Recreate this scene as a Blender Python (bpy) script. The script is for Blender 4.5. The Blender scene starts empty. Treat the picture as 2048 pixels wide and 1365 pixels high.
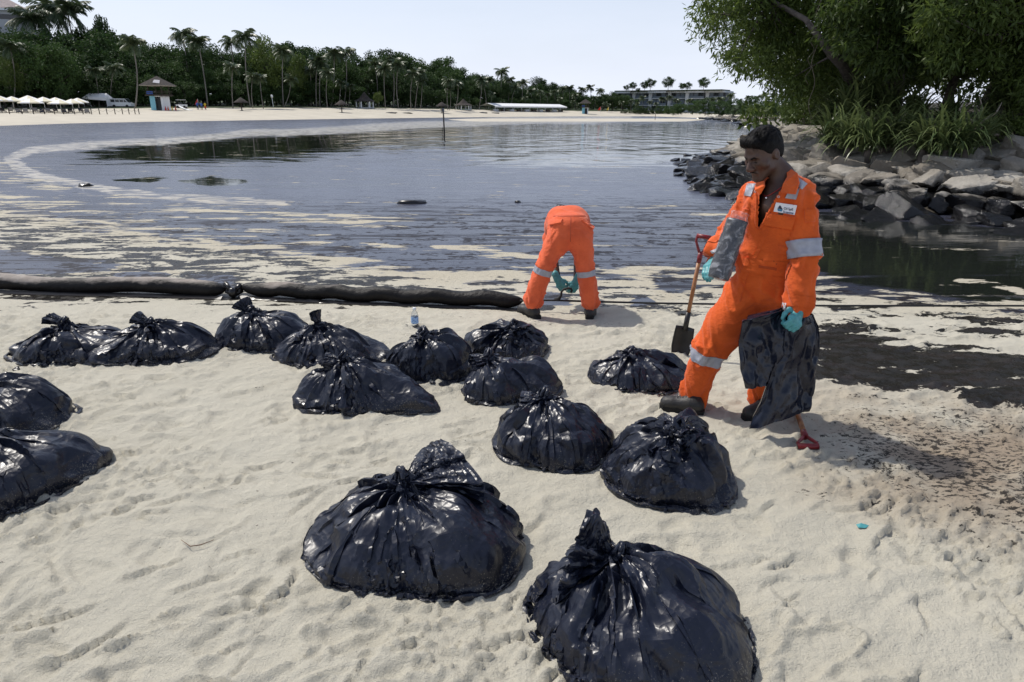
import bpy, bmesh, math, random, time
import numpy as np
from mathutils import Vector, Matrix
T0 = time.time()
scene = bpy.context.scene
COL = scene.collection
# ------------------------------------------------------------------ camera
FPX, PITCH, ROLL, EYE = 1365.0, math.radians(18.64), math.radians(0.3), 1.74
cam_d = bpy.data.cameras.new("camera"); cam = bpy.data.objects.new("camera", cam_d)
COL.objects.link(cam); scene.camera = cam
cam_d.sensor_width = 36.0; cam_d.lens = 36.0 * FPX / 2048.0
cam_d.clip_start = 0.05; cam_d.clip_end = 6000
CF = np.array([0, math.cos(PITCH), -math.sin(PITCH)])
CU0 = np.array([0, math.sin(PITCH), math.cos(PITCH)]); CR0 = np.array([1.0, 0, 0])
CU = CU0 * math.cos(ROLL) + CR0 * math.sin(ROLL) * -1
CR = CR0 * math.cos(ROLL) + CU0 * math.sin(ROLL)
CP = np.array([0, 0, EYE])
cam.matrix_world = Matrix([[CR[i], CU[i], -CF[i], CP[i]] for i in range(3)] + [[0, 0, 0, 1]])
# ------------------------------------------------------------------ sky, sun, exposure
SUN_TO = np.array([0.80, -0.60]); SUN_EL = math.radians(55)
world = bpy.data.worlds.new("World"); scene.world = world; world.use_nodes = True
nt = world.node_tree; nt.nodes.clear()
wo = nt.nodes.new("ShaderNodeOutputWorld"); bg = nt.nodes.new("ShaderNodeBackground")
sky = nt.nodes.new("ShaderNodeTexSky"); sky.sky_type = 'NISHITA'; sky.sun_disc = False
sky.sun_elevation = SUN_EL
sky.sun_rotation = math.atan2(-SUN_TO[0], -SUN_TO[1])
sky.air_density = 1.0; sky.dust_density = 2.0; sky.ozone_density = 3.0; sky.altitude = 0
# bright haze: whiter towards the horizon, thin high cloud above
def wmath(op, a, b=None):
    n = nt.nodes.new("ShaderNodeMath"); n.operation = op; n.use_clamp = (op == 'MINIMUM')
    for k_, v_ in enumerate((a, b)):
        if v_ is None: continue
        if isinstance(v_, (int, float)): n.inputs[k_].default_value = v_
        else: nt.links.new(v_, n.inputs[k_])
    return n.outputs[0]
tcw = nt.nodes.new("ShaderNodeTexCoord"); mpw = nt.nodes.new("ShaderNodeMapping"); mpw.inputs['Scale'].default_value = (1.5, 1.5, 6.0)
ncl = nt.nodes.new("ShaderNodeTexNoise"); ncl.inputs['Scale'].default_value = 1.6; ncl.inputs['Detail'].default_value = 7; ncl.inputs['Roughness'].default_value = 0.55
sep = nt.nodes.new("ShaderNodeSeparateXYZ"); mxw = nt.nodes.new("ShaderNodeMix"); mxw.data_type = 'RGBA'
mxw.inputs[7].default_value = (7.6, 8.1, 9.4, 1)
nt.links.new(tcw.outputs['Generated'], mpw.inputs[0]); nt.links.new(mpw.outputs[0], ncl.inputs['Vector']); nt.links.new(tcw.outputs['Generated'], sep.inputs[0])
up_ = wmath('MAXIMUM', sep.outputs[2], 0.0); inv = wmath('SUBTRACT', 1.0, up_)
haze_f = wmath('ADD', wmath('MULTIPLY', wmath('POWER', inv, 3.4), 0.86), wmath('ADD', 0.09, wmath('MULTIPLY', wmath('SUBTRACT', ncl.outputs[0], 0.35), 0.35)))
nt.links.new(wmath('MINIMUM', haze_f, 0.96), mxw.inputs[0])
nt.links.new(sky.outputs[0], mxw.inputs[6]); nt.links.new(mxw.outputs[2], bg.inputs[0])
bg.inputs[1].default_value = 0.10
nt.links.new(bg.outputs[0], wo.inputs[0])
sun_d = bpy.data.lights.new("sun", 'SUN'); sun_d.energy = 3.1; sun_d.angle = math.radians(1.6); sun_d.color = (1.0, 0.95, 0.87)
sun = bpy.data.objects.new("sun", sun_d); COL.objects.link(sun)
sd = Vector((SUN_TO[0] * math.cos(SUN_EL), SUN_TO[1] * math.cos(SUN_EL), -math.sin(SUN_EL)))
sun.rotation_euler = sd.to_track_quat('-Z', 'Y').to_euler(); sun.location = (-30, 20, 60)
vs = scene.view_settings; vs.view_transform = 'Standard'; vs.look = 'None'; vs.exposure = 0.25; vs.gamma = 1.0; vs.use_curve_mapping = False
scene.display_settings.display_device = 'sRGB'
scene.render.engine = 'CYCLES'; cy = scene.cycles
cy.use_denoising = True; cy.max_bounces = 6; cy.diffuse_bounces = 3; cy.glossy_bounces = 3; cy.transmission_bounces = 6; cy.transparent_max_bounces = 12
cy.caustics_reflective = False; cy.caustics_refractive = False
cy.sample_clamp_indirect = 6.0
# ------------------------------------------------------------------ helpers
def ray(x, y):
    d = CF + CR * ((x - 1024) / FPX) + CU * ((682.5 - y) / FPX)
    return d
def pix(x, y, z=0.0):                       # point of the horizontal plane z seen at photo pixel (x, y)
    d = ray(x, y); t = (z - EYE) / d[2]
    return CP + d * t
def pixd(x, y, Y):                          # point seen at photo pixel (x, y) at world distance Y
    d = ray(x, y); return CP + d * (Y / d[1])
def proj(P):                                # world -> photo pixel, arrays (n,3)
    q = np.asarray(P) - CP
    dz = q @ CF
    return 1024 + FPX * (q @ CR) / dz, 682.5 - FPX * (q @ CU) / dz
def mesh_obj(name, verts, faces, mat=None, parent=None, smooth=False):
    me = bpy.data.meshes.new(name)
    verts = np.asarray(verts, dtype=np.float32)
    if isinstance(faces, np.ndarray):
        n, k = faces.shape
        me.vertices.add(len(verts)); me.vertices.foreach_set("co", verts.ravel())
        me.loops.add(n * k); me.loops.foreach_set("vertex_index", faces.astype(np.int32).ravel())
        me.polygons.add(n); me.polygons.foreach_set("loop_start", np.arange(0, n * k, k, dtype=np.int32))
        me.update(calc_edges=True); me.validate()
    else:
        me.from_pydata([tuple(v) for v in verts.tolist()], [], faces); me.update()
    if mat is not None: me.materials.append(mat)
    if smooth: me.polygons.foreach_set("use_smooth", [True] * len(me.polygons))
    o = bpy.data.objects.new(name, me); COL.objects.link(o)
    if parent is not None: o.parent = parent
    return o
def empty(name, loc=(0, 0, 0), rz=0.0):
    o = bpy.data.objects.new(name, None); COL.objects.link(o)
    o.location = tuple(float(c) for c in loc); o.rotation_euler = (0, 0, rz); o.empty_display_size = 0.1
    return o
def tag(o, label=None, cat=None, group=None, kind=None):
    if label: o["label"] = label
    if cat: o["category"] = cat
    if group: o["group"] = group
    if kind: o["kind"] = kind
    return o
def copy_tree(o, parent=None):
    c = o.copy(); COL.objects.link(c); c.parent = parent
    for ch in o.children: copy_tree(ch, c)
    return c
class MB:                                   # collects simple shapes into one mesh
    def __init__(s): s.v = []; s.f = []
    def add(s, v, f):
        b = len(s.v); s.v += [tuple(float(c) for c in q) for q in v]; s.f += [tuple(i + b for i in q) for q in f]; return s
    def box(s, c, size, rz=0.0, taper=1.0):
        cx, cy_, cz = c; hx, hy, hz = size[0] / 2, size[1] / 2, size[2] / 2
        co, si = math.cos(rz), math.sin(rz); v = []
        for z in (-1, 1):
            k = taper if z > 0 else 1.0
            for a, b in ((-1, -1), (1, -1), (1, 1), (-1, 1)):
                x, y = a * hx * k, b * hy * k
                v.append((cx + x * co - y * si, cy_ + x * si + y * co, cz + z * hz))
        return s.add(v, [(3, 2, 1, 0), (4, 5, 6, 7), (0, 1, 5, 4), (1, 2, 6, 5), (2, 3, 7, 6), (3, 0, 4, 7)])
    def tube(s, pts, r, n=8, caps=True):
        pts = [np.asarray(p, float) for p in pts]; m = len(pts)
        r = [r] * m if np.isscalar(r) else list(r)
        up = np.array([0.0, 0, 1]); v = []; prev = None
        for i in range(m):
            t = pts[min(i + 1, m - 1)] - pts[max(i - 1, 0)]; t = t / (np.linalg.norm(t) + 1e-9)
            if prev is None:
                a = np.cross(t, up)
                if np.linalg.norm(a) < 1e-3: a = np.cross(t, np.array([1.0, 0, 0]))
            else: a = prev - t * (prev @ t)
            a = a / (np.linalg.norm(a) + 1e-9); b = np.cross(t, a); prev = a
            for k in range(n):
                th = 2 * math.pi * k / n
                v.append(pts[i] + r[i] * (a * math.cos(th) + b * math.sin(th)))
        f = [(i * n + k, i * n + (k + 1) % n, (i + 1) * n + (k + 1) % n, (i + 1) * n + k) for i in range(m - 1) for k in range(n)]
        if caps: f += [tuple(range(n - 1, -1, -1)), tuple((m - 1) * n + k for k in range(n))]
        return s.add(v, f)
    def lathe(s, prof, c=(0, 0, 0), n=16):
        v = []; m = len(prof)
        for (r, z) in prof:
            for k in range(n):
                th = 2 * math.pi * k / n; v.append((c[0] + r * math.cos(th), c[1] + r * math.sin(th), c[2] + z))
        f = [(i * n + k, i * n + (k + 1) % n, (i + 1) * n + (k + 1) % n, (i + 1) * n + k) for i in range(m - 1) for k in range(n)]
        f += [tuple(range(n - 1, -1, -1)), tuple((m - 1) * n + k for k in range(n))]
        return s.add(v, f)
    def build(s, name, mat, parent=None, smooth=False):
        return mesh_obj(name, s.v, s.f, mat, parent, smooth)
# value-noise tools (numpy) -------------------------------------------------
def _h(ix, iy, iz, seed):
    with np.errstate(over='ignore'):
        h = (ix.astype(np.int64) * 374761393 + iy.astype(np.int64) * 668265263 + iz.astype(np.int64) * 2147483647 + seed * 1274126177) & 0xffffffff
        h = ((h ^ (h >> 13)) * 1274126177) & 0xffffffff
        h = ((h ^ (h >> 16)) * 2246822519) & 0xffffffff
    return ((h ^ (h >> 15)) & 0xffffff) / float(0xffffff)
def noise2(x, y, seed=0):
    x = np.asarray(x, float); y = np.asarray(y, float)
    ix, iy = np.floor(x), np.floor(y); fx, fy = x - ix, y - iy
    fx = fx * fx * fx * (fx * (fx * 6 - 15) + 10); fy = fy * fy * fy * (fy * (fy * 6 - 15) + 10)
    ix = ix.astype(np.int64); iy = iy.astype(np.int64); z = np.zeros_like(ix)
    a = _h(ix, iy, z, seed); b = _h(ix + 1, iy, z, seed); c = _h(ix, iy + 1, z, seed); d = _h(ix + 1, iy + 1, z, seed)
    return (a * (1 - fx) + b * fx) * (1 - fy) + (c * (1 - fx) + d * fx) * fy
def fbm2(x, y, seed=0, oct=4, rough=0.5):
    s = 0; a = 1; n = 0
    for o in range(oct):
        s = s + a * noise2(x, y, seed + o * 17); n += a; a *= rough
        x, y = x * 1.93 + y * 0.53 + 3.1, y * 1.93 - x * 0.53 + 7.7
    return s / n
def noise3(x, y, z, seed=0):
    x = np.asarray(x, float); y = np.asarray(y, float); z = np.asarray(z, float)
    ix, iy, iz = np.floor(x), np.floor(y), np.floor(z); fx, fy, fz = x - ix, y - iy, z - iz
    fx = fx * fx * (3 - 2 * fx); fy = fy * fy * (3 - 2 * fy); fz = fz * fz * (3 - 2 * fz)
    ix = ix.astype(np.int64); iy = iy.astype(np.int64); iz = iz.astype(np.int64); r = 0
    for dx in (0, 1):
        wx = fx if dx else 1 - fx
        for dy in (0, 1):
            wy = fy if dy else 1 - fy
            for dz in (0, 1):
                r = r + wx * wy * (fz if dz else 1 - fz) * _h(ix + dx, iy + dy, iz + dz, seed)
    return r
def smooth01(a, b, x):
    t = np.clip((x - a) / (b - a), 0, 1); return t * t * (3 - 2 * t)
# material tools --------------------------------------------------------------
def mat_new(name):
    m = bpy.data.materials.new(name); m.use_nodes = True
    n = m.node_tree.nodes; b = n.get("Principled BSDF")
    return m, m.node_tree, b
def N(t, kind, **kw):
    n = t.nodes.new(kind)
    for k, v in kw.items():
        if k in n.inputs.keys(): n.inputs[k].default_value = v
        else: setattr(n, k, v)
    return n
def L(t, a, b): t.links.new(a, b)
def simple(name, col, rough=0.7, spec=0.5, metal=0.0, var=0.15, scale=6.0, bump=0.0, bscale=40.0, dark=None, coat=0.0):
    """plain paint/wood/cloth with a little noise in tone and relief"""
    m, t, b = mat_new(name)
    b.inputs['Roughness'].default_value = rough; b.inputs['Metallic'].default_value = metal
    b.inputs['Specular IOR Level'].default_value = spec
    if coat: b.inputs['Coat Weight'].default_value = coat
    tc = N(t, "ShaderNodeTexCoord"); no = N(t, "ShaderNodeTexNoise", Scale=scale, Detail=5.0)
    L(t, tc.outputs['Object'], no.inputs['Vector'])
    mx = N(t, "ShaderNodeMix", data_type='RGBA')
    d = dark if dark else tuple(c * (1 - var * 2) for c in col)
    mx.inputs[6].default_value = (*d, 1); mx.inputs[7].default_value = (*[min(c * (1 + var), 1) for c in col], 1)
    rr = N(t, "ShaderNodeMapRange"); rr.inputs[1].default_value = 0.3; rr.inputs[2].default_value = 0.7
    L(t, no.outputs[0], rr.inputs[0]); L(t, rr.outputs[0], mx.inputs[0]); L(t, mx.outputs[2], b.inputs['Base Color'])
    if bump:
        n2 = N(t, "ShaderNodeTexNoise", Scale=bscale, Detail=4.0); bp = N(t, "ShaderNodeBump", Strength=bump, Distance=0.01)
        L(t, tc.outputs['Object'], n2.inputs['Vector']); L(t, n2.outputs[0], bp.inputs['Height']); L(t, bp.outputs[0], b.inputs['Normal'])
    return m
# ------------------------------------------------------------------ ground: beach, sea, far shore
SEA_Z = -0.055
def seg_dist(px, py, poly, closed=True):
    d = np.full(px.shape, 1e9); n = len(poly)
    for i in range(n if closed else n - 1):
        ax, ay = poly[i]; bx, by = poly[(i + 1) % n]; vx, vy = bx - ax, by - ay
        t = np.clip(((px - ax) * vx + (py - ay) * vy) / (vx * vx + vy * vy + 1e-9), 0, 1)
        d = np.minimum(d, np.hypot(px - ax - t * vx, py - ay - t * vy))
    return d
def inside(px, py, poly):
    c = np.zeros(px.shape, bool); n = len(poly)
    for i in range(n):
        ax, ay = poly[i]; bx, by = poly[(i + 1) % n]
        if ay == by: continue
        c ^= ((ay > py) != (by > py)) & (px < (bx - ax) * (py - ay) / (by - ay) + ax)
    return c
YS = 3.0
def area(px, py, poly, soft):
    """1 inside the outline, 0 outside, softened over `soft`; outlines are given as seen in the photograph and laid on the ground"""
    q = [(a, b * YS) for a, b in poly]; d = seg_dist(px, py * YS, q); d = np.where(inside(px, py * YS, q), d, -d)
    return np.clip(0.5 + d / (2 * soft), 0, 1)
def line(px, py, pts, wid, ys=YS):
    d = seg_dist(px, py * ys, [(a, b * ys) for a, b in pts], False); return np.clip(1 - d / wid, 0, 1)
FB = [(-3000, 300), (-600, 385), (0, 412), (170, 445), (307, 466), (500, 488), (640, 505), (720, 525), (870, 546), (1040, 541), (1200, 552), (1400, 562), (1640, 580), (1870, 600), (2048, 612), (2700, 650), (5000, 760)]
BOOM_PX = [(-700, 520), (0, 568), (200, 574), (400, 580), (470, 583), (480, 582), (700, 592), (900, 598), (1045, 603)]
def masks(P):
    x, y = proj(P); x = np.clip(x, -2900, 4900)
    fb = np.interp(x, [p[0] for p in FB], [p[1] for p in FB])
    film = np.clip(0.5 + (fb - y) * YS / 300.0, 0, 1)
    for poly, s, k in (([(-300, 490), (0, 503), (60, 505), (130, 515), (245, 530), (230, 541), (150, 549), (0, 552), (-300, 545)], 24, 0.95),
                       ([(225, 545), (330, 540), (365, 546), (300, 558), (230, 556)], 16, 0.8), ([(380, 548), (470, 552), (472, 585), (400, 570)], 18, 0.85),
                       ([(1085, 582), (1135, 585), (1140, 612), (1080, 610)], 16, 0.85), ([(1262, 590), (1305, 592), (1310, 612), (1265, 612)], 14, 0.8),
                       ([(1280, 555), (1400, 552), (1420, 590), (1330, 600)], 25, 0.7)):
        film = np.maximum(film, k * area(x, y, poly, s))
    scum = np.zeros_like(film)
    for pts, w, k in (([(230, 417), (420, 424), (560, 434), (720, 445)], 48, 0.52), ([(-200, 395), (0, 398), (100, 410), (220, 420)], 40, 0.55),
                      ([(150, 388), (420, 402), (700, 408)], 14, 0.45), ([(880, 496), (960, 500), (1060, 514), (1110, 516)], 20, 0.62), ([(700, 433), (780, 440)], 16, 0.5),
                      ([(1390, 428), (1440, 430), (1490, 441)], 22, 0.6), ([(1060, 466), (1130, 461)], 10, 0.42), ([(1200, 500), (1300, 512)], 14, 0.36), ([(640, 470), (760, 490), (840, 505)], 16, 0.4),
                      ([(-300, 330), (10, 335), (30, 360), (120, 380)], 40, 0.42), ([(1560, 420), (1420, 413), (1240, 416)], 7, 0.5), ([(700, 405), (830, 406), (960, 405)], 6, 0.4),
                      ([(1925, 562), (1990, 568), (2048, 585), (2150, 600)], 22, 0.72), ([(500, 455), (620, 470)], 14, 0.35)):
        scum = np.maximum(scum, 0.9 * k * np.minimum(1, line(x, y, pts, w * 1.25) * 1.6))
    oil = np.zeros_like(film)
    sandzone = smooth01(-20, 30, y - fb) * (1 - smooth01(590, 640, y))
    oil = np.maximum(oil, sandzone * np.interp(x, [-500, 0, 500, 900, 1050, 1400, 1640, 2048, 3000], [0.62, 0.60, 0.55, 0.46, 0.42, 0.48, 0.42, 0.42, 0.42]))
    oil = np.maximum(oil, 0.47 * area(x, y, [(1640, 590), (2048, 610), (2600, 640), (2600, 720), (2048, 705), (1900, 660), (1640, 640)], 30))
    pool = area(x, y, [(1600, 655), (1700, 646), (1745, 662), (1800, 684), (1870, 688), (1960, 706), (2048, 728), (2300, 775), (2300, 860), (2048, 806), (1950, 800), (1860, 778), (1780, 786), (1700, 770), (1640, 752), (1600, 730)], 110)
    oil = np.maximum(oil, 0.86 * np.minimum(1, pool * 1.25))
    oil = np.maximum(oil, 0.92 * np.minimum(1, 1.8 * line(x, y + 0 * x, [(a, b + 12) for a, b in BOOM_PX] + [(1090, 612)], 36)))
    oil = np.maximum(oil, 0.55 * line(x, y, [(1090, 612), (1200, 608), (1330, 618), (1420, 640), (1640, 660)], 40))
    speck = 0.9 * area(x, y, [(1640, 770), (1850, 790), (2200, 830), (2300, 1180), (2048, 1110), (1900, 1065), (1720, 1010), (1620, 930), (1590, 860)], 120)
    speck = np.maximum(speck, 0.8 * np.minimum(1, 1.5 * line(x, y, [(1620, 985), (1740, 1010), (1850, 1040), (2048, 1090), (2300, 1150)], 60)))
    speck = np.maximum(speck, 0.75 * line(x, y, [(880, 632), (1240, 650), (1330, 690), (1480, 720)], 50))
    stain = area(x, y, [(1660, 800), (1900, 800), (2200, 850), (2200, 1130), (2048, 1080), (1850, 1030), (1680, 980)], 160)
    wob = 5 * (noise2(x * 0.012, y * 0.03, 61) - 0.5) * 2; foam = np.minimum(1, 1.5 * line(x, y + wob * 0.6, [(1250, 238), (1000, 244), (820, 252), (600, 262), (430, 273), (300, 283), (150, 292), (60, 302), (22, 318), (45, 340), (75, 352), (170, 374), (260, 388), (400, 400), (560, 408)], 22, 2.0))
    # calm mirror inside the bay, ripples farther out, dull film near the shore
    mirror = area(x, y, [(175, 322), (190, 300), (330, 282), (520, 268), (760, 255), (1000, 246), (1500, 246), (1560, 300), (1300, 330), (1000, 330), (900, 300), (760, 300), (620, 315), (470, 325), (300, 328)], 60)
    mirror = np.maximum(mirror, area(x, y, [(1600, 420), (2048, 455), (2600, 500), (2600, 640), (2048, 606), (1870, 596), (1640, 570)], 40))
    mirror = np.maximum(mirror, 0.9 * area(x, y, [(355, 362), (420, 352), (505, 360), (470, 372), (420, 376)], 10)); mirror = np.maximum(mirror, 0.8 * area(x, y, [(225, 362), (300, 352), (345, 356), (300, 366)], 9))
    wave = area(x, y, [(780, 262), (1000, 246), (2100, 240), (2100, 330), (1340, 325), (1100, 330), (900, 345), (760, 330), (700, 290)], 60)
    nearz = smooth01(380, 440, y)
    return dict(film=film, scum=scum, oil=oil, speck=speck, stain=stain, foam=foam, mirror=mirror, wave=wave, nearz=nearz)
def put_attrs(o, P):
    for k, v in masks(P).items():
        a = o.data.attributes.new(k, 'FLOAT', 'POINT'); a.data.foreach_set("value", np.asarray(v, np.float32))
def fan(us, ys):
    """grid of ground points spreading away from the photographer"""
    u, y = np.meshgrid(us, ys); return np.stack([u * (y + 0.5), y], -1)
def fan_faces(r, c):
    i, j = np.meshgrid(np.arange(r - 1), np.arange(c - 1), indexing='ij')
    return np.stack([i * c + j, i * c + j + 1, (i + 1) * c + j + 1, (i + 1) * c + j], -1).reshape(-1, 4)
def ground_z(x, y):
    x = np.asarray(x, float); y = np.asarray(y, float)
    z = -0.045 * smooth01(5.0, 6.7, y) - 0.22 * smooth01(6.7, 8.2, y)
    z = z + 0.02 * (fbm2(x * 0.9 + 3, y * 0.9, 5, 2) - 0.5) * (1 - smooth01(5.6, 6.5, y))
    return z
_rng = random.Random(7)
FEET = []
for _ in range(420):
    y_ = 0.9 + 5.2 * _rng.random() ** 0.8; x_ = _rng.uniform(-0.95, 0.95) * (y_ + 0.9)
    if x_ > 0.45 * y_ + 0.6 and y_ < 4: 
        if _rng.random() < 0.6: continue
    FEET.append((x_, y_, _rng.uniform(0, 6.28), _rng.uniform(0.5, 1.0), _rng.random()))
def footprint_height(X, Y):
    H = np.zeros_like(X)
    for (fx, fy, an, k, w) in FEET:
        m_ = (np.abs(X - fx) < 0.32) & (np.abs(Y - fy) < 0.32)
        if not m_.any(): continue
        dx, dy = X[m_] - fx, Y[m_] - fy; c, s = math.cos(an), math.sin(an)
        a, b = (dx * c + dy * s) / 0.145, (-dx * s + dy * c) / 0.06
        b = b * (1 + 0.25 * np.sin(a * 2.2))
        r = np.sqrt(a * a + b * b)
        dent = -0.017 * k * (1 - smooth01(0.75, 1.08, r)) * (0.75 + 0.5 * (a * (1 if w > .5 else -1)).clip(-1, 1) * 0.8) + 0.010 * k * np.exp(-((r - 1.22) / 0.2) ** 2) * (0.5 + 0.5 * np.sin(np.arctan2(b, a) * 2 + w * 6))
        H[m_] += dent
    return H
STROKES = []
for _ in range(460):
    y_ = 0.9 + 5.0 * _rng.random() ** 0.75; x_ = _rng.uniform(-0.95, 0.95) * (y_ + 0.9); STROKES.append((x_, y_, 0.55 + _rng.gauss(0, 0.45), _rng.uniform(0.05, 0.17), _rng.uniform(0.012, 0.03), _rng.uniform(0.006, 0.016), _rng.uniform(-3, 3)))
def stroke_height(X, Y):
    H = np.zeros_like(X)
    for (fx, fy, an, ln, w, a, bend) in STROKES:
        r0 = np.searchsorted(Y[:, 0], fy - 0.24); r1 = np.searchsorted(Y[:, 0], fy + 0.24)
        Xs, Ys = X[r0:r1], Y[r0:r1]; c, s = math.cos(an), math.sin(an); dx, dy = Xs - fx, Ys - fy; u = dx * c + dy * s; v = -dx * s + dy * c + bend * u * u
        m_ = (np.abs(u) < ln * 1.3) & (np.abs(v) < 0.12)
        e = np.exp(-(np.abs(u) / ln) ** 4); H[r0:r1] += np.where(m_, a * e * (np.exp(-(np.maximum(v, 0) / (w * 2.4)) ** 2) * (v > 0) - 0.9 * np.exp(-(np.minimum(v, 0) / w) ** 2) * (v <= 0)), 0)
    return H
def detail_z(x, y):
    c, s = math.cos(0.45), math.sin(0.45); a, b = x * c + y * s, -x * s + y * c
    n1 = fbm2(a * 2.6, b * 6.5, 11, 4, 0.55); n2 = fbm2(a * 7, b * 13, 23, 3, 0.6)
    rid = 1 - np.abs(fbm2(a * 3.4 + 5, b * 8 + 2, 31, 3) * 2 - 1)
    z = 0.030 * (n1 - 0.5) + 0.012 * (n2 - 0.5) + 0.022 * np.clip(rid - 0.82, 0, 1) / 0.18 * (fbm2(x * 1.2, y * 1.2, 51, 2) > 0.45)
    z = z + 0.006 * (fbm2(x * 30, y * 30, 77, 3, 0.6) - 0.5)
    # small crumbs of disturbed sand
    cr = fbm2(x * 26, y * 26, 91, 2); patch = smooth01(0.55, 0.7, fbm2(x * 1.6 + 9, y * 1.6, 95, 2))
    z = z + patch * 0.020 * smooth01(0.58, 0.75, cr)
    return z
def shore_material():
    m, t, b = mat_new("oiled_sand_and_water")
    geo = N(t, "ShaderNodeNewGeometry"); out = t.nodes.get("Material Output")
    def at(nm): return N(t, "ShaderNodeAttribute", attribute_name=nm).outputs['Fac']
    def math_(op, a, b_=None, c=None, clamp=False):
        n = N(t, "ShaderNodeMath", operation=op, use_clamp=clamp)
        for i, v in enumerate((a, b_, c)):
            if v is None: continue
            if isinstance(v, (int, float)): n.inputs[i].default_value = v
            else: L(t, v, n.inputs[i])
        return n.outputs[0]
    def mapped(rot, sc):
        mp = N(t, "ShaderNodeMapping"); mp.inputs['Rotation'].default_value = (0, 0, rot); mp.inputs['Scale'].default_value = sc
        L(t, geo.outputs['Position'], mp.inputs[0]); return mp.outputs[0]
    def noise(vec, scale, det=6.0, rough=0.55, dist=0.0):
        n = N(t, "ShaderNodeTexNoise", Scale=scale, Detail=det, Roughness=rough, Distortion=dist); L(t, vec, n.inputs['Vector']); return n.outputs[0]
    def step(v, lo, hi):
        r = N(t, "ShaderNodeMapRange"); r.interpolation_type = 'SMOOTHSTEP'; r.inputs[1].default_value = lo; r.inputs[2].default_value = hi; L(t, v, r.inputs[0]); return r.outputs[0]
    def mix(f, a, c):
        n = N(t, "ShaderNodeMix", data_type='RGBA')
        for i, v in ((0, f), (6, a), (7, c)):
            if isinstance(v, (int, float)): n.inputs[i].default_value = v
            elif isinstance(v, tuple): n.inputs[i].default_value = (*v, 1)
            else: L(t, v, n.inputs[i])
        return n.outputs[2]
    def mixf(f, a, c):
        n = N(t, "ShaderNodeMix", data_type='FLOAT')
        for i, v in ((0, f), (2, a), (3, c)):
            if isinstance(v, (int, float)): n.inputs[i].default_value = v
            else: L(t, v, n.inputs[i])
        return n.outputs[0]
    al = mapped(0.42, (0.55, 1.7, 1)); iso = mapped(0, (1, 1, 1)); al2 = mapped(0.2, (0.28, 2.2, 1))
    nA = noise(al, 1.3, 9, 0.62, 0.7); nB = noise(al, 2.4, 8, 0.66, 0.4); nC = noise(iso, 9.0, 5, 0.65); nF = noise(al2, 1.1, 9, 0.62, 0.5)
    # film of oily water against bare sand
    film0 = math_('ADD', at('film'), math_('ADD', math_('MULTIPLY', math_('SUBTRACT', nA, 0.5), 1.9), math_('MULTIPLY', math_('SUBTRACT', nB, 0.5), 1.3)))
    scum0 = math_('ADD', at('scum'), math_('ADD', math_('MULTIPLY', math_('SUBTRACT', nF, 0.5), 2.6), math_('MULTIPLY', math_('SUBTRACT', nB, 0.5), 2.2)))
    film = math_('MULTIPLY', step(film0, 0.45, 0.55), math_('SUBTRACT', 1.0, step(scum0, 0.47, 0.60)))
    foamn = math_('MULTIPLY', step(math_('ADD', at('foam'), math_('MULTIPLY', math_('SUBTRACT', nA, 0.5), 2.2)), 0.42, 0.75), step(nB, 0.42, 0.56))
    # dark oil
    oil0 = math_('ADD', at('oil'), math_('ADD', math_('MULTIPLY', math_('SUBTRACT', nB, 0.5), 2.6), math_('MULTIPLY', math_('SUBTRACT', nC, 0.5), 0.9)))
    oil = step(oil0, 0.5, 0.56)
    nS = noise(mapped(0.3, (0.75, 1.4, 1)), 30.0, 4, 0.72); nS2 = noise(iso, 1.4, 4, 0.6)
    spk0 = math_('ADD', math_('MULTIPLY', at('speck'), 0.27), math_('ADD', math_('MULTIPLY', math_('SUBTRACT', nS2, 0.5), 0.3), nS))
    speck = math_('MULTIPLY', step(spk0, 0.76, 0.83), step(at('speck'), 0.02, 0.25))
    # sand colour
    g1 = noise(iso, 260.0, 2, 0.7); g2 = noise(iso, 2.2, 5, 0.6); g3 = noise(iso, 38.0, 4, 0.6)
    sand = mix(g2, (0.48, 0.448, 0.362), (0.565, 0.535, 0.445)); sand = mix(math_('MULTIPLY', step(g1, 0.56, 0.76), 0.55), sand, (0.25, 0.215, 0.165)); sand = mix(math_('MULTIPLY', step(g3, 0.6, 0.8), 0.18), sand, (0.33, 0.28, 0.21))
    st = math_('MULTIPLY', at('stain'), step(noise(iso, 1.7, 6, 0.6), 0.28, 0.58)); sand = mix(math_('MULTIPLY', st, 0.8), sand, (0.27, 0.20, 0.135))
    crumb = math_('MULTIPLY', step(noise(iso, 42.0, 2, 0.5), 0.735, 0.765), step(noise(iso, 1.1, 3, 0.6), 0.45, 0.6)); sand = mix(math_('MULTIPLY', crumb, 0.75), sand, (0.07, 0.055, 0.042))
    wet = math_('MULTIPLY', step(at('film'), 0.05, 0.45), 0.5); sand = mix(wet, sand, (0.44, 0.385, 0.28))
    oilcol = mix(step(noise(al, 5.0, 5, 0.6), 0.40, 0.75), (0.003, 0.0028, 0.0032), (0.016, 0.012, 0.013))
    lim = math_('MAXIMUM', math_('MULTIPLY', oil, 0.97), math_('MULTIPLY', speck, 0.9))
    sb = b; L(t, mix(lim, sand, oilcol), sb.inputs['Base Color']); L(t, mixf(oil, 0.92, mixf(step(nC, 0.45, 0.62), 0.16, 0.5)), sb.inputs['Roughness']); L(t, mixf(oil, 0.35, mixf(step(nC, 0.45, 0.62), 0.03, 0.20)), sb.inputs['Specular IOR Level'])
    # relief of the grains, and of the clotted oil
    bs = N(t, "ShaderNodeBump", Strength=0.9, Distance=0.010); L(t, noise(iso, 130.0, 4, 0.75), bs.inputs['Height'])
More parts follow.
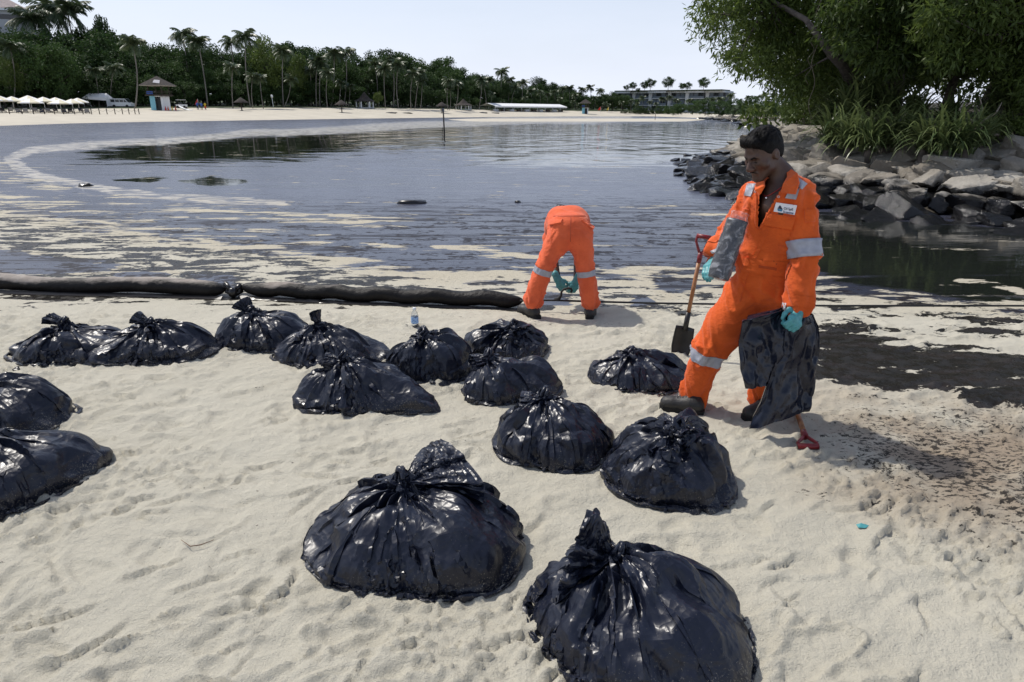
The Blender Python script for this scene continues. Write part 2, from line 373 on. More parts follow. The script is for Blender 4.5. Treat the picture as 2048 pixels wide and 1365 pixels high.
    bs1 = N(t, "ShaderNodeBump", Strength=0.55, Distance=0.03); L(t, noise(iso, 17.0, 5, 0.62), bs1.inputs['Height']); L(t, bs.outputs[0], bs1.inputs['Normal'])
    bs.inputs['Strength'].default_value = 0.9; L(t, mixf(oil, 0.9, 0.06), bs.inputs['Strength']); L(t, mixf(oil, 0.55, 0.04), bs1.inputs['Strength']); bs2 = N(t, "ShaderNodeBump", Strength=0.25, Distance=0.012); L(t, math_('MULTIPLY', oil, step(noise(iso, 60.0, 3, 0.6), 0.5, 0.7)), bs2.inputs['Height']); L(t, bs1.outputs[0], bs2.inputs['Normal']); L(t, bs2.outputs[0], sb.inputs['Normal'])
    # water
    wb = N(t, "ShaderNodeBsdfPrincipled"); wb.inputs['IOR'].default_value = 1.36; wb.inputs['Specular IOR Level'].default_value = 0.5
    mir = at('mirror'); swirl = noise(mapped(0.1, (0.35, 1.4, 1)), 0.55, 8, 0.62, 1.8)
    dull = math_('SUBTRACT', 1.0, step(math_('ADD', mir, math_('ADD', math_('MULTIPLY', math_('SUBTRACT', swirl, 0.5), 2.4), math_('MULTIPLY', math_('SUBTRACT', nA, 0.5), 0.8))), 0.40, 0.60))
    clots = math_('MULTIPLY', step(math_('ADD', nB, math_('MULTIPLY', math_('SUBTRACT', nC, 0.5), 0.7)), 0.52, 0.60), math_('MULTIPLY', dull, mixf(at('nearz'), 0.15, 1.0)))
    wcol = mix(dull, (0.012, 0.014, 0.013), mix(at('nearz'), mix(swirl, (0.026, 0.031, 0.052), (0.105, 0.116, 0.165)), mix(swirl, (0.020, 0.023, 0.038), (0.062, 0.068, 0.100))))  # dull film: bluish sky sheen put into the base colour, paler farther out
    streak = step(noise(mapped(0.25, (0.22, 2.6, 1)), 1.5, 7, 0.68, 0.9), 0.52, 0.62); clots = math_('MAXIMUM', clots, math_('MULTIPLY', math_('MULTIPLY', streak, dull), mixf(at('nearz'), 0.12, 0.85))); wcol = mix(math_('MULTIPLY', clots, 0.85), wcol, (0.014, 0.010, 0.0095)); wcol = mix(math_('MULTIPLY', foamn, 0.75), wcol, (0.52, 0.49, 0.42))
    L(t, wcol, wb.inputs['Base Color'])
    wr = mixf(dull, 0.035, mixf(swirl, 0.16, 0.36)); wr = mixf(clots, wr, 0.5); L(t, mixf(clots, 0.5, 0.2), wb.inputs['Specular IOR Level']); L(t, mixf(math_('MULTIPLY', foamn, 0.7), wr, 0.8), wb.inputs['Roughness'])
    w1 = noise(mapped(0.06, (0.55, 2.4, 1)), 1.9, 4, 0.55, 0.3); w2 = noise(mapped(-0.1, (0.5, 1.5, 1)), 0.45, 3, 0.5); w3 = noise(al, 22.0, 4, 0.6)
    hh = math_('ADD', math_('MULTIPLY', w1, math_('ADD', math_('MULTIPLY', at('wave'), 0.12), 0.04)), math_('MULTIPLY', w2, math_('ADD', math_('MULTIPLY', at('wave'), 0.5), 0.10)))
    w4 = noise(mapped(0.05, (0.50, 0.26, 1)), 1.0, 2, 0.4, 0.6); hh = math_('ADD', hh, math_('MULTIPLY', w4, math_('ADD', math_('MULTIPLY', at('wave'), 2.6), 0.12)))
    hh = math_('ADD', hh, math_('MULTIPLY', w3, math_('MULTIPLY', dull, 0.012)))
    bw = N(t, "ShaderNodeBump", Strength=1.0, Distance=0.055); L(t, hh, bw.inputs['Height']); L(t, bw.outputs[0], wb.inputs['Normal'])
    ms = N(t, "ShaderNodeMixShader"); L(t, film, ms.inputs[0]); L(t, sb.outputs[0], ms.inputs[1]); L(t, wb.outputs[0], ms.inputs[2]); L(t, ms.outputs[0], out.inputs[0])
    return m
SHORE = shore_material()
# near beach
ys = [0.35]
while ys[-1] < 8.4: ys.append(ys[-1] + 0.0048 * (ys[-1] + 0.75))
ys = np.array(ys); us = np.linspace(-1.45, 1.45, 600)
G = fan(us, ys); X, Y = G[..., 0], G[..., 1]
fade = 1 - smooth01(5.7, 6.6, Y)
flat_ = masks(np.stack([X, Y, 0 * X], -1).reshape(-1, 3))['oil'].reshape(X.shape)
Z = ground_z(X, Y) + (1 - 0.85 * smooth01(0.6, 0.95, flat_)) * (detail_z(X, Y) + footprint_height(X, Y) + stroke_height(X, Y)) * (0.12 + 0.88 * fade)
P = np.stack([X, Y, Z], -1).reshape(-1, 3)
beach = mesh_obj("beach", P, fan_faces(*X.shape), SHORE, None, True); put_attrs(beach, P); tag(beach, kind="structure")
# sand behind the photographer, so that the beach goes on
bk = mesh_obj("beach", [(-40, -40, -0.03), (40, -40, -0.03), (40, 0.4, -0.03), (-40, 0.4, -0.03)], [(0, 1, 2, 3)], SHORE); tag(bk, kind="structure")
# sea sheet
ys = [5.2]
while ys[-1] < 3500: ys.append(ys[-1] + (0.0125 if ys[-1] < 60 else 0.03) * (ys[-1] + 0.75))
ys = np.array(ys); us = np.concatenate([np.linspace(-3.0, -1.0, 60)[:-1], np.linspace(-1.0, 1.0, 460), np.linspace(1.0, 3.0, 60)[1:]])
G = fan(us, ys); X, Y = G[..., 0], G[..., 1]
P = np.stack([X, Y, np.full_like(X, SEA_Z)], -1).reshape(-1, 3)
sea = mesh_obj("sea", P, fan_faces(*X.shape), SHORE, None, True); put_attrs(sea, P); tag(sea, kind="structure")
# far shore: waterline and treeline as read along the bay
WL = [(-900, 268), (-200, 254), (0, 252), (150, 247), (300, 244), (500, 241), (700, 238), (900, 235.5), (1100, 233.5), (1300, 233), (1450, 238), (1600, 246)]
TL = [(-900, 225, 120), (-200, 221, 135), (0, 219, 148), (150, 217, 158), (300, 215.5, 168), (500, 215, 185), (700, 215, 205), (900, 218, 235), (1100, 221, 290), (1300, 223.5, 330), (1450, 229, 330), (1600, 232, 300)]
def shore_pts(x):
    yw = np.interp(x, [p[0] for p in WL], [p[1] for p in WL]); w = pix(x, yw, SEA_Z)
    yt = np.interp(x, [p[0] for p in TL], [p[1] for p in TL]); D = np.interp(x, [p[0] for p in TL], [p[2] for p in TL])
    return w, pixd(x, yt, D), yw, yt
def far_ground(x, y):
    """point of the far beach seen at photo pixel (x, y)"""
    w, tp, yw, yt = shore_pts(x); k = (yw - y) / (yw - yt)
    if k <= 1: return w + (tp - w) * max(k, 0)
    return tp + (tp - CP) * 0.12 * (k - 1)
sand_far = simple("far_sand", (0.52, 0.475, 0.385), 0.95, var=0.06, scale=0.25)
cols = np.linspace(-900, 1600, 120); V = []
for x in cols:
    w, tp, yw, yt = shore_pts(x); d = (tp - w); out = (tp - CP) * np.array([1, 1, 0]); out = out / np.linalg.norm(out)
    rowp = [w - out * 3 + np.array([0, 0, -0.25]), w + np.array([0, 0, 0.02])] + [w + d * k + np.array([0, 0, 0.12 * math.sin(k * math.pi)]) for k in (0.12, 0.3, 0.5, 0.7, 0.85, 1.0)] + [tp + out * 25 + np.array([0, 0, 0.6]), tp + out * 120 + np.array([0, 0, 5])]
    V += rowp
far_beach = mesh_obj("far_beach", V, fan_faces(120, 10)[:, ::-1], sand_far, None, True); tag(far_beach, kind="structure")
# lawn strip under the trees
V = []
for i, x in enumerate(cols):
    w, tp, yw, yt = shore_pts(x); d = tp - w; out = (tp - CP) * np.array([1, 1, 0]); out = out / np.linalg.norm(out); k0 = 0.93 + 0.09 * (noise2(np.array(x * 0.03), np.array(0.5), 3) - 0.5)
    V += [w + d * k0 + np.array([0, 0, 0.10]), tp + np.array([0, 0, 0.12]), tp + out * 25 + np.array([0, 0, 0.75]), tp + out * 118 + np.array([0, 0, 5.2])]
lawn = mesh_obj("lawn", V, fan_faces(120, 4)[:, ::-1], simple("lawn", (0.055, 0.085, 0.025), 0.9, var=0.4, scale=0.6), None, True); tag(lawn, kind="structure")
# sand spit in front of the far shore
V = []; sx = np.linspace(860, 1440, 60)
for x in sx:
    k = smooth01(860, 960, np.array(x)) * (1 - smooth01(1360, 1440, np.array(x))); y0, y1 = 239.5 + 5.5 * k, 239.2 - 2.2 * k
    a, b_ = pix(x, y0, SEA_Z - 0.03), pix(x, y1, SEA_Z - 0.03); mid = (a + b_) / 2 + np.array([0, 0, 0.10 * k]); V += [a, a + (mid - a) * 0.5 + np.array([0, 0, .03 * k]), mid, b_]
spit = mesh_obj("sand_spit", V, fan_faces(60, 4)[:, ::-1], sand_far, None, True); tag(spit, kind="structure")
# ------------------------------------------------------------------ rock bank with trees
def leaf_material(name, c1, c2, trans=0.25, rough=0.5):
    m, t, b = mat_new(name); b.inputs['Roughness'].default_value = rough; b.inputs['Specular IOR Level'].default_value = 0.35
    geo = N(t, "ShaderNodeNewGeometry"); oi = N(t, "ShaderNodeObjectInfo"); n = N(t, "ShaderNodeTexNoise", Scale=0.9, Detail=3.0); L(t, geo.outputs['Position'], n.inputs['Vector'])
    ad = N(t, "ShaderNodeMath", operation='ADD'); L(t, n.outputs[0], ad.inputs[0])
    mu = N(t, "ShaderNodeMath", operation='MULTIPLY_ADD'); mu.inputs[1].default_value = 0.3; mu.inputs[2].default_value = -0.15; L(t, geo.outputs['Random Per Island'], mu.inputs[0]); L(t, mu.outputs[0], ad.inputs[1])
    mu2 = N(t, "ShaderNodeMath", operation='MULTIPLY_ADD'); mu2.inputs[1].default_value = 0.4; L(t, oi.outputs['Random'], mu2.inputs[0]); L(t, ad.outputs[0], mu2.inputs[2])
    r = N(t, "ShaderNodeMapRange"); r.inputs[1].default_value = 0.3; r.inputs[2].default_value = 1.0; L(t, mu2.outputs[0], r.inputs[0])
    mx = N(t, "ShaderNodeMix", data_type='RGBA'); mx.inputs[6].default_value = (*c1, 1); mx.inputs[7].default_value = (*c2, 1); L(t, r.outputs[0], mx.inputs[0]); L(t, mx.outputs[2], b.inputs['Base Color'])
    tr = N(t, "ShaderNodeBsdfTranslucent"); L(t, mx.outputs[2], tr.inputs[0]); ms = N(t, "ShaderNodeMixShader"); ms.inputs[0].default_value = trans
    L(t, b.outputs[0], ms.inputs[1]); L(t, tr.outputs[0], ms.inputs[2]); L(t, ms.outputs[0], t.nodes.get("Material Output").inputs[0])
    return m
BARK = simple("grey_bark", (0.12, 0.10, 0.085), 0.9, var=0.3, scale=9, bump=0.6, bscale=22)
PALMBARK = simple("palm_bark", (0.22, 0.20, 0.18), 0.9, var=0.25, scale=3, bump=0.4, bscale=12)
LEAF_NEAR = leaf_material("fine_leaves", (0.034, 0.060, 0.014), (0.150, 0.205, 0.045), 0.5)
LEAF_STRAP = leaf_material("strap_leaves", (0.05, 0.085, 0.03), (0.19, 0.23, 0.09), 0.3, 0.35)
LEAF_FAR = leaf_material("far_leaves", (0.014, 0.034, 0.010), (0.060, 0.110, 0.026), 0.25, 0.7)
LEAF_BRIGHT = leaf_material("bright_leaves", (0.05, 0.085, 0.018), (0.13, 0.18, 0.04), 0.3)
LEAF_PALM = leaf_material("palm_leaves", (0.035, 0.06, 0.028), (0.11, 0.145, 0.07), 0.2, 0.4)
SOIL = simple("dark_soil", (0.045, 0.038, 0.028), 0.95, var=0.3, scale=2, bump=0.5, bscale=8)
def rock_mesh(seed):
    rng = np.random.RandomState(seed); bm = bmesh.new(); bmesh.ops.create_icosphere(bm, subdivisions=4, radius=1.0)
    d = np.array([v.co[:] for v in bm.verts]); d /= np.linalg.norm(d, axis=1, keepdims=True); r = np.full(len(d), 1.25)
    base6 = [np.array(v, float) + rng.randn(3) * 0.22 for v in ((1, 0, 0), (-1, 0, 0), (0, 1, 0), (0, -1, 0), (0, 0, 1), (0, 0, -1))]
    for q_ in range(12):
        n = base6[q_] if q_ < 6 else rng.randn(3); n = n / np.linalg.norm(n); h = rng.uniform(0.55, 0.75) if q_ < 6 else rng.uniform(0.72, 1.0); c = d @ n; r = np.minimum(r, np.where(c > 0.05, h / np.maximum(c, 0.05), 9))
    p = d * r[:, None]; p += d * (0.07 * (noise3(p[:, 0] * 2.2 + seed, p[:, 1] * 2.2, p[:, 2] * 2.2, seed) - 0.5) + 0.035 * (noise3(p[:, 0] * 6, p[:, 1] * 6, p[:, 2] * 6, seed + 1) - 0.5))[:, None]
    for v, q in zip(bm.verts, p): v.co = q
    bmesh.ops.smooth_vert(bm, verts=bm.verts, factor=0.04, use_axis_x=True, use_axis_y=True, use_axis_z=True)
    me = bpy.data.meshes.new("rock"); bm.to_mesh(me); bm.free(); me.polygons.foreach_set("use_smooth", [True] * len(me.polygons)); me.set_sharp_from_angle(angle=0.33); return me
def rock_material():
    m, t, b = mat_new("oiled_rock"); geo = N(t, "ShaderNodeNewGeometry"); oi = N(t, "ShaderNodeObjectInfo"); tc = N(t, "ShaderNodeTexCoord")
    def noise(s, d=5.0, v=geo.outputs['Position']):
        n = N(t, "ShaderNodeTexNoise", Scale=s, Detail=d, Roughness=0.62); L(t, v, n.inputs['Vector']); return n.outputs[0]
    def rng(v, a, b_, c=0.0, d=1.0):
        r = N(t, "ShaderNodeMapRange"); r.inputs[1].default_value = a; r.inputs[2].default_value = b_; r.inputs[3].default_value = c; r.inputs[4].default_value = d; L(t, v, r.inputs[0]); return r.outputs[0]
    def mix(f, a, c):
        n = N(t, "ShaderNodeMix", data_type='RGBA'); L(t, f, n.inputs[0])
        for i, v in ((6, a), (7, c)):
            if isinstance(v, tuple): n.inputs[i].default_value = (*v, 1)
            else: L(t, v, n.inputs[i])
        return n.outputs[2]
    col = mix(rng(oi.outputs['Random'], 0, 1), (0.20, 0.174, 0.138), (0.39, 0.365, 0.32)); col = mix(rng(noise(2.5), 0.4, 0.75, 0, 0.6), col, (0.14, 0.12, 0.095)); col = mix(rng(noise(14.0), 0.55, 0.8, 0, 0.5), col, (0.44, 0.42, 0.38))
    sp = N(t, "ShaderNodeSeparateXYZ"); L(t, geo.outputs['Position'], sp.inputs[0])
    z1 = N(t, "ShaderNodeMath", operation='MULTIPLY_ADD'); z1.inputs[1].default_value = -0.75; L(t, noise(1.6, 6.0), z1.inputs[0]); L(t, sp.outputs[2], z1.inputs[2])
    # the tide mark climbs towards the seaward tip
    tip = N(t, "ShaderNodeMath", operation='MULTIPLY_ADD'); L(t, rng(sp.outputs[0], 8.5, 5.5, 0.0, 1.0), tip.inputs[0]); tip.inputs[1].default_value = -0.22; L(t, z1.outputs[0], tip.inputs[2])
    oil = rng(tip.outputs[0], 0.04, -0.08); L(t, mix(oil, col, (0.008, 0.0075, 0.008)), b.inputs['Base Color'])
    mr = N(t, "ShaderNodeMix", data_type='FLOAT'); L(t, oil, mr.inputs[0]); mr.inputs[2].default_value = 0.85; mr.inputs[3].default_value = 0.17; L(t, mr.outputs[0], b.inputs['Roughness']); b.inputs['Specular IOR Level'].default_value = 0.4
    bp = N(t, "ShaderNodeBump", Strength=0.7, Distance=0.06); L(t, noise(5.0, 8.0), bp.inputs['Height']); b2 = N(t, "ShaderNodeBump", Strength=0.5, Distance=0.01); L(t, noise(40.0, 4.0), b2.inputs['Height']); L(t, bp.outputs[0], b2.inputs['Normal']); L(t, b2.outputs[0], b.inputs['Normal'])
    return m
ROCKMAT = rock_material(); ROCKS = [rock_mesh(40 + i) for i in range(9)]
for r_ in ROCKS: r_.materials.append(ROCKMAT)
def polyline(pts, n):
    P = np.array(pts, float); d = np.concatenate([[0], np.cumsum(np.linalg.norm(np.diff(P, axis=0), axis=1))]); q = np.linspace(0, d[-1], n); return np.stack([np.interp(q, d, P[:, i]) for i in range(3)], -1)
edge_px = [(3300, 560), (2600, 518), (2300, 492), (2048, 468), (1850, 450), (1660, 432), (1540, 412), (1440, 388), (1392, 362), (1372, 338), (1405, 320), (1470, 300), (1540, 285)]
crest = [(3300, 330, 14.5), (2600, 300, 15), (2300, 292, 15.3), (2048, 285, 15.6), (1900, 288, 16.2), (1760, 285, 17.6), (1700, 276, 19.5), (1660, 262, 22), (1640, 250, 25), (1628, 244, 29), (1635, 240, 34), (1645, 238, 40), (1650, 236, 50)]
E = polyline([pix(x, y, SEA_Z) for x, y in edge_px], 60); K = polyline([pixd(*c) for c in crest], 60)
rows = [E + [0, 0, -0.5] + (E - K) * 0.12] + [E * (1 - t) + K * t + np.array([0, 0, -0.28]) for t in (0, 0.25, 0.5, 0.75, 1.0)]
inl = (K - E) * [1, 1, 0]; inl /= np.linalg.norm(inl, axis=1, keepdims=True)
rows += [K + inl * 1.5 + [0, 0, -0.1], K + inl * 6 + [0, 0, 0.5], K + inl * 22 + [0, 0, 1.2]]
bank = mesh_obj("embankment", np.stack(rows, 1).reshape(-1, 3), fan_faces(60, 9), SOIL, None, True); tag(bank, kind="structure")
rr = random.Random(11); n_rock = 0
def put_rock(p, s, parent, flat=0.55):
    global n_rock
    o = bpy.data.objects.new("rock", ROCKS[rr.randrange(len(ROCKS))]); COL.objects.link(o); o.parent = parent
    o.location = tuple(p); o.scale = (1.25 * s * rr.uniform(0.9, 1.5), 1.2 * s * rr.uniform(0.75, 1.0), 1.2 * s * flat * rr.uniform(0.75, 1.15)); o.rotation_euler = (rr.uniform(0.05, 0.40), rr.uniform(-0.25, 0.18), rr.gauss(0.2, 0.35)); n_rock += 1
L_e = np.linalg.norm(np.diff(E, axis=0), axis=1).sum()
s_along = 0.0; segs = np.concatenate([[0], np.cumsum(np.linalg.norm(np.diff(E, axis=0), axis=1))])
NT = 9
for it in range(NT):
    t = (it + 0.25) / NT; sz = 0.30 + 0.11 * it / NT; q = rr.uniform(0, 0.5)
    while q < L_e:
        f = np.interp(q, segs, np.arange(60)); i0 = int(f); fr = f - i0; i1 = min(i0 + 1, 59)
        e = E[i0] * (1 - fr) + E[i1] * fr; k = K[i0] * (1 - fr) + K[i1] * fr; wid = np.linalg.norm(k - e)
        tt = t + rr.uniform(-0.05, 0.05); p = e * (1 - tt) + k * tt
        s = sz * rr.choice((0.7, 0.85, 1.0, 1.15, 1.4)) * (0.85 if wid < 4 else 1.0)
        fx_, fy_ = proj(p[None]); near = fx_[0] < 2180 and p[1] < 34 and fy_[0] > 235
        if near: put_rock(p + np.array([0, 0, rr.uniform(-0.16, 0.02) - 0.04]), s, bank)
        q += s * rr.uniform(1.15, 1.45)
# small stones awash off the tip
for (x, y, s) in ((1352, 322, .16), (1362, 329, .2), (1372, 322, .15), (1378, 334, .22), (1368, 340, .16), (1385, 345, .24), (1395, 356, .28), (1405, 352, .2), (1358, 352, .17), (1380, 363, .12), (1400, 372, .2), (1402, 381, .22), (1425, 377, .2), (1445, 392, .3), (1470, 398, .26), (1418, 360, .25), (1390, 328, .2), (1412, 330, .2), (1436, 330, .18), (1375, 312, .16), (1408, 318, .14), (1480, 410, .2), (1383, 368, .1)):
    put_rock(pix(x, y, SEA_Z) + np.array([0, 0, 0.0]), s, bank, 0.7)
for _ in range(26):
    y = rr.uniform(322, 400); x = np.interp(y, [320, 345, 362, 388, 412], [1400, 1392, 1402, 1440, 1530]) + rr.uniform(-6, 40); put_rock(pix(x, y, SEA_Z), rr.uniform(0.14, 0.3), bank, 0.8)
# the farther groyne
Ef = polyline([pix(x, y, SEA_Z) for x, y in ((1660, 290), (1600, 268), (1545, 261), (1505, 254), (1478, 246), (1440, 241), (1400, 238.5))], 40); Kf = polyline([pixd(*c) for c in ((1680, 246, 48), (1620, 242, 60), (1580, 238, 74), (1550, 236, 92), (1520, 236, 115), (1470, 235.5, 165), (1410, 235.5, 200))], 40)
rows = [Ef + [0, 0, -0.5], Ef + [0, 0, -0.3], Kf + [0, 0, -0.3], Kf + [6, 6, 0.3], Kf + [40, 20, 1.0]]
groyne = mesh_obj("groyne", np.stack(rows, 1).reshape(-1, 3), fan_faces(40, 5), SOIL, None, True); tag(groyne, kind="structure")
for i in range(40):
    nq = 5 if i < 22 else 3
    for it in range(nq):
        t = (it + rr.random()) / nq; p = Ef[i] * (1 - t) + Kf[i] * t + np.array([rr.uniform(-.8, .8), rr.uniform(-1, 1), -0.15]); put_rock(p, rr.uniform(0.5, 0.95), groyne)
# ---- foliage builders
def leaves_mesh(name, centers, radii, per, size, mat, parent=None, droop=0.5, aspect=0.25, seed=1, squash=0.8, thing_seed=0):
    """many small leaf faces gathered in clumps"""
    rng = np.random.RandomState(seed); C_ = np.repeat(np.asarray(centers, float), per, 0); R_ = np.repeat(np.asarray(radii, float), per)
    n = len(C_); d = rng.randn(n, 3); d /= np.linalg.norm(d, axis=1, keepdims=True); rad = R_ * rng.rand(n) ** 0.45; d2 = d * [1, 1, squash]
    p = C_ + d2 * rad[:, None]; ax = d * 0.6 + rng.randn(n, 3) * 0.7; ax[:, 2] -= droop * rng.rand(n) * 1.6; ax /= np.linalg.norm(ax, axis=1, keepdims=True)
    sd_ = np.cross(ax, rng.randn(n, 3)); sd_ /= np.linalg.norm(sd_, axis=1, keepdims=True) + 1e-9
    ln = size * rng.uniform(0.6, 1.3, n); w = ln * aspect
    V = np.stack([p, p + ax * (ln * 0.5)[:, None] + sd_ * w[:, None], p + ax * ln[:, None], p + ax * (ln * 0.5)[:, None] - sd_ * w[:, None]], 1).reshape(-1, 3)
    return mesh_obj(name, V, np.arange(4 * n).reshape(-1, 4), mat, parent, False)
def limb(mb, a, b, ra, rb, rng, bend=0.12, n=6, ns=7):
    a, b = np.asarray(a, float), np.asarray(b, float); l = np.linalg.norm(b - a); o = rng.randn(3) * bend * l
    mb.tube([a * (1 - t) + b * t + o * math.sin(math.pi * t) for t in np.linspace(0, 1, n)], list(np.linspace(ra, rb, n)), ns)
def shore_tree(name, label, base, boughs, outline, Yc, depth, nclump, seed, per=170, leaf=0.17, mat=LEAF_NEAR, rmin=0.3, rmax=0.75):
    """boughs: polylines (world); outline: photo polygon which the crown fills at distance Yc +- depth"""
    rng = np.random.RandomState(seed); root = empty(name, base); tag(root, label, "tree", "trees leaning over the rock bank")
    off = np.array(base); mb = MB()
    for pts, r0, r1 in boughs:
        pts = [np.asarray(p, float) - off for p in pts]; n = len(pts); mb.tube(pts, list(np.linspace(r0, r1, n)), 9)
    xs = [p[0] for p in outline]; ys_ = [p[1] for p in outline]; cs = []
    while len(cs) < nclump:
        x, y = rng.uniform(min(xs), max(xs)), rng.uniform(min(ys_), max(ys_))
        if inside(np.array([x]), np.array([float(y)]), outline)[0]: cs.append(pixd(x, y, Yc + rng.uniform(-1, 1) * depth))
    cs = np.array(cs) - off; rd = rng.uniform(rmin, rmax, nclump)
    tips = [p for pts, _, _ in boughs for p in [np.asarray(pts[-1], float) - off, np.asarray(pts[len(pts) // 2], float) - off]]
    for c in cs[::3]:
        tp = min(tips, key=lambda q: np.linalg.norm(q - c)); limb(mb, tp, c, 0.035, 0.008, rng, 0.1, 4, 4)
    mb.build("trunk", BARK, root, True)
    leaves_mesh("crown", cs, rd, per, leaf, mat, root, 0.8, 0.13, seed)
    return root
P_ = pixd
shore_tree("shore_tree", "fine-leaved tree leaning out over the rocks towards the bay, its grey bough showing", P_(1712, 250, 20.5),
           [([P_(1712, 250, 20.0), P_(1700, 160, 19.0), P_(1685, 132, 18.6), P_(1664, 112, 18.4), P_(1640, 78, 18.4), P_(1612, 40, 18.6), P_(1540, 0, 19.5)], 0.15, 0.05), ([P_(1700, 165, 20.4), P_(1740, 60, 20.5), P_(1720, -60, 20)], 0.11, 0.04)],
           [(1402, 20), (1408, 72), (1440, 88), (1455, 128), (1490, 132), (1512, 150), (1545, 160), (1575, 200), (1640, 200), (1680, 150), (1740, 110), (1760, 0), (1740, -160), (1560, -220), (1440, -90)], 20.6, 1.7, 250, 21)
shore_tree("shore_tree", "bushy bright-topped tree in the middle of the rock bank above the strap-leaved clumps", P_(1790, 235, 19.5),
           [([P_(1790, 235, 19.5), P_(1800, 150, 19.4), P_(1780, 60, 18.8), P_(1760, -40, 18.4)], 0.15, 0.04), ([P_(1800, 150, 19.4), P_(1850, 60, 18.9), P_(1880, -60, 18.5)], 0.09, 0.03)],
           [(1660, 40), (1680, 85), (1740, 110), (1790, 125), (1850, 120), (1900, 110), (1960, 0), (1940, -160), (1720, -170)], 17.8, 1.2, 150, 22, mat=LEAF_NEAR)
shore_tree("shore_tree", "dark overhanging tree at the frame's edge above the pale boulders", P_(2060, 240, 18),
           [([P_(2060, 240, 18), P_(2050, 120, 17.6), P_(2000, 20, 17)], 0.2, 0.06), ([P_(2050, 120, 17.6), P_(2150, 0, 17)], 0.12, 0.05)],
           [(1850, 60), (1870, 110), (1900, 130), (1930, 118), (1965, 150), (2000, 150), (2048, 200), (2300, 220), (2500, 0), (2400, -170), (1900, -170)], 16.5, 1.3, 240, 23)
# denser trees behind, closing the view under the crowns
for i, (x, Y, sx) in enumerate(((1640, 27, 1.0), (1760, 25, 1.0), (1880, 23.5, 1.1), (2010, 22.5, 1.1), (2180, 21, 1.2), (1700, 33, 1.1), (1940, 30, 1.2), (2350, 22, 1.2))):
    b0 = P_(x, 248, Y); rng = np.random.RandomState(60 + i); root = empty("shore_tree", b0)
    tag(root, ["leafy tree behind the leaning bough on the rock bank", "dark tree in the thicket behind the tall strap-leaved clump", "shaded tree in the thicket behind the driftwood", "shaded tree behind the edge of the rock bank thicket", "outermost tree of the rock bank thicket, cut by the frame", "far tree of the thicket showing between bough and bay", "far tree deep inside the shaded thicket", "tree past the frame's edge on the rock bank"][i], "tree", "trees leaning over the rock bank")
    mb = MB(); limb(mb, (0, 0, -0.2), (0.3, 0, 4.5), 0.18, 0.08, rng, 0.05, 6, 8)
    cs = []
    for _ in range(58):
        a, r, z = rng.uniform(0, 6.28), 2.6 * sx * math.sqrt(rng.rand()), rng.uniform(0.2, 7.0); z = max(z, 1.5 + rng.rand()) if Y < 26 else z; cs.append((r * math.cos(a), r * math.sin(a), z))
    for c in cs[::5]: limb(mb, (0.15, 0, min(c[2], 4)), c, 0.05, 0.01, rng, 0.1, 4, 4)
    mb.build("trunk", BARK, root, True); leaves_mesh("crown", cs, rng.uniform(0.5, 1.0, 58), 130, 0.26, LEAF_NEAR, root, 0.5, 0.22, 70 + i)
# strap-leaved clumps (screw pine)
def rosette(name, seed, nb=85, ln=1.0):
    rng = np.random.RandomState(seed); V = []; F = []
    for b in range(nb):
        a = rng.uniform(0, 6.28); el = rng.uniform(0.35, 1.45); l = ln * rng.uniform(0.6, 1.15); w = 0.018 * rng.uniform(0.7, 1.3); d = np.array([math.cos(a), math.sin(a)]); p = np.array([rng.uniform(-.12, .12), rng.uniform(-.12, .12), rng.uniform(0, .2)]); e = el; k = len(V); side = np.array([-d[1], d[0], 0]); ns = 6
        for i in range(ns + 1):
            t = i / ns; ww = w * (1 - t ** 2.2) + 0.001; V.append(p - side * ww + [0, 0, ww * 0.4]); V.append(p + side * ww + [0, 0, ww * 0.4])
            p = p + np.array([d[0] * math.cos(e), d[1] * math.cos(e), math.sin(e)]) * l / ns; e -= rng.uniform(0.2, 0.46) * (0.5 + t)
        for i in range(ns): q = k + 2 * i; F.append((q, q + 1, q + 3, q + 2))
    me = mesh_obj(name, V, np.array(F), LEAF_STRAP, None, True); d = me.data; bpy.data.objects.remove(me); return d
ROS = [rosette("strap_leaves", 80 + i, 105, 1.0) for i in range(4)]
clumps = [(1660, 285, 17.2, 1.0), (1695, 292, 16.6, 1.0), (1735, 297, 16.2, 1.1), (1775, 290, 16.4, 1.05), (1812, 285, 16.6, .95), (1850, 298, 15.4, 1.0), (1890, 302, 15.0, 1.05), (1930, 300, 15.0, 1.0), (1965, 285, 15.6, .8),
          (1700, 235, 18.2, 1.15), (1740, 205, 18.6, 1.2), (1775, 228, 18.2, 1.1), (1830, 240, 17.8, 1.0), (1895, 250, 17.2, .95), (1668, 250, 19, .9), (1985, 245, 17.2, 1.0), (2040, 180, 16.8, 1.3), (2010, 215, 16.8, 1.2)]
ordw = ["first", "second", "third", "fourth", "fifth", "sixth", "seventh", "eighth", "ninth", "tenth", "eleventh", "twelfth", "thirteenth", "fourteenth", "fifteenth", "sixteenth", "seventeenth", "eighteenth", "nineteenth", "twentieth"]
def ordinal(i):
    if i < 20: return ordw[i]
    tens = ["", "", "twenty", "thirty", "forty", "fifty", "sixty", "seventy", "eighty", "ninety"]; a, b = divmod(i + 1, 10)
    return (tens[a] + "-" + ordw[b - 1]) if b else {2: "twentieth", 3: "thirtieth", 4: "fortieth", 5: "fiftieth", 6: "sixtieth", 7: "seventieth", 8: "eightieth", 9: "ninetieth"}[a]
front = [c for c in clumps if c[1] >= 284]; back_ = [c for c in clumps if c[1] < 284]
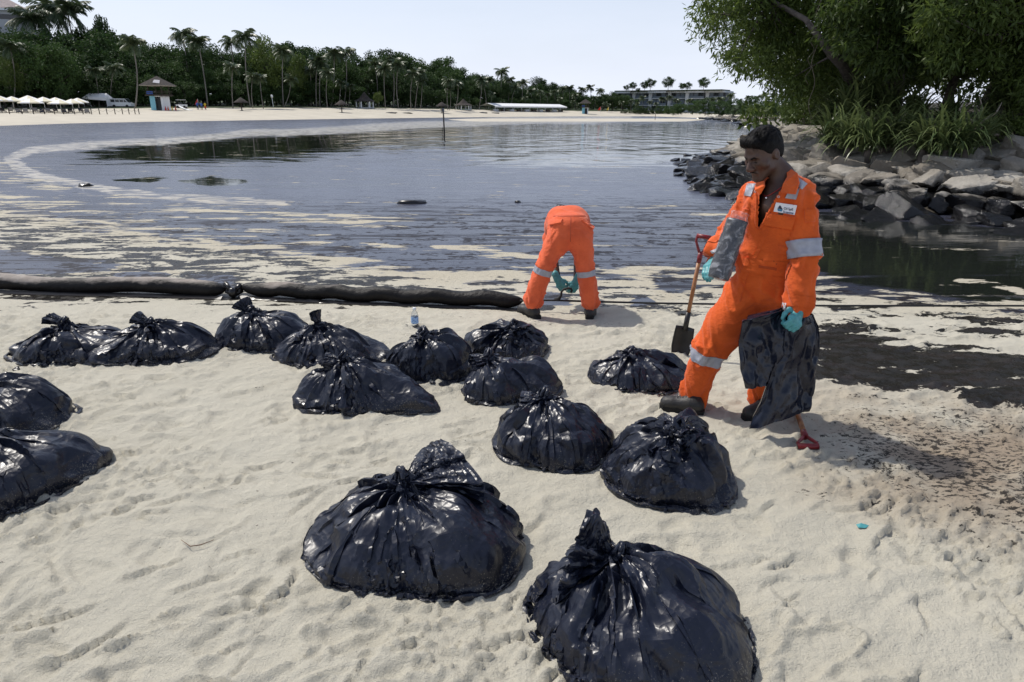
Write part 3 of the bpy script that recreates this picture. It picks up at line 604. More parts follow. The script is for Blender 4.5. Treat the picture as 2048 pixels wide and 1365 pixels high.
for grp, nm in ((front, "of the lower row along the boulders"), (back_, "of the upper row under the trees")):
    for i, (x, y, Y, s) in enumerate(sorted(grp)):
        root = empty("strap_leaved_plant", P_(x, y, Y) - np.array([0, 0, 0.1]), rr.uniform(0, 6.28)); root.scale = (s * 1.3,) * 3
        tag(root, f"{ordinal(i)} green strap-leaved plant {nm}, counted from the bay", "plant", "strap-leaved plants on the rock bank")
        o = bpy.data.objects.new("leaves", ROS[rr.randrange(4)]); COL.objects.link(o); o.parent = root
        st = MB(); st.tube([(0, 0, -0.5), (0.02, 0.01, 0.0), (0.03, 0.0, 0.2)], [0.07, 0.06, 0.04], 7).build("stem", BARK, root, True)
# yellow-green bush at the seaward end, low bushes, driftwood, hanging rope-like vines
def bush(name, label, base, size, n, seed, mat, leaf=0.09, cat="bush", group="bushes on the rock bank", per=120, rcl=0.32, aspect=0.3):
    rng = np.random.RandomState(seed); root = empty(name, base); tag(root, label, cat, group); cs = []
    for _ in range(n):
        d = rng.randn(3); d /= np.linalg.norm(d); d[2] = abs(d[2]); cs.append(d * np.array(size) * rng.uniform(0.35, 0.95))
    mb = MB()
    for c in cs[::max(1, n // 8)]: limb(mb, (0, 0, -0.1), c, 0.03 * size[2], 0.008, rng, 0.1, 4, 4)
    mb.build("stem", BARK, root, True); leaves_mesh("foliage", cs, rng.uniform(0.6, 1.3, n) * rcl * (sum(size) / 3), per, leaf, mat, root, 0.2, aspect, seed + 1); return root
bush("bush", "yellow-green bush where the rock bank meets the bay", P_(1612, 246, 24), (1.0, 1.0, 1.25), 34, 5, LEAF_BRIGHT)
bush("bush", "green bush beside the pale boulders under the dark tree", P_(2030, 268, 16.6), (0.6, 0.6, 0.75), 22, 6, LEAF_BRIGHT)
dw = MB(); rng = np.random.RandomState(3); q0 = P_(1960, 265, 15.7); tag(dw.tube([q0, q0 + [-.15, -.2, .2], q0 + [-.5, -.1, .3], q0 + [-.62, -.1, .5]], [.035, .03, .02, .008], 6).tube([q0 + [-.15, -.2, .2], q0 + [.1, -.25, .42], q0 + [.2, -.2, .62]], [.03, .02, .007], 6).tube([q0 + [-.2, -.2, .22], q0 + [-.12, -.1, .5], q0 + [-.25, -.1, .75]], [.022, .015, .006], 6).tube([q0 + [.3, -.2, -.05], q0, q0 + [-.3, .1, .0]], [.03, .035, .02], 6).build("driftwood", simple("bleached_wood", (0.30, 0.25, 0.20), .9, bump=.4), None, True), "bleached forked driftwood branch caught on the boulders below the trees", "driftwood")
for i, (xa, ya, xb, yb, lab) in enumerate(((1640, -30, 1620, 230, "long pale vine hanging from the leaning tree to the rocks"), (1630, 60, 1612, 170, "shorter thin vine hanging beside the long one from the leaning tree"))):
    a, b = P_(xa, ya, 18.6), P_(xb, yb, 18.8); tag(MB().tube([a * (1 - t) + b * t + np.array([0.06 * math.sin(t * 19 + i), 0, 0]) for t in np.linspace(0, 1, 26)], 0.011 - 0.003 * i, 5).build("vine", simple("pale_vine", (0.20, 0.17, 0.12), .8), None, True), lab, "vine")
# ------------------------------------------------------------------ far shore: trees
def crown_variant(seed, kind):
    rng = np.random.RandomState(seed); cs = []; rd = []
    for _ in range(64):
        d = rng.randn(3); d /= np.linalg.norm(d); k = rng.uniform(0.5, 1.0)
        if kind == 'tall': c = d * [0.34, 0.34, 0.40] * k + [0, 0, 0.58]
        elif kind == 'round': c = d * [0.42, 0.42, 0.34] * k + [0, 0, 0.62]
        else: c = d * [0.46, 0.46, 0.46] * k + [0, 0, 0.47]
        c = np.array(c) + rng.randn(3) * 0.02
        if c[2] < 0.04: continue
        cs.append(c); rd.append(rng.uniform(0.07, 0.145))
    return cs, rd, rng
def tree_proto(seed, kind, mat, leafs=0.030, per=105):
    cs, rd, rng = crown_variant(seed, kind); o = leaves_mesh("crown", cs, rd, per, leafs, mat, None, 0.3, 0.42, seed); me = o.data; bpy.data.objects.remove(o)
    mb = MB(); limb(mb, (0, 0, -0.02), (0.02, 0, 0.45), 0.022, 0.013, rng, 0.03, 6, 7)
    for c in cs[::6]: limb(mb, (0.012, 0, min(0.42, c[2] * 0.7)), c, 0.009, 0.002, rng, 0.08, 4, 4)
    t = mb.build("trunk", BARK, None, True); tm = t.data; bpy.data.objects.remove(t); return me, tm
PROTO = {k: [tree_proto(100 + 10 * j + i, k, m) for i in range(3)] for j, (k, m) in enumerate((('tall', LEAF_FAR), ('round', LEAF_FAR), ('bush', LEAF_FAR)))}
PROTO['bright'] = [tree_proto(170, 'tall', LEAF_BRIGHT), tree_proto(171, 'round', LEAF_BRIGHT)]
def palm_proto(seed, nf=24, curve=0.06):
    rng = np.random.RandomState(seed); V = []; F = []
    for f in range(nf):
        a = 2.4 * f + rng.uniform(-.2, .2); el = rng.uniform(-0.35, 1.25); ln = rng.uniform(0.17, 0.225); d = np.array([math.cos(a), math.sin(a), 0]); e = el; p = np.array([0, 0, 1.0]); pts = [p]
        for i in range(8): p = p + (d * math.cos(e) + np.array([0, 0, math.sin(e)])) * ln / 8; e -= rng.uniform(0.12, 0.24); pts.append(p)
        side = np.array([-d[1], d[0], 0])
        for i in range(1, 9):
            for hh in (0, 0.5):
                q = pts[i] if hh == 0 else (pts[i] + pts[i - 1]) / 2; t = (i - hh) / 8; l = 0.075 * math.sin(math.pi * min(1, 0.18 + 0.80 * t)) + 0.012; tg = pts[i] - pts[i - 1]; tg = tg / np.linalg.norm(tg)
                for sg in (-1, 1):
                    o = side * sg * l * 0.75 + tg * l * 0.6 + np.array([0, 0, -l * rng.uniform(0.35, 0.8)]); w = tg * 0.0062; k = len(V); V += [q - w, q + w, q + o * 0.6 + w * 0.8 + [0, 0, .004], q + o]; F.append((k, k + 1, k + 2, k + 3))
        for i in range(8):
            k = len(V); w = side * 0.003; V += [pts[i] - w, pts[i] + w, pts[i + 1] + w * .5, pts[i + 1] - w * .5]; F.append((k, k + 1, k + 2, k + 3))
    o = mesh_obj("fronds", V, np.array(F), LEAF_PALM); me = o.data; bpy.data.objects.remove(o)
    lean = rng.uniform(-curve, curve, 2); mb = MB(); mb.tube([np.array([lean[0] * math.sin(t * 3.1), lean[1] * math.sin(t * 3.1), t * 1.0 - 0.01]) for t in np.linspace(0, 1, 9)], [0.0165, 0.0125, 0.011, 0.0105, 0.010, 0.0095, 0.009, 0.009, 0.009], 7)
    t = mb.build("trunk", PALMBARK, None, True); tm = t.data; bpy.data.objects.remove(t)
    nb = MB(); [nb.lathe([(0.002, -.008), (.009, -.003), (.009, .004), (.003, .009)], (0.014 * math.cos(u), 0.014 * math.sin(u), 0.985), 6) for u in np.linspace(0, 6.28, 7)[:-1]]
    n_ = nb.build("coconuts", simple("coconut", (.10, .08, .03), .7), None, True); nm = n_.data; bpy.data.objects.remove(n_)
    return me, tm, nm
PALMS = [palm_proto(200 + i) for i in range(6)]
LAND = [(-200, "the frame's edge"), (95, "the parasols"), (245, "the white van"), (322, "the lifeguard tower"), (483, "the first shelter"), (683, "the second shelter"), (735, "the pavilion"), (887, "the mooring post"), (1000, "the marquee's start"), (1130, "the marquee's end"), (1172, "the blue tower"), (1245, "the building"), (1460, "the building's end"), (1600, "the rock bank")]
def between(x):
    for (a, n1), (b, n2) in zip(LAND, LAND[1:]):
        if x < b: return a, n1, n2
    return LAND[-1][0], LAND[-1][1], "the frame's edge"
def put(name, parts, loc, h, rz, sx=1.0, tilt=(0, 0), names=("crown", "trunk")):
    root = empty(name, loc, rz); root.scale = (h * sx, h * sx, h); root.rotation_euler = (tilt[0], tilt[1], rz)
    for me, nm in zip(parts, names):
        o = bpy.data.objects.new(nm, me); COL.objects.link(o); o.parent = root
    return root
# broadleaf wood: (crown-top x, top y, extra distance, kind, relative width)
SKY = [(-260, 40), (-100, 30), (0, 60), (60, 55), (170, 62), (215, 62), (255, 62), (300, 76), (345, 88), (420, 78), (450, 98), (500, 108), (520, 92), (545, 76), (565, 92), (590, 86), (625, 84), (660, 96), (700, 101), (730, 122), (760, 102), (790, 98), (820, 106), (850, 127), (870, 116), (900, 118), (912, 137), (950, 141), (970, 140), (1000, 152), (1050, 167), (1075, 168), (1095, 163), (1120, 168), (1180, 184), (1230, 188), (1300, 196), (1360, 200)]
def sky_y(x): return np.interp(x, [p[0] for p in SKY], [p[1] for p in SKY])
def base_of(x, back=0.0):
    w, tp, yw, yt = shore_pts(x); out = (tp - CP) * [1, 1, 0]; D = np.linalg.norm(out); out /= D; return tp + out * back + np.array([0, 0, 0.3 + back * 0.03]), D + back
def height_for(x, y, p):
    q = pixd(x, y, p[1]); return q[2] - p[2]
rt_ = random.Random(3); FOREST = []
def forest_tree(x, ytop, back, kind, sx=1.0):
    p, D = base_of(x, back); p = pixd(x, 222, p[1]) * [1, 1, 0] + np.array([0, 0, p[2]]); h = height_for(x, ytop, p) * 1.02; FOREST.append((x, back, put("broadleaf_tree", PROTO[kind][rt_.randrange(len(PROTO[kind]))], p, h, rt_.uniform(0, 6.28), sx)))
x = -230
while x < 1245:
    y0 = float(sky_y(x)); big = np.interp(x, [0, 600, 1000, 1240], [26, 22, 16, 11])
    forest_tree(x, y0 + rt_.uniform(-2, 9), rt_.uniform(26, 40), rt_.choice(('tall', 'round')), rt_.uniform(0.8, 1.1))
    forest_tree(x + big * 0.5, 222 - (222 - y0) * rt_.uniform(0.62, 0.86), rt_.uniform(12, 20), rt_.choice(('tall', 'round', 'round')), rt_.uniform(0.9, 1.25))
    forest_tree(x + big * 0.2, 222 - (222 - y0) * rt_.uniform(0.34, 0.56), rt_.uniform(6, 10), 'bush', rt_.uniform(1.1, 1.6))
    x += big * rt_.uniform(0.75, 1.0)
for (x, y, b, k, s) in ((235, 34, 34, 'tall', .38), (222, 46, 34, 'round', .42), (1076, 150, 40, 'round', .75), (765, 98, 30, 'round', .9), (545, 74, 8, 'bright', .75), (600, 108, 7, 'bright', .62), (100, 74, 4, 'round', 1.0), (130, 80, 3, 'bush', .7), (30, 110, 3, 'bright', .6), (757, 184, -4, 'bright', .75), (205, 60, 20, 'tall', 1.0), (1205, 188, 4, 'round', 1.2), (1225, 184, 6, 'round', 1.3), (1245, 188, 5, 'round', 1.2), (1262, 192, 4, 'bush', 1.2)):
    forest_tree(x, y, b, k, s)
cnt = {}
for (x, back, root) in sorted(FOREST, key=lambda q: (q[0])):
    a, n1, n2 = between(x); row = "tall back-row" if back > 22 else ("middle-row" if back > 10.5 else "low front-row"); k = (n1, row); i = cnt.get(k, 0); cnt[k] = i + 1
    tag(root, f"{ordinal(i)} {row} tree from {n1} towards {n2}", "tree", "broadleaf trees behind the far beach")
# palms: crown centre px, foot px
PL = [((60, 38), (75, 200), 24), ((100, 22), (108, 200), 30), ((136, 25), (145, 200), 26), ((20, 95), (24, 214), 0), ((265, 88), (270, 219), -8), ((365, 68), (376, 205), 6), ((396, 84), (416, 213), 0), ((462, 84), (486, 205), 2), ((491, 74), (501, 216), 0), ((465, 136), (466, 219), -6), ((505, 154), (506, 219), -4), ((520, 156), (527, 220), -5), ((190, 142), (199, 212), 0), ((228, 136), (222, 210), -2),
      ((566, 104), (567, 215), 2), ((582, 160), (568, 216), -3), ((634, 124), (633, 215), 2), ((641, 132), (640, 214), 0), ((655, 146), (655, 217), -4), ((668, 108), (662, 213), 3), ((691, 104), (687, 212), 3), ((681, 166), (676, 214), -2), ((700, 172), (697, 214), -3), ((750, 128), (754, 212), 4), ((768, 140), (771, 218), 0), ((785, 124), (786, 217), 2), ((796, 130), (797, 218), 0), ((826, 148), (822, 219), 0), ((840, 146), (830, 219), 2), ((844, 162), (841, 219), -3), ((897, 162), (896, 222), -2), ((900, 180), (899, 222), -4),
      ((916, 166), (910, 221), 0), ((963, 160), (957, 220), 0), ((966, 168), (972, 220), -2), ((1004, 144), (1006, 216), 3), ((1019, 160), (1014, 216), 4), ((1030, 176), (1022, 218), 0), ((1047, 166), (1046, 218), 2), ((984, 188), (977, 221), -3), ((978, 160), (976, 216), 6), ((620, 140), (622, 214), 5), ((735, 165), (732, 212), 6), ((1062, 182), (1064, 219), 4), ((1080, 185), (1078, 219), 0), ((1095, 190), (1092, 220), 0), ((1108, 184), (1110, 220), 5), ((1124, 178), (1125, 220), 8), ((1138, 176), (1139, 220), 8), ((1150, 192), (1148, 221), 2), ((1165, 180), (1165, 220), 9), ((1180, 175), (1181, 220), 9), ((1200, 182), (1202, 221), 10), ((1190, 196), (1188, 222), 0), ((1145, 204), (1142, 222), -4), ((1155, 208), (1154, 223), -6), ((1210, 206), (1208, 225), 0), ((1218, 210), (1216, 226), -4), ((1050, 196), (1048, 219), -2), ((1120, 198), (1118, 221), -2),
      ((1243, 205), (1240, 229), -6), ((1262, 203), (1261, 229), 0), ((1275, 208), (1272, 228), -2), ((1285, 196), (1283, 228), 4), ((1300, 205), (1298, 229), 0), ((1325, 198), (1322, 229), 2), ((1340, 196), (1338, 229), 4), ((1352, 200), (1350, 229), 2), ((1378, 202), (1376, 230), 6), ((1395, 204), (1392, 230), 4), ((1312, 208), (1310, 229), -3), ((1425, 200), (1424, 232), 8), ((1440, 198), (1440, 232), 8), ((1462, 192), (1460, 232), 4), ((1480, 202), (1478, 233), 0), ((1497, 196), (1496, 233), 0), ((1515, 196), (1514, 234), -4), ((1530, 192), (1530, 234), -6), ((1408, 205), (1406, 230), -2)]
pal = []
for (cx_, cy_), (fx, fy), back in PL:
    b = far_ground(fx, fy) if fy > 205 else base_of(fx, 12)[0]
    if back > 0: b = b + (b - CP) * [1, 1, 0] / np.linalg.norm((b - CP)[:2]) * back
    top = pixd(cx_, cy_, b[1]); v = top - b; h = np.linalg.norm(v); tx, ty = math.atan2(v[0], v[2]), 0
    me = PALMS[rt_.randrange(6)]; k = h; root = empty("palm_tree", b); fr = np.interp(h, [3, 7, 16], [1.7, 1.45, 1.12]) * (1.25 if cy_ < 45 else 1.0)
    root.rotation_euler = (0, tx, 0)
    rzf = rt_.uniform(0, 6.28)
    for me_, nm in zip(me, ("fronds", "trunk", "coconuts")):
        o = bpy.data.objects.new(nm, me_); COL.objects.link(o); o.parent = root
        if nm == "trunk": kk = min(k, 9 + 0.25 * k); o.scale = (kk, kk, k)
        else: f_ = k * fr; o.scale = (f_, f_, f_); o.location = (0, 0, k - f_)
        o.rotation_euler = (0, 0, 0 if nm == "trunk" else rzf)
    pal.append((fx, h, root))
cnt = {}
for (x, h, root) in sorted(pal, key=lambda q: q[0]):
    a, n1, n2 = between(x); i = cnt.get(n1, 0); cnt[n1] = i + 1
    tag(root, f"{ordinal(i)} coconut palm from {n1} towards {n2}", "palm tree", "coconut palms along the far shore")
# mangrove scrub along the far side
for i, (x, y, w, h, d) in enumerate(((1276, 229, 15, 15, 300), (1296, 229, 14, 14, 300), (1318, 229, 15, 17, 298), (1338, 229, 15, 16, 290), (1352, 228, 15, 17, 260), (1362, 226, 17, 18, 205), (1385, 226, 20, 22, 195), (1410, 228, 24, 26, 180), (1438, 230, 24, 26, 165), (1468, 232, 26, 28, 150), (1500, 234, 30, 32, 130), (1528, 235, 30, 30, 110), (1556, 236, 34, 38, 95), (1585, 238, 32, 44, 80), (1610, 240, 30, 50, 65))):
    b = pixd(x, y + 3, d); s = d * 1.05 / FPX; root = put("mangrove_bush", PROTO['bush'][i % 3], b, h * s * 1.25, i * 1.3, w / h * 1.35, names=("foliage", "stem")); tag(root, f"{ordinal(i)} rounded green bush on the far bank, counted from the building to the rocks", "bush", "bushes along the far bank")
for i in range(8):
    x = 1250 + i * 14; b = far_ground(x, 229) ; root = put("clipped_hedge", PROTO['bush'][i % 3], b + np.array([0, 3, 0]), 1.6, i, 2.2, names=("foliage", "stem")); tag(root, f"{ordinal(i)} low hedge plant before the flat-roofed building, counted from the blue tower", "hedge", "hedge before the building")
# ------------------------------------------------------------------ black bin bags (cloth settled by a small position-based solver)
def pbd_edges(P, W, sl, rest, k, comp=1.0):
    for (A, B, r) in zip(sl[0], sl[1], rest):
        a = P[A]; b = P[B]; d = b - a; l = np.sqrt((d * d).sum(-1)) + 1e-9
        err = l - r
        if comp != 1.0: err = np.where(err < 0, err * comp, err)
        wa = W[A]; wb = W[B]; ws = wa + wb + 1e-9
        c = (k * err / l / ws)[..., None] * d
        P[A] = a + c * wa[..., None]; P[B] = b - c * wb[..., None]
def pleat_cloth(P, W, rc, rm, collide, iters=150, k=1.0, bend=0.08, grav=0.0, shear=0.25):
    """P (rings, cols, 3) closed in cols. rc / rm: wanted edge lengths around / along."""
    m, n = P.shape[:2]; vel = np.zeros_like(P)
    P = np.concatenate([P, P[:, :2]], 1); W = np.concatenate([W, W[:, :2]], 1)
    rc2 = np.repeat(rc[:, None], n // 2, 1)
    dg = np.sqrt(rc[:-1] ** 2 + rm ** 2)
    def sync(): P[:, n:] = P[:, :2]
    def back(): P[:, :1] = P[:, n:n + 1]
    for it in range(iters):
        vel *= 0.9; vel[..., 2] -= grav
        P[:, :n] += vel * W[:, :n, None]; old = P[:, :n].copy()
        sync()
        pbd_edges(P, W, [[np.s_[:, 0:n:2]], [np.s_[:, 1:n + 1:2]]], [rc2], k); sync()
        pbd_edges(P, W, [[np.s_[:, 1:n:2]], [np.s_[:, 2:n + 1:2]]], [rc2], k); back()
        sync()
        for o in (0, 1):
            A, B = np.s_[o:m - 1:2], np.s_[o + 1:m:2]
            pbd_edges(P, W, [[A], [B]], [np.repeat(rm[o::2][:, None], n + 2, 1)], k, 0.5)
        if it % 2 == 0:
            for o in (0, 1):
                A, B = np.s_[o:m - 1:2, 0:n], np.s_[o + 1:m:2, 1:n + 1]; r = np.repeat(dg[o::2][:, None], n, 1)
                pbd_edges(P, W, [[A], [B]], [r], shear); back()
                A, B = np.s_[o:m - 1:2, 1:n + 1], np.s_[o + 1:m:2, 0:n]
                pbd_edges(P, W, [[A], [B]], [r], shear); back()
            sync()
        if bend:
            for o in (0, 1):
                A, B = np.s_[:, o * 2:n - 1:4], np.s_[:, o * 2 + 2:n + 1:4]
                sh = P[A].shape[1]; pbd_edges(P, W, [[A], [B]], [np.repeat(rc[:, None] * 1.96, sh, 1)], bend); back()
                A, B = np.s_[:, o * 2 + 1:n - 1:4], np.s_[:, o * 2 + 3:n + 2:4]
                sh = min(P[A].shape[1], P[B].shape[1]); A = np.s_[:, o * 2 + 1:o * 2 + 1 + 4 * sh - 3:4]; B = np.s_[:, o * 2 + 3:o * 2 + 3 + 4 * sh - 3:4]
                pbd_edges(P, W, [[A], [B]], [np.repeat(rc[:, None] * 1.96, sh, 1)], bend)
                P[:, 1] = P[:, n + 1] if o else P[:, 1]
            sync()
            for o in (0, 1):
                for q in (0, 1):
                    A, B = np.s_[o * 2 + q:m - 2:4], np.s_[o * 2 + q + 2:m:4]
                    rr = (rm[:-1] + rm[1:])[o * 2 + q::4]
                    pbd_edges(P, W, [[A], [B]], [np.repeat(rr[:, None] * 0.985, n + 2, 1)], bend)
        Q = P[:, :n]; collide(Q, W[:, :n]); sync()
        vel = (Q - old) * 0.25
        vel = np.clip(vel, -0.004, 0.004)
    return P[:, :n].copy()
def facet(u, v, nu, seed):
    """piecewise flat noise on a jittered triangle lattice, periodic in u with nu cells"""
    iu = np.floor(u).astype(np.int64); iv = np.floor(v).astype(np.int64); fu = u - iu; fv = v - iv
    z = np.zeros_like(iu); g = lambda a, b: _h(np.mod(a, nu), b, z, seed)
    flip = g(iu, iv + 1000) > 0.5
    fu2 = np.where(flip, 1 - fu, fu)
    a00 = np.where(flip, g(iu + 1, iv), g(iu, iv)); a10 = np.where(flip, g(iu, iv), g(iu + 1, iv))
    a01 = np.where(flip, g(iu + 1, iv + 1), g(iu, iv + 1)); a11 = np.where(flip, g(iu, iv + 1), g(iu + 1, iv + 1))
    lo = a00 + (a10 - a00) * fu2 + (a01 - a00) * fv
    hi = a11 + (a01 - a11) * (1 - fu2) + (a10 - a11) * (1 - fv)
    return np.where(fu2 + fv < 1, lo, hi) - 0.5
def crisp(P, seed, amp, cu=30, cv=6):
    m, n = P.shape[:2]
    d1 = np.roll(P, -1, 1) - np.roll(P, 1, 1); d2 = np.zeros_like(P); d2[1:-1] = P[2:] - P[:-2]; d2[0] = P[1] - P[0]; d2[-1] = P[-1] - P[-2]
    nn = np.cross(d1, d2); nn /= np.linalg.norm(nn, axis=-1, keepdims=True) + 1e-9
    u = np.repeat(np.arange(n)[None] / n, m, 0); v = np.repeat(np.arange(m)[:, None] / m, n, 1)
    wu = noise2(u * 11, v * 7 + seed, seed) * 0.05; wv = noise2(u * 13 + 5, v * 6 + seed, seed + 9) * 0.16
    u2, v2 = u + wu, v + wv
    r = 0.9 * facet(u2 * cu, v2 * cv, cu, seed + 2) + 0.9 * facet(u2 * 15, v2 * 8, 15, seed + 4) + 0.30 * facet(u2 * 64, v2 * 10, 64, seed + 6)
    e = np.minimum(np.arange(m), np.arange(m)[::-1]); e = np.minimum(e / 7.0, 1)[:, None]
    return P + nn * (amp * r * e)[..., None]
def set_uv(o, rows, n, seed):
    me = o.data; vi = np.zeros(len(me.loops), np.int32); me.loops.foreach_get("vertex_index", vi)
    j = (vi % n).reshape(-1, 4); i = (vi // n).reshape(-1, 4)
    j = np.where((j.max(1, keepdims=True) - j) > n / 2, j + n, j)
    uv = me.uv_layers.new(name="UVMap"); uv.data.foreach_set("uv", np.stack([j / n + seed, i / rows], -1).astype(np.float32).ravel())
def make_bag(name, label, px, half, h, rz, knot, neck, seed, res=1.0, lump=0.12, tails=(), iters=150, neck_rings=20, excess=1.9, mat=None, flare=0.55, droop=0.0007, facets=0.05, flat=0.45):
    """px: photo pixel of the footprint's centre; half: footprint half sizes; h: mound height; rz: turn;
    knot: (x, y, z) in the bag's own axes; neck: (dx, dy, dz) where the loose end above the knot points."""
    rng = np.random.RandomState(seed)
    n = int(150 * res) // 4 * 4; m = int(46 * res); nr = int(neck_rings * res)
    a, b = half; c0 = pix(px[0], px[1], 0.0)
    th = np.linspace(0, 2 * np.pi, n, endpoint=False)
    ph = [rng.rand() * 6.28 for _ in range(4)]
    def rad(t):                                         # footprint outline
        r = 1 / (np.abs(np.cos(t) / a) ** 2.5 + np.abs(np.sin(t) / b) ** 2.5) ** (1 / 2.5)
        r = r * (1 + lump * (0.5 * np.sin(2 * t + ph[0]) + 0.35 * np.sin(3 * t + ph[1]) + 0.2 * np.sin(5 * t + ph[2])))
        for (tt, amp, w) in tails:
            dd = (t - tt + np.pi) % (2 * np.pi) - np.pi; r = r * (1 + amp * np.exp(-(dd / w) ** 2))
        return r
    tab_t = np.linspace(-np.pi, np.pi, 361); tab_r = rad(tab_t)
    tail_flat = lambda t: sum([np.exp(-(((t - tt + np.pi) % (2 * np.pi) - np.pi) / w) ** 2) * min(amp * 1.2, 0.8) for tt, amp, w in tails], np.zeros_like(t))
    K = np.array(knot, float); R = rad(th) * 0.965
    # rest profile of each ring: from the ground edge over the mound to the knot
    s = np.linspace(0, 1, m) ** 0.9
    P = np.zeros((m, n, 3)); kr = 0.022
    lump3 = lambda x, y: 1 + 0.16 * (noise2(x * 5 + seed, y * 5, seed) - 0.5) * 2
    for i, t in enumerate(s):
        ang = t * np.pi / 2
        ex = np.cos(ang) ** 1.0 * R; ez = h * np.sin(ang) ** 1.0
        w = smooth01(0.25, 1.0, np.array(t)); ring = kr * (1 + 0.3 * np.sin(th * 9))
        bx, by = ex * np.cos(th), ex * np.sin(th)
        kx, ky = K[0] + ring * np.cos(th), K[1] + ring * np.sin(th)
        P[i, :, 0] = bx * (1 - w) + kx * w; P[i, :, 1] = by * (1 - w) + ky * w
        P[i, :, 2] = (ez * (1 - w) + K[2] * w) + 0.004
    ring_len = lambda Q: np.sqrt((((np.roll(Q, -1, 1) - Q) ** 2).sum(-1))).sum(1)
    mer = lambda Q: np.sqrt((((Q[1:] - Q[:-1]) ** 2).sum(-1))).mean(1)
    rl = ring_len(P); base = rl[0]
    rc = np.minimum(base * 1.10, rl * (1.0 + 0.08 * smooth01(0.02, 0.3, s) + (excess - 1.08) * smooth01(0.05, 0.8, s))) / n
    rm = mer(P) * 1.07
    cr = noise3(P[..., 0] * 24 + seed, P[..., 1] * 24, P[..., 2] * 24, seed) - 0.5
    tn = np.interp(th, np.linspace(0, 6.2832, 61), np.concatenate([rng.rand(60) ** 1.5, [0]])) - 0.5
    dirv = P - np.array([0, 0, -0.1]); dirv /= np.linalg.norm(dirv, axis=-1, keepdims=True)
    cr2 = noise3(P[..., 0] * 9 + seed, P[..., 1] * 9, P[..., 2] * 9, seed + 3) - 0.5
    P += dirv * (cr * 0.012 + cr2 * 0.05 + tn[None, :] * 0.12 * (s * (1 - s) * 3)[:, None])[..., None] * smooth01(0.0, 0.15, s)[:, None, None]
    W = np.ones((m, n)); W[-1] = 0; W[0] = 0; W[1] = 0.15; W[2] = 0.5
    def collide(Q, Wt):
        x, y, z = Q[..., 0], Q[..., 1], Q[..., 2]
        t = np.arctan2(y, x); R_ = np.interp(t, tab_t, tab_r)
        hh = h * lump3(x, y) * (1 - 0.75 * tail_flat(t) * smooth01(0.3, 0.75, np.hypot(x, y) / R_))
        q = (np.hypot(x, y) / (R_ * 0.955)) ** 2.1 + (np.maximum(z, 0) / hh) ** 1.8
        f = np.where(q < 1, np.clip(q, 1e-4, 1) ** (-0.5), 1.0); f = np.clip(f, 1, 1.06)
        mv = Wt > 0
        Q[..., 0] = np.where(mv, x * f, x); Q[..., 1] = np.where(mv, y * f, y); Q[..., 2] = np.where(mv, np.maximum(z * f, 0.012), z)
    P = pleat_cloth(P, W, rc, rm, collide, iters=iters, bend=0.16, grav=0.0005)
    P = crisp(P, seed, facets)
    # tuck the ground edge under
    under = P[:1].copy(); under[..., :2] *= 0.93; under[..., 2] = -0.03
    V = np.concatenate([under, P], 0)
    def grid_faces(mm):
        i, j = np.meshgrid(np.arange(mm - 1), np.arange(n), indexing='ij')
        return np.stack([i * n + j, i * n + (j + 1) % n, (i + 1) * n + (j + 1) % n, (i + 1) * n + j], -1).reshape(-1, 4)
    root = empty(name, (c0[0], c0[1], ground_z(c0[0], c0[1]) - 0.006), rz)
    tag(root, label, "bin bag", "tied black bin bags on the sand")
    body = mesh_obj("bag_body", V.reshape(-1, 3), grid_faces(m + 1), mat, root, True); set_uv(body, m + 1, n, seed); body.data.set_sharp_from_angle(angle=0.42)
    # loose end above the knot
    ND = np.array(neck, float); nl = np.linalg.norm(ND); nd = ND / nl
    side = np.cross(nd, [0, 0, 1.0]); side = side / (np.linalg.norm(side) + 1e-6) if np.linalg.norm(side) > 1e-3 else np.array([1.0, 0, 0]); up2 = np.cross(side, nd)
    sn = np.linspace(0, 1, nr); Pn = np.zeros((nr, n, 3))
    for i, t in enumerate(sn):
        r = kr + flare * nl * t ** 1.1
        cc = K + nd * nl * t + np.array([0, 0, -0.25 * nl * t * t * (1 if droop > 0.0005 else 0.2)])
        Pn[i] = cc + (r * np.cos(th))[:, None] * side + (r * flat * np.sin(th))[:, None] * up2
    rln = ring_len(Pn); rcn = rln * (1.5 + 0.9 * (1 - sn)) / n; rmn = mer(Pn) * 1.06
    cr = noise3(Pn[..., 0] * 22 + 9, Pn[..., 1] * 22, Pn[..., 2] * 22, seed + 5) - 0.5
    tn = np.interp(th, np.linspace(0, 6.2832, 41), np.concatenate([rng.rand(40), [0]])) - 0.5
    Pn += (Pn - (K + nd * nl * sn[:, None])[:, None]) * ((tn[None] * 0.9 + cr * 0.7) * np.minimum(sn * 4, 1)[:, None])[..., None]
    Wn = np.ones((nr, n)); Wn[0] = 0
    body_r = lambda x, y: None
    def collide_n(Q, Wt):
        x, y, z = Q[..., 0], Q[..., 1], Q[..., 2]
        t = np.arctan2(y, x); R_ = np.interp(t, tab_t, tab_r)
        q = (np.hypot(x, y) / (R_ * 1.0)) ** 2.1
        top = h * 1.06 * np.clip(1 - q, 0, 1) ** (1 / 1.8)
        dk = np.hypot(x - K[0], y - K[1]); cone = K[2] - 0.005 - dk * 1.1
        Q[..., 2] = np.where(Wt > 0, np.maximum(z, np.maximum(np.maximum(top, cone), 0.004)), z)
    Pn = pleat_cloth(Pn, Wn, rcn, rmn, collide_n, iters=int(iters * 0.6), bend=0.10, grav=droop)
    Pn = crisp(Pn, seed + 31, 0.014, 26, 4)
    nk = mesh_obj("bag_neck", Pn.reshape(-1, 3), grid_faces(nr), mat, root, True); set_uv(nk, nr, n, seed); nk.data.set_sharp_from_angle(angle=0.42)
    # the knot: a wound band of film
    kb = MB(); rk = 0.026
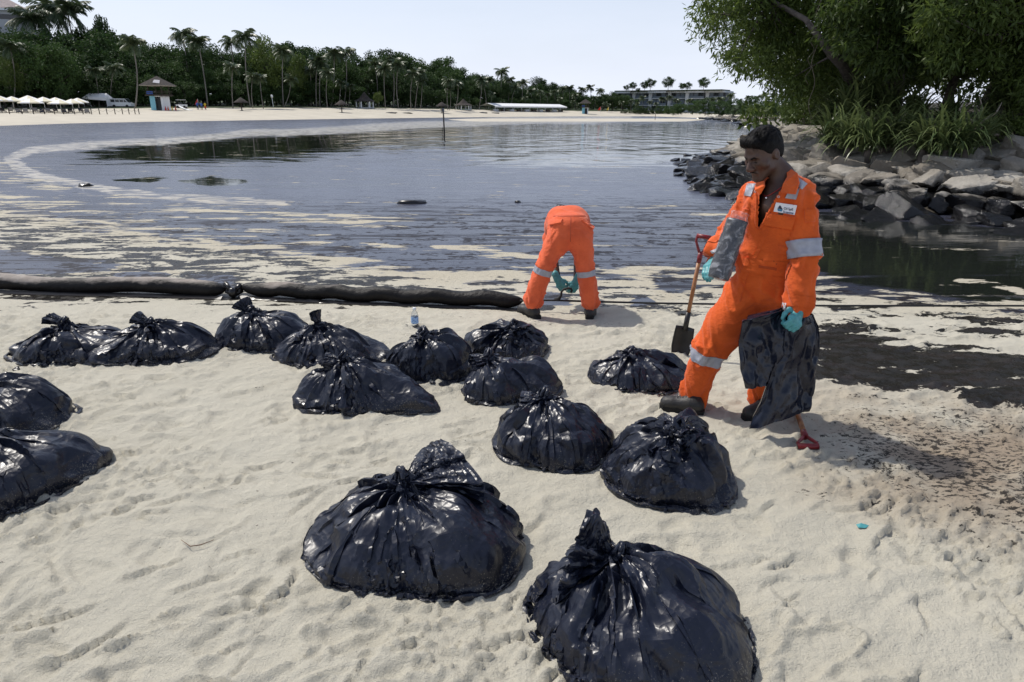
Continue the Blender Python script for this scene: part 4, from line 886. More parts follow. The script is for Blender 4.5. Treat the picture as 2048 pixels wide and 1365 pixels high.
    for q in range(3):
        pts = []
        for u in np.linspace(0, 2 * np.pi, 15):
            wob = 1 + 0.22 * math.sin(3 * u + q * 2 + seed)
            d = (side * math.cos(u) + up2 * math.sin(u)) * rk * wob
            pts.append(K + d + nd * (0.010 * (q - 1) + 0.008 * math.sin(u + q * 2.1)))
        kb.tube(pts, 0.010 + 0.003 * (q % 2), 7, False)
    kb.build("knot", mat, root, True)
    return root
def bag_material():
    m, t, b = mat_new("black_film")
    b.inputs['Base Color'].default_value = (0.0085, 0.0112, 0.0230, 1)
    b.inputs['Specular IOR Level'].default_value = 0.42
    tc = N(t, "ShaderNodeTexCoord")
    def ridged(vec, scale, det, dist):
        n = N(t, "ShaderNodeTexNoise", Scale=scale, Detail=det, Roughness=0.5, Distortion=dist); L(t, vec, n.inputs['Vector'])
        a = N(t, "ShaderNodeMath", operation='SUBTRACT'); a.inputs[1].default_value = 0.5; c = N(t, "ShaderNodeMath", operation='ABSOLUTE'); L(t, n.outputs[0], a.inputs[0]); L(t, a.outputs[0], c.inputs[0]); return c.outputs[0]
    mp = N(t, "ShaderNodeMapping"); mp.inputs['Scale'].default_value = (34, 2.2, 1); L(t, tc.outputs['UV'], mp.inputs[0])
    b1 = N(t, "ShaderNodeBump", Strength=0.35, Distance=0.03); L(t, ridged(mp.outputs[0], 1.0, 1.0, 0.3), b1.inputs['Height'])
    # crumpled film: flat cells with sharp borders, at two sizes
    nd = N(t, "ShaderNodeTexNoise", Scale=5.0, Detail=2.0); ad = N(t, "ShaderNodeVectorMath", operation='MULTIPLY_ADD'); ad.inputs[1].default_value = (0.14, 0.14, 0.14)
    L(t, tc.outputs['Object'], nd.inputs['Vector']); L(t, nd.outputs['Color'], ad.inputs[0]); L(t, tc.outputs['Object'], ad.inputs[2])
    prev = b1.outputs[0]
    for sc, st, di in ((12.0, 0.30, 0.04), (31.0, 0.18, 0.02)):
        v = N(t, "ShaderNodeTexVoronoi", Scale=sc, feature='F1'); L(t, ad.outputs[0], v.inputs['Vector']); bb = N(t, "ShaderNodeBump", Strength=st, Distance=di); L(t, v.outputs['Distance'], bb.inputs['Height']); L(t, prev, bb.inputs['Normal']); prev = bb.outputs[0]
    L(t, prev, b.inputs['Normal'])
    # sand clinging to the film, mostly low down
    sx = N(t, "ShaderNodeSeparateXYZ"); L(t, tc.outputs['Object'], sx.inputs[0]); rz_ = N(t, "ShaderNodeMapRange"); rz_.inputs[1].default_value = 0.13; rz_.inputs[2].default_value = 0.0; rz_.inputs[3].default_value = 0.0; rz_.inputs[4].default_value = 0.13; L(t, sx.outputs[2], rz_.inputs[0])
    ns = N(t, "ShaderNodeTexNoise", Scale=150.0, Detail=3.0, Roughness=0.7); np_ = N(t, "ShaderNodeTexNoise", Scale=4.0, Detail=3.0); L(t, tc.outputs['Object'], ns.inputs['Vector']); L(t, tc.outputs['Object'], np_.inputs['Vector'])
    a1 = N(t, "ShaderNodeMath", operation='ADD'); L(t, ns.outputs[0], a1.inputs[0]); L(t, rz_.outputs[0], a1.inputs[1]); a2 = N(t, "ShaderNodeMath", operation='MULTIPLY_ADD'); a2.inputs[1].default_value = 0.25; L(t, np_.outputs[0], a2.inputs[0]); L(t, a1.outputs[0], a2.inputs[2])
    rs = N(t, "ShaderNodeMapRange"); rs.inputs[1].default_value = 0.80; rs.inputs[2].default_value = 0.90; rs.inputs[4].default_value = 0.6; L(t, a2.outputs[0], rs.inputs[0]); mc = N(t, "ShaderNodeMix", data_type='RGBA'); L(t, rs.outputs[0], mc.inputs[0]); mc.inputs[6].default_value = b.inputs['Base Color'].default_value; mc.inputs[7].default_value = (0.34, 0.31, 0.25, 1); L(t, mc.outputs[2], b.inputs['Base Color'])
    n3 = N(t, "ShaderNodeTexNoise", Scale=5.0, Detail=8.0, Roughness=0.7); r3 = N(t, "ShaderNodeMapRange")
    r3.inputs[1].default_value = 0.35; r3.inputs[2].default_value = 0.75; r3.inputs[3].default_value = 0.29; r3.inputs[4].default_value = 0.46
    L(t, tc.outputs['Object'], n3.inputs['Vector']); L(t, n3.outputs[0], r3.inputs[0]); L(t, r3.outputs[0], b.inputs['Roughness'])
    return m
BAG = bag_material()
def px_at(x, y): return (x, y)
# (pixel of footprint centre, half sizes, height, turn, knot, neck, seed, res, tails, label)
BAGS = [
 ((838, 1090), (0.45, 0.36), 0.27, 0.08, (-0.06, 0.06, 0.31), (0.25, 0.12, 0.07), 1, 1.75, (), "largest bin bag, knotted with a big flap folded over, in the middle of the sand", dict(flare=0.72, neck_rings=26)),
 ((1268, 1258), (0.41, 0.33), 0.25, -0.5, (-0.09, 0.05, 0.265), (-0.16, -0.02, 0.035), 2, 1.75, (), "bin bag cut off by the frame's lower edge, its loose neck standing in a spike", dict(flare=1.2, neck_rings=26, droop=0.0009, flat=0.9, excess=1.7)),
 ((1335, 955), (0.315, 0.31), 0.33, 0.0, (0.0, -0.10, 0.345), (0.05, -0.06, 0.05), 3, 1.45, (), "plump bin bag with its knot facing the camera, near the man's front boot", dict(lump=0.08, excess=1.4, facets=0.06)),
 ((1108, 893), (0.32, 0.26), 0.27, -0.35, (-0.07, 0.04, 0.30), (-0.13, -0.04, 0.03), 4, 1.3, ((-1.2, 0.12, 0.3),), "bin bag touching the plump one with knot facing the camera", {}),
 ((1282, 758), (0.345, 0.26), 0.19, -0.15, (-0.08, 0.0, 0.21), (-0.06, -0.02, 0.05), 5, 1.0, (), "flattish bin bag in front of the shovel blade", {}),
 ((1024, 782), (0.33, 0.23), 0.23, -0.1, (-0.16, 0.04, 0.25), (-0.10, -0.05, 0.04), 6, 1.05, (), "bin bag lying between the bag touching it behind and the plump pair in front", {}),
 ((1012, 698), (0.33, 0.25), 0.23, -0.2, (0.08, -0.08, 0.24), (0.06, -0.05, 0.04), 7, 1.0, (), "bin bag nearest the bent man's boots", dict(lump=0.07)),
 ((864, 740), (0.325, 0.27), 0.28, 0.0, (-0.05, -0.04, 0.31), (-0.05, -0.05, 0.03), 8, 1.05, (), "rounded bin bag below the water bottle", dict(lump=0.06)),
 ((722, 797), (0.39, 0.25), 0.23, -0.1, (-0.10, 0.02, 0.295), (-0.12, -0.03, 0.06), 9, 1.2, ((-0.22, 0.45, 0.22),), "bin bag with a flat tail trailing towards the largest bag", {}),
 ((660, 713), (0.42, 0.24), 0.21, -0.15, (-0.06, 0.0, 0.25), (-0.03, 0.0, 0.12), 10, 1.0, ((0.05, 0.28, 0.3), (3.5, 0.14, 0.3)), "bin bag whose twisted neck stands straight up, pointed at one end", dict(droop=0.0002, flare=0.4)),
 ((530, 683), (0.40, 0.28), 0.24, -0.1, (-0.09, 0.0, 0.265), (-0.08, 0.02, 0.08), 11, 1.0, (), "bin bag closest to the gap in the boom", dict(lump=0.07, droop=0.0003)),
 ((318, 708), (0.44, 0.27), 0.22, 0.1, (-0.03, 0.0, 0.255), (-0.10, 0.0, 0.07), 12, 1.05, ((3.6, 0.12, 0.3),), "bin bag second from the frame's edge in the back row", dict(droop=0.0003, flare=0.45)),
 ((150, 706), (0.46, 0.27), 0.20, 0.0, (-0.03, 0.0, 0.255), (-0.12, 0.0, 0.05), 13, 1.0, ((3.3, 0.14, 0.3),), "outermost bin bag of the back row, with a low wide mound", dict(droop=0.0003, flare=0.45)),
 ((30, 838), (0.36, 0.26), 0.23, -0.15, (-0.14, -0.04, 0.24), (-0.10, -0.06, 0.03), 14, 1.2, (), "bin bag behind the glossy one at the frame's edge", dict(lump=0.08)),
 ((-5, 975), (0.44, 0.31), 0.27, 0.5, (-0.10, 0.12, 0.30), (-0.10, 0.05, 0.06), 15, 1.5, ((0.1, 0.12, 0.35),), "large glossy bin bag cut off by the frame's edge", dict(flare=0.6)),
]
for (px_, half, h, rz, knot, neck, seed, res, tails, label, kw) in BAGS:
    make_bag("bin_bag", label, px_, half, h, rz, knot, neck, seed, res=res, tails=tails, mat=BAG, iters=140, **kw)
# ------------------------------------------------------------------ people: rounded limbs blended into one skin
def surface_nets(f, lo, hi, h):
    lo = np.asarray(lo, float); n = np.ceil((np.asarray(hi) - lo) / h).astype(int) + 1
    ax = [lo[i] + h * np.arange(n[i]) for i in range(3)]
    X, Y, Z = np.meshgrid(*ax, indexing='ij'); D = f(X, Y, Z)
    S = D < 0; c = [S[a:n[0] - 1 + a, b:n[1] - 1 + b, d:n[2] - 1 + d] for a in (0, 1) for b in (0, 1) for d in (0, 1)]
    cnt = sum(q.astype(np.int8) for q in c); act = (cnt > 0) & (cnt < 8)
    idx = -np.ones(act.shape, np.int64); cells = np.argwhere(act); idx[act] = np.arange(len(cells))
    acc = np.zeros((len(cells), 3)); num = np.zeros(len(cells)); i, j, k = cells.T
    corners = [(a, b, d) for a in (0, 1) for b in (0, 1) for d in (0, 1)]
    for p in corners:
        for axx in range(3):
            if p[axx]: continue
            q = list(p); q[axx] = 1
            d0 = D[i + p[0], j + p[1], k + p[2]]; d1 = D[i + q[0], j + q[1], k + q[2]]; m = (d0 < 0) != (d1 < 0)
            t = np.where(m, d0 / np.where(d0 - d1 == 0, 1e-9, d0 - d1), 0)
            w = np.array(p, float)[None].repeat(len(cells), 0); w[:, axx] += t
            acc[m] += w[m]; num[m] += 1
    V = lo + h * (cells + acc / num[:, None]); F = []
    for axx in range(3):
        sl0 = [slice(1, n[q] - 1) for q in range(3)]; sl1 = list(sl0); sl0[axx] = slice(0, n[axx] - 1); sl1[axx] = slice(1, n[axx])
        s0, s1 = S[tuple(sl0)], S[tuple(sl1)]; o = np.argwhere(s0 != s1); base = np.ones(3, int); base[axx] = 0; o = o + base
        u, v = [(1, 2), (2, 0), (0, 1)][axx]; e = np.eye(3, dtype=int)
        def g(q): return idx[q[:, 0], q[:, 1], q[:, 2]]
        quad = np.stack([g(o - e[u] - e[v]), g(o - e[v]), g(o), g(o - e[u])], -1)
        fl = S[o[:, 0], o[:, 1], o[:, 2]]; quad[~fl] = quad[~fl][:, ::-1] if False else quad[~fl]
        quad[fl] = quad[fl][:, ::-1]; F.append(quad)
    F = np.concatenate(F); F = F[(F >= 0).all(1)]
    return V, F[:, ::-1]
class Blob:
    """smooth union of tapered capsules / ellipsoids; entries may carve instead"""
    def __init__(s): s.it = []
    def cap(s, a, b, ra, rb, k=0.03, sq=None): s.it.append(('c', np.asarray(a, float), np.asarray(b, float), ra, rb, k, sq)); return s
    def chain(s, pts, rs, k=0.03, sq=None):
        for i in range(len(pts) - 1): s.cap(pts[i], pts[i + 1], rs[i], rs[i + 1], k, sq)
        return s
    def ell(s, c, M, r, k=0.02): s.it.append(('e', np.asarray(c, float), np.asarray(M, float), np.asarray(r, float), None, k, None)); return s
    def cut(s, c, M, r, k=0.01): s.it.append(('x', np.asarray(c, float), np.asarray(M, float), np.asarray(r, float), None, k, None)); return s
    def __call__(s, X, Y, Z):
        D = np.full(X.shape, 9.0)
        for (ty, a, b, ra, rb, k, sq) in s.it:
            if ty == 'c':
                lo = np.minimum(a - ra, b - rb) - k - 0.05; hi = np.maximum(a + ra, b + rb) + k + 0.05
            else:
                rm_ = ra.max() + k + 0.05; lo, hi = a - rm_, a + rm_
            sl = []
            for q, arr in enumerate((X[:, 0, 0], Y[0, :, 0], Z[0, 0, :])):
                i0, i1 = np.searchsorted(arr, lo[q]), np.searchsorted(arr, hi[q]); sl.append(slice(i0, i1))
            sl = tuple(sl)
            if any(q.stop <= q.start for q in sl): continue
            x, y, z = X[sl], Y[sl], Z[sl]; cur = D[sl]
            if ty == 'c':
                d = b - a; l2 = d @ d + 1e-12; qx, qy, qz = x - a[0], y - a[1], z - a[2]
                t = np.clip((qx * d[0] + qy * d[1] + qz * d[2]) / l2, 0, 1)
                ex, ey, ez = qx - t * d[0], qy - t * d[1], qz - t * d[2]
                if sq is not None:
                    ax_, f_ = sq; ax_ = np.asarray(ax_, float); pr = ex * ax_[0] + ey * ax_[1] + ez * ax_[2]; g_ = 1 / f_ - 1
                    ex, ey, ez = ex + pr * g_ * ax_[0], ey + pr * g_ * ax_[1], ez + pr * g_ * ax_[2]
                v = np.sqrt(ex * ex + ey * ey + ez * ez) - (ra + (rb - ra) * t)
            else:
                q = np.stack([x - a[0], y - a[1], z - a[2]], -1) @ b.T / ra
                l = np.sqrt((q * q).sum(-1)) + 1e-9; g2 = np.sqrt(((q / ra) ** 2).sum(-1)) + 1e-9; v = l * (l - 1) / g2
            if ty == 'x':
                h = np.clip(0.5 - 0.5 * (cur + v) / k, 0, 1); D[sl] = cur * (1 - h) - v * h + k * h * (1 - h)
            else:
                h = np.clip(0.5 + 0.5 * (cur - v) / k, 0, 1); D[sl] = cur * (1 - h) + v * h - k * h * (1 - h)
        return D
    def bounds(s, pad=0.03):
        lo = np.min([np.minimum(q[1] - (q[3] if q[0] == 'c' else q[3].max()), (q[2] - q[4]) if q[0] == 'c' else q[1]) for q in s.it if q[0] != 'x'], 0) - pad
        hi = np.max([np.maximum(q[1] + (q[3] if q[0] == 'c' else q[3].max()), (q[2] + q[4]) if q[0] == 'c' else q[1]) for q in s.it if q[0] != 'x'], 0) + pad
        return lo, hi
    def mesh(s, name, h, mat, parent, fold=None):
        V, F = surface_nets(s, *s.bounds(), h)
        if fold is not None: V = fold(V, F)
        o = mesh_obj(name, V, F, mat, parent, True)
        return o
def vnormals(V, F):
    n = np.cross(V[F[:, 2]] - V[F[:, 0]], V[F[:, 3]] - V[F[:, 1]]); N_ = np.zeros_like(V)
    for q in range(4): np.add.at(N_, F[:, q], n)
    return N_ / (np.linalg.norm(N_, axis=1, keepdims=True) + 1e-12)
def relax(V, F, it=2, k=0.5):
    e = np.concatenate([F[:, [0, 1]], F[:, [1, 2]], F[:, [2, 3]], F[:, [3, 0]]])
    for _ in range(it):
        A = np.zeros_like(V); C = np.zeros(len(V)); np.add.at(A, e[:, 0], V[e[:, 1]]); np.add.at(C, e[:, 0], 1); np.add.at(A, e[:, 1], V[e[:, 0]]); np.add.at(C, e[:, 1], 1)
        V = V + k * (A / C[:, None] - V)
    return V
def cloth_folds(limbs, amp, seed, fx=1.0):
    """creases that run round the limbs, sharper at the joints; limbs: list of (a, b, strength)"""
    def f(V, F):
        V = relax(V, F, 2); Nn = vnormals(V, F)
        best = np.full(len(V), 9.0); D = np.zeros(len(V))
        for (a, b, st) in limbs:
            a, b = np.asarray(a, float), np.asarray(b, float); d = b - a; l = np.linalg.norm(d); d = d / l
            t = (V - a) @ d; e = V - a - np.clip(t, 0, l)[:, None] * d; r = np.linalg.norm(e, axis=1)
            s1 = np.cross(d, [0.3, 0.9, 0.2]); s1 /= np.linalg.norm(s1); s2 = np.cross(d, s1); th = np.arctan2(e @ s2, e @ s1)
            sl = t * 17 * fx + np.sin(th + seed) * 1.1 + 0.8 * np.sin(2 * th + t * 9 + seed * 2)
            w1 = 1 - np.abs(noise2(sl + seed * 3.1, th * 0.8 + 4, seed) * 2 - 1)
            w2 = 1 - np.abs(noise2(sl * 2.1 + 7, th * 1.6 + t * 6, seed + 7) * 2 - 1)
            j = np.exp(-((t - l) / 0.10) ** 2) + np.exp(-(t / 0.10) ** 2)
            val = (w1 ** 2 * 0.9 + w2 ** 2 * 0.45 - 0.45) * st * (0.55 + 0.9 * np.minimum(j, 1))
            m = r < best; D[m] = val[m]; best[m] = r[m]
        D = D + 0.5 * (noise3(V[:, 0] * 14, V[:, 1] * 14, V[:, 2] * 14, seed) - 0.5)
        V = V + Nn * (amp * D)[:, None]
        return relax(V, F, 1, 0.4)
    return f
def ring_band(bvh, a, b, t0, t1, off, name, mat, parent, rmax, rdef, n=44, m=6):
    a, b = np.asarray(a, float), np.asarray(b, float); d = b - a; l = np.linalg.norm(d); d /= l; s1 = np.cross(d, [0.2, 1, 0.1]); s1 /= np.linalg.norm(s1); s2 = np.cross(d, s1); R = np.zeros((m, n))
    for i in range(m):
        c = a + d * l * (t0 + (t1 - t0) * i / (m - 1))
        for k in range(n):
            e = s1 * math.cos(2 * math.pi * k / n) + s2 * math.sin(2 * math.pi * k / n); h, no, _, ds = bvh.ray_cast(Vector(c), Vector(e)); R[i, k] = min(ds, rmax) if h is not None and ds < rmax else rdef
    R = (R + np.roll(R, 1, 1) + np.roll(R, -1, 1)) / 3; V = []
    for i in range(m):
        c = a + d * l * (t0 + (t1 - t0) * i / (m - 1)); V += [c + (s1 * math.cos(2 * math.pi * k / n) + s2 * math.sin(2 * math.pi * k / n)) * (R[i, k] + off) for k in range(n)]
    o = mesh_obj(name, V, [(i * n + k, i * n + (k + 1) % n, (i + 1) * n + (k + 1) % n, (i + 1) * n + k) for i in range(m - 1) for k in range(n)], mat, parent, True); so = o.modifiers.new("thickness", 'SOLIDIFY'); so.thickness = 0.003; return o
def band(src, a, b, t0, t1, off, name, mat, parent, rmax=0.2):
    """strip of tape round a limb: the cloth between two cuts across the limb, lifted by `off`"""
    a, b = Vector(a), Vector(b); d = (b - a).normalized(); l = (b - a).length
    bm = bmesh.new(); bm.from_mesh(src.data)
    kill = [f for f in bm.faces if not (-0.03 < (f.calc_center_median() - a).dot(d) - t0 * l and (f.calc_center_median() - a).dot(d) - t1 * l < 0.03) or ((f.calc_center_median() - a) - d * (f.calc_center_median() - a).dot(d)).length > rmax]
    bmesh.ops.delete(bm, geom=kill, context='FACES')
    bmesh.ops.bisect_plane(bm, geom=bm.verts[:] + bm.edges[:] + bm.faces[:], plane_co=a + d * l * t0, plane_no=d, clear_inner=True)
    bmesh.ops.bisect_plane(bm, geom=bm.verts[:] + bm.edges[:] + bm.faces[:], plane_co=a + d * l * t1, plane_no=d, clear_outer=True)
    bm.normal_update()
    for v in bm.verts: v.co += v.normal * off
    me = bpy.data.meshes.new(name); bm.to_mesh(me); bm.free(); me.materials.clear(); me.materials.append(mat)
    me.polygons.foreach_set("use_smooth", [True] * len(me.polygons))
    o = bpy.data.objects.new(name, me); COL.objects.link(o); o.parent = parent
    return o
from mathutils.bvhtree import BVHTree
def bvh_of(o):
    me = o.data; return BVHTree.FromPolygons([v.co[:] for v in me.vertices], [p.vertices[:] for p in me.polygons])
def patch(bvh, quad, off, name, mat, parent, nu=10, nv=8, thick=0.003, shape=None):
    """a sewn-on piece: quad = four photo pixels (tl, tr, br, bl) whose grid is laid onto the cloth and lifted by `off`"""
    tl, tr, br, bl = [np.array(q, float) for q in quad]; top = []; ok = True
    nrm = Vector((0, 0, 0)); pts = []
    for j in range(nv + 1):
        for i in range(nu + 1):
            u, v = i / nu, j / nv; q = (tl * (1 - u) + tr * u) * (1 - v) + (bl * (1 - u) + br * u) * v
            d = Vector(ray(*q)).normalized(); h, no, _, _ = bvh.ray_cast(Vector(CP), d)
            if h is None: pts.append(None)
            else: pts.append((h, no)); nrm += no
    good = [p for p in pts if p]
    if not good: return None
    nrm.normalize(); md = sum(((p[0] - Vector(CP)).length for p in good)) / len(good); V = []
    ave = sum((p[0] for p in good), Vector()) / len(good)
    k = 0
    for j in range(nv + 1):
        for i in range(nu + 1):
            u, v = i / nu, j / nv; q = (tl * (1 - u) + tr * u) * (1 - v) + (bl * (1 - u) + br * u) * v
            p = pts[k]; k += 1
            if p is None or abs((p[0] - ave).dot(nrm)) > 0.09:
                d = Vector(ray(*q)).normalized(); den = d.dot(nrm); t = (ave - Vector(CP)).dot(nrm) / den if abs(den) > 0.05 else md; h = Vector(CP) + d * t
            else: h = p[0]
            e = 0 if shape is None else shape(u, v)
            V.append(h + nrm * (off + e))
    n0 = len(V); V = V + [v - nrm * (thick + off) for v in V]; c = nu + 1; F = []
    for j in range(nv):
        for i in range(nu): F.append((j * c + i, (j + 1) * c + i, (j + 1) * c + i + 1, j * c + i + 1))
    rim = [i for i in range(nu)] + [j * c + nu for j in range(nv)] + [nv * c + i for i in range(nu, 0, -1)] + [j * c for j in range(nv, 0, -1)]
    for a, b in zip(rim, rim[1:] + rim[:1]): F.append((a, b, b + n0, a + n0))
    return mesh_obj(name, V, F, mat, parent, False)
def frame(f, u):
    f = np.array(f, float); f /= np.linalg.norm(f); u = np.array(u, float); u = u - f * (u @ f); u /= np.linalg.norm(u)
    return f, np.cross(f, u), u               # forward, right, up
# materials
def fabric(name, col, dark):
    m, t, b = mat_new(name); b.inputs['Roughness'].default_value = 0.85; b.inputs['Specular IOR Level'].default_value = 0.25
    b.inputs['Sheen Weight'].default_value = 0.15
    tc = N(t, "ShaderNodeTexCoord"); n1 = N(t, "ShaderNodeTexNoise", Scale=7.0, Detail=6.0, Roughness=0.6); n2 = N(t, "ShaderNodeTexNoise", Scale=45.0, Detail=4.0)
    L(t, tc.outputs['Object'], n1.inputs['Vector']); L(t, tc.outputs['Object'], n2.inputs['Vector'])
    mx = N(t, "ShaderNodeMix", data_type='RGBA'); mx.inputs[6].default_value = (*dark, 1); mx.inputs[7].default_value = (*col, 1)
    r = N(t, "ShaderNodeMapRange"); r.inputs[1].default_value = 0.25; r.inputs[2].default_value = 0.6; L(t, n1.outputs[0], r.inputs[0]); L(t, r.outputs[0], mx.inputs[0])
    n5 = N(t, 'ShaderNodeTexNoise', Scale=26.0, Detail=3.0, Roughness=0.7); L(t, tc.outputs['Object'], n5.inputs['Vector']); r5 = N(t, 'ShaderNodeMapRange'); r5.inputs[1].default_value = 0.68; r5.inputs[2].default_value = 0.74; r5.inputs[4].default_value = 0.7; L(t, n5.outputs[0], r5.inputs[0]); mx5 = N(t, 'ShaderNodeMix', data_type='RGBA'); L(t, r5.outputs[0], mx5.inputs[0]); L(t, mx.outputs[2], mx5.inputs[6]); mx5.inputs[7].default_value = (0.05, 0.02, 0.01, 1); L(t, mx5.outputs[2], b.inputs['Base Color'])
    # creases in the cloth and the weave
    mp = N(t, "ShaderNodeMapping"); mp.inputs['Scale'].default_value = (1, 1, 1.9); L(t, tc.outputs['Object'], mp.inputs[0])
    n3 = N(t, "ShaderNodeTexNoise", Scale=20.0, Detail=3.0, Distortion=1.0); L(t, mp.outputs[0], n3.inputs['Vector'])
    b1 = N(t, "ShaderNodeBump", Strength=0.45, Distance=0.012); L(t, n3.outputs[0], b1.inputs['Height'])
    b2 = N(t, "ShaderNodeBump", Strength=0.15, Distance=0.002); n4 = N(t, "ShaderNodeTexNoise", Scale=420.0, Detail=2.0); L(t, tc.outputs['Object'], n4.inputs['Vector']); L(t, n4.outputs[0], b2.inputs['Height']); L(t, b1.outputs[0], b2.inputs['Normal']); L(t, b2.outputs[0], b.inputs['Normal'])
    return m
ORANGE = fabric("orange_cotton", (0.70, 0.112, 0.016), (0.50, 0.072, 0.011)); ORANGE2 = fabric("faded_orange_cotton", (0.78, 0.14, 0.05), (0.58, 0.085, 0.03))
SEAM = simple("orange_stitching", (0.50, 0.07, 0.008), 0.85)
SKIN = simple("brown_skin", (0.068, 0.034, 0.023), 0.45, 0.45, var=0.12, scale=30, bump=0.08, bscale=220)
HAIR = simple("black_hair", (0.005, 0.0045, 0.005), 0.6, 0.12, var=0.3, scale=80, bump=0.35, bscale=150)
TAPE = simple("reflective_tape", (0.36, 0.37, 0.42), 0.5, 0.5, metal=0.15, var=0.08, scale=30, bump=0.12, bscale=120)
PALE = simple("pale_tape", (0.66, 0.62, 0.64), 0.6, var=0.08, scale=40)
GLOVE = simple("turquoise_nitrile", (0.075, 0.31, 0.33), 0.42, 0.5, var=0.12, scale=40, bump=0.25, bscale=60)
BOOT = simple("black_leather", (0.014, 0.014, 0.016), 0.55, 0.45, var=0.3, scale=25, bump=0.3, bscale=70, dark=(0.03, 0.027, 0.023))
SOLE = simple("black_rubber", (0.018, 0.017, 0.017), 0.8, 0.3, var=0.2)
def hand(pts, root, mat, name, back, side, curl=0.5, s=1.0):
    """wrist, palm centre, direction of fingers given by pts[1]-pts[0]; back: normal of the back of the hand; side: towards the thumb"""
    w, p = [np.asarray(q, float) for q in pts]; d = p - w; d /= np.linalg.norm(d)
    back = np.asarray(back, float); back = back - d * (back @ d); back /= np.linalg.norm(back)
    side = np.asarray(side, float); side = side - d * (side @ d) - back * (side @ back); side /= np.linalg.norm(side)
    B = Blob(); B.cap(w - d * 0.05, w + d * 0.01, 0.034, 0.031, 0.015)
    B.cap(w, p + side * 0.018, 0.030, 0.021, 0.02).cap(w, p - side * 0.022, 0.028, 0.018, 0.02).cap(p + side * 0.03, p - side * 0.03, 0.018, 0.016, 0.015)
    for q, (o, ln, r) in enumerate(((0.032, 0.072, 0.0098), (0.011, 0.080, 0.0102), (-0.011, 0.075, 0.0098), (-0.031, 0.060, 0.0088))):
        k0 = p + side * o * s + d * 0.022; an = 0.25 + curl * 0.5 + 0.08 * q; pos = k0; P_ = [pos]; c = 0
        for seg in (0.45, 0.32, 0.23):
            c += curl * (0.9 if seg > 0.4 else 1.05) + 0.06 * (q - 1.5)
            pos = pos + (d * math.cos(c) - back * math.sin(c)) * ln * seg; P_.append(pos)
        B.chain(P_, [r * 1.12, r * 1.04, r * 0.98, r * 0.85], 0.006)
    t0 = w + side * 0.022 + d * 0.02; t1 = t0 + side * 0.030 + d * 0.028 - back * 0.012; t2 = t1 + side * 0.006 + d * 0.032 - back * 0.014; t3 = t2 + d * 0.024 - side * 0.006 - back * 0.012
    B.chain([t0, t1, t2, t3], [0.017, 0.0125, 0.0115, 0.0095], 0.010)
    return B.mesh(name, 0.0042, mat, root)
def boot(heel, toe, ankle, root, top_h=0.12, name="boot"):
    heel, toe, ankle = [np.asarray(q, float) for q in (heel, toe, ankle)]; f = toe - heel; f[2] = 0; l = np.linalg.norm(f); f /= l; s = np.array([-f[1], f[0], 0]); z = np.array([0, 0, 1.0])
    g = heel * [1, 1, 0] + z * heel[2]
    B = Blob(); B.cap(g + f * 0.04 + z * 0.045, g + f * 0.10 + z * 0.05, 0.038, 0.042, 0.03).cap(g + f * 0.10 + z * 0.055, g + f * (l - 0.055) + z * 0.04, 0.046, 0.038, 0.03, (s, 1.08)).cap(g + f * (l - 0.07) + z * 0.042, g + f * (l - 0.045) + z * 0.040, 0.042, 0.040, 0.02, (s, 1.1))
    B.cap(g + f * 0.065 + z * 0.06, ankle + z * (top_h - 0.1), 0.045, 0.05, 0.03)
    for q in np.linspace(0.10, l - 0.11, 5): B.cap(g + f * q + s * 0.018 + z * (0.108 - (q - 0.1) * 0.28), g + f * (q + 0.008) - s * 0.018 + z * (0.108 - (q - 0.1) * 0.28), 0.004, 0.004, 0.002)
    b = B.mesh(name, 0.0065, BOOT, root)
    v = b.data.vertices
    for q in v:
        if q.co.z < g[2] + 0.022: q.co.z = g[2] + 0.022
    so = MB(); prof = [(0.0, 0.030), (0.03, 0.039), (0.10, 0.037), (0.16, 0.042), (l - 0.07, 0.050), (l - 0.03, 0.045), (l - 0.006, 0.026), (l, 0.0)]
    out = [g + f * a + s * w for a, w in prof] + [g + f * a - s * w for a, w in prof[::-1]][1:]
    n = len(out); so.add([p + z * -0.012 for p in out] + [p + z * 0.028 for p in out], [tuple(range(n))[::-1], tuple(range(n, 2 * n))] + [(i, (i + 1) % n, n + (i + 1) % n, n + i) for i in range(n)])
    so.build("sole", SOLE, b); return b
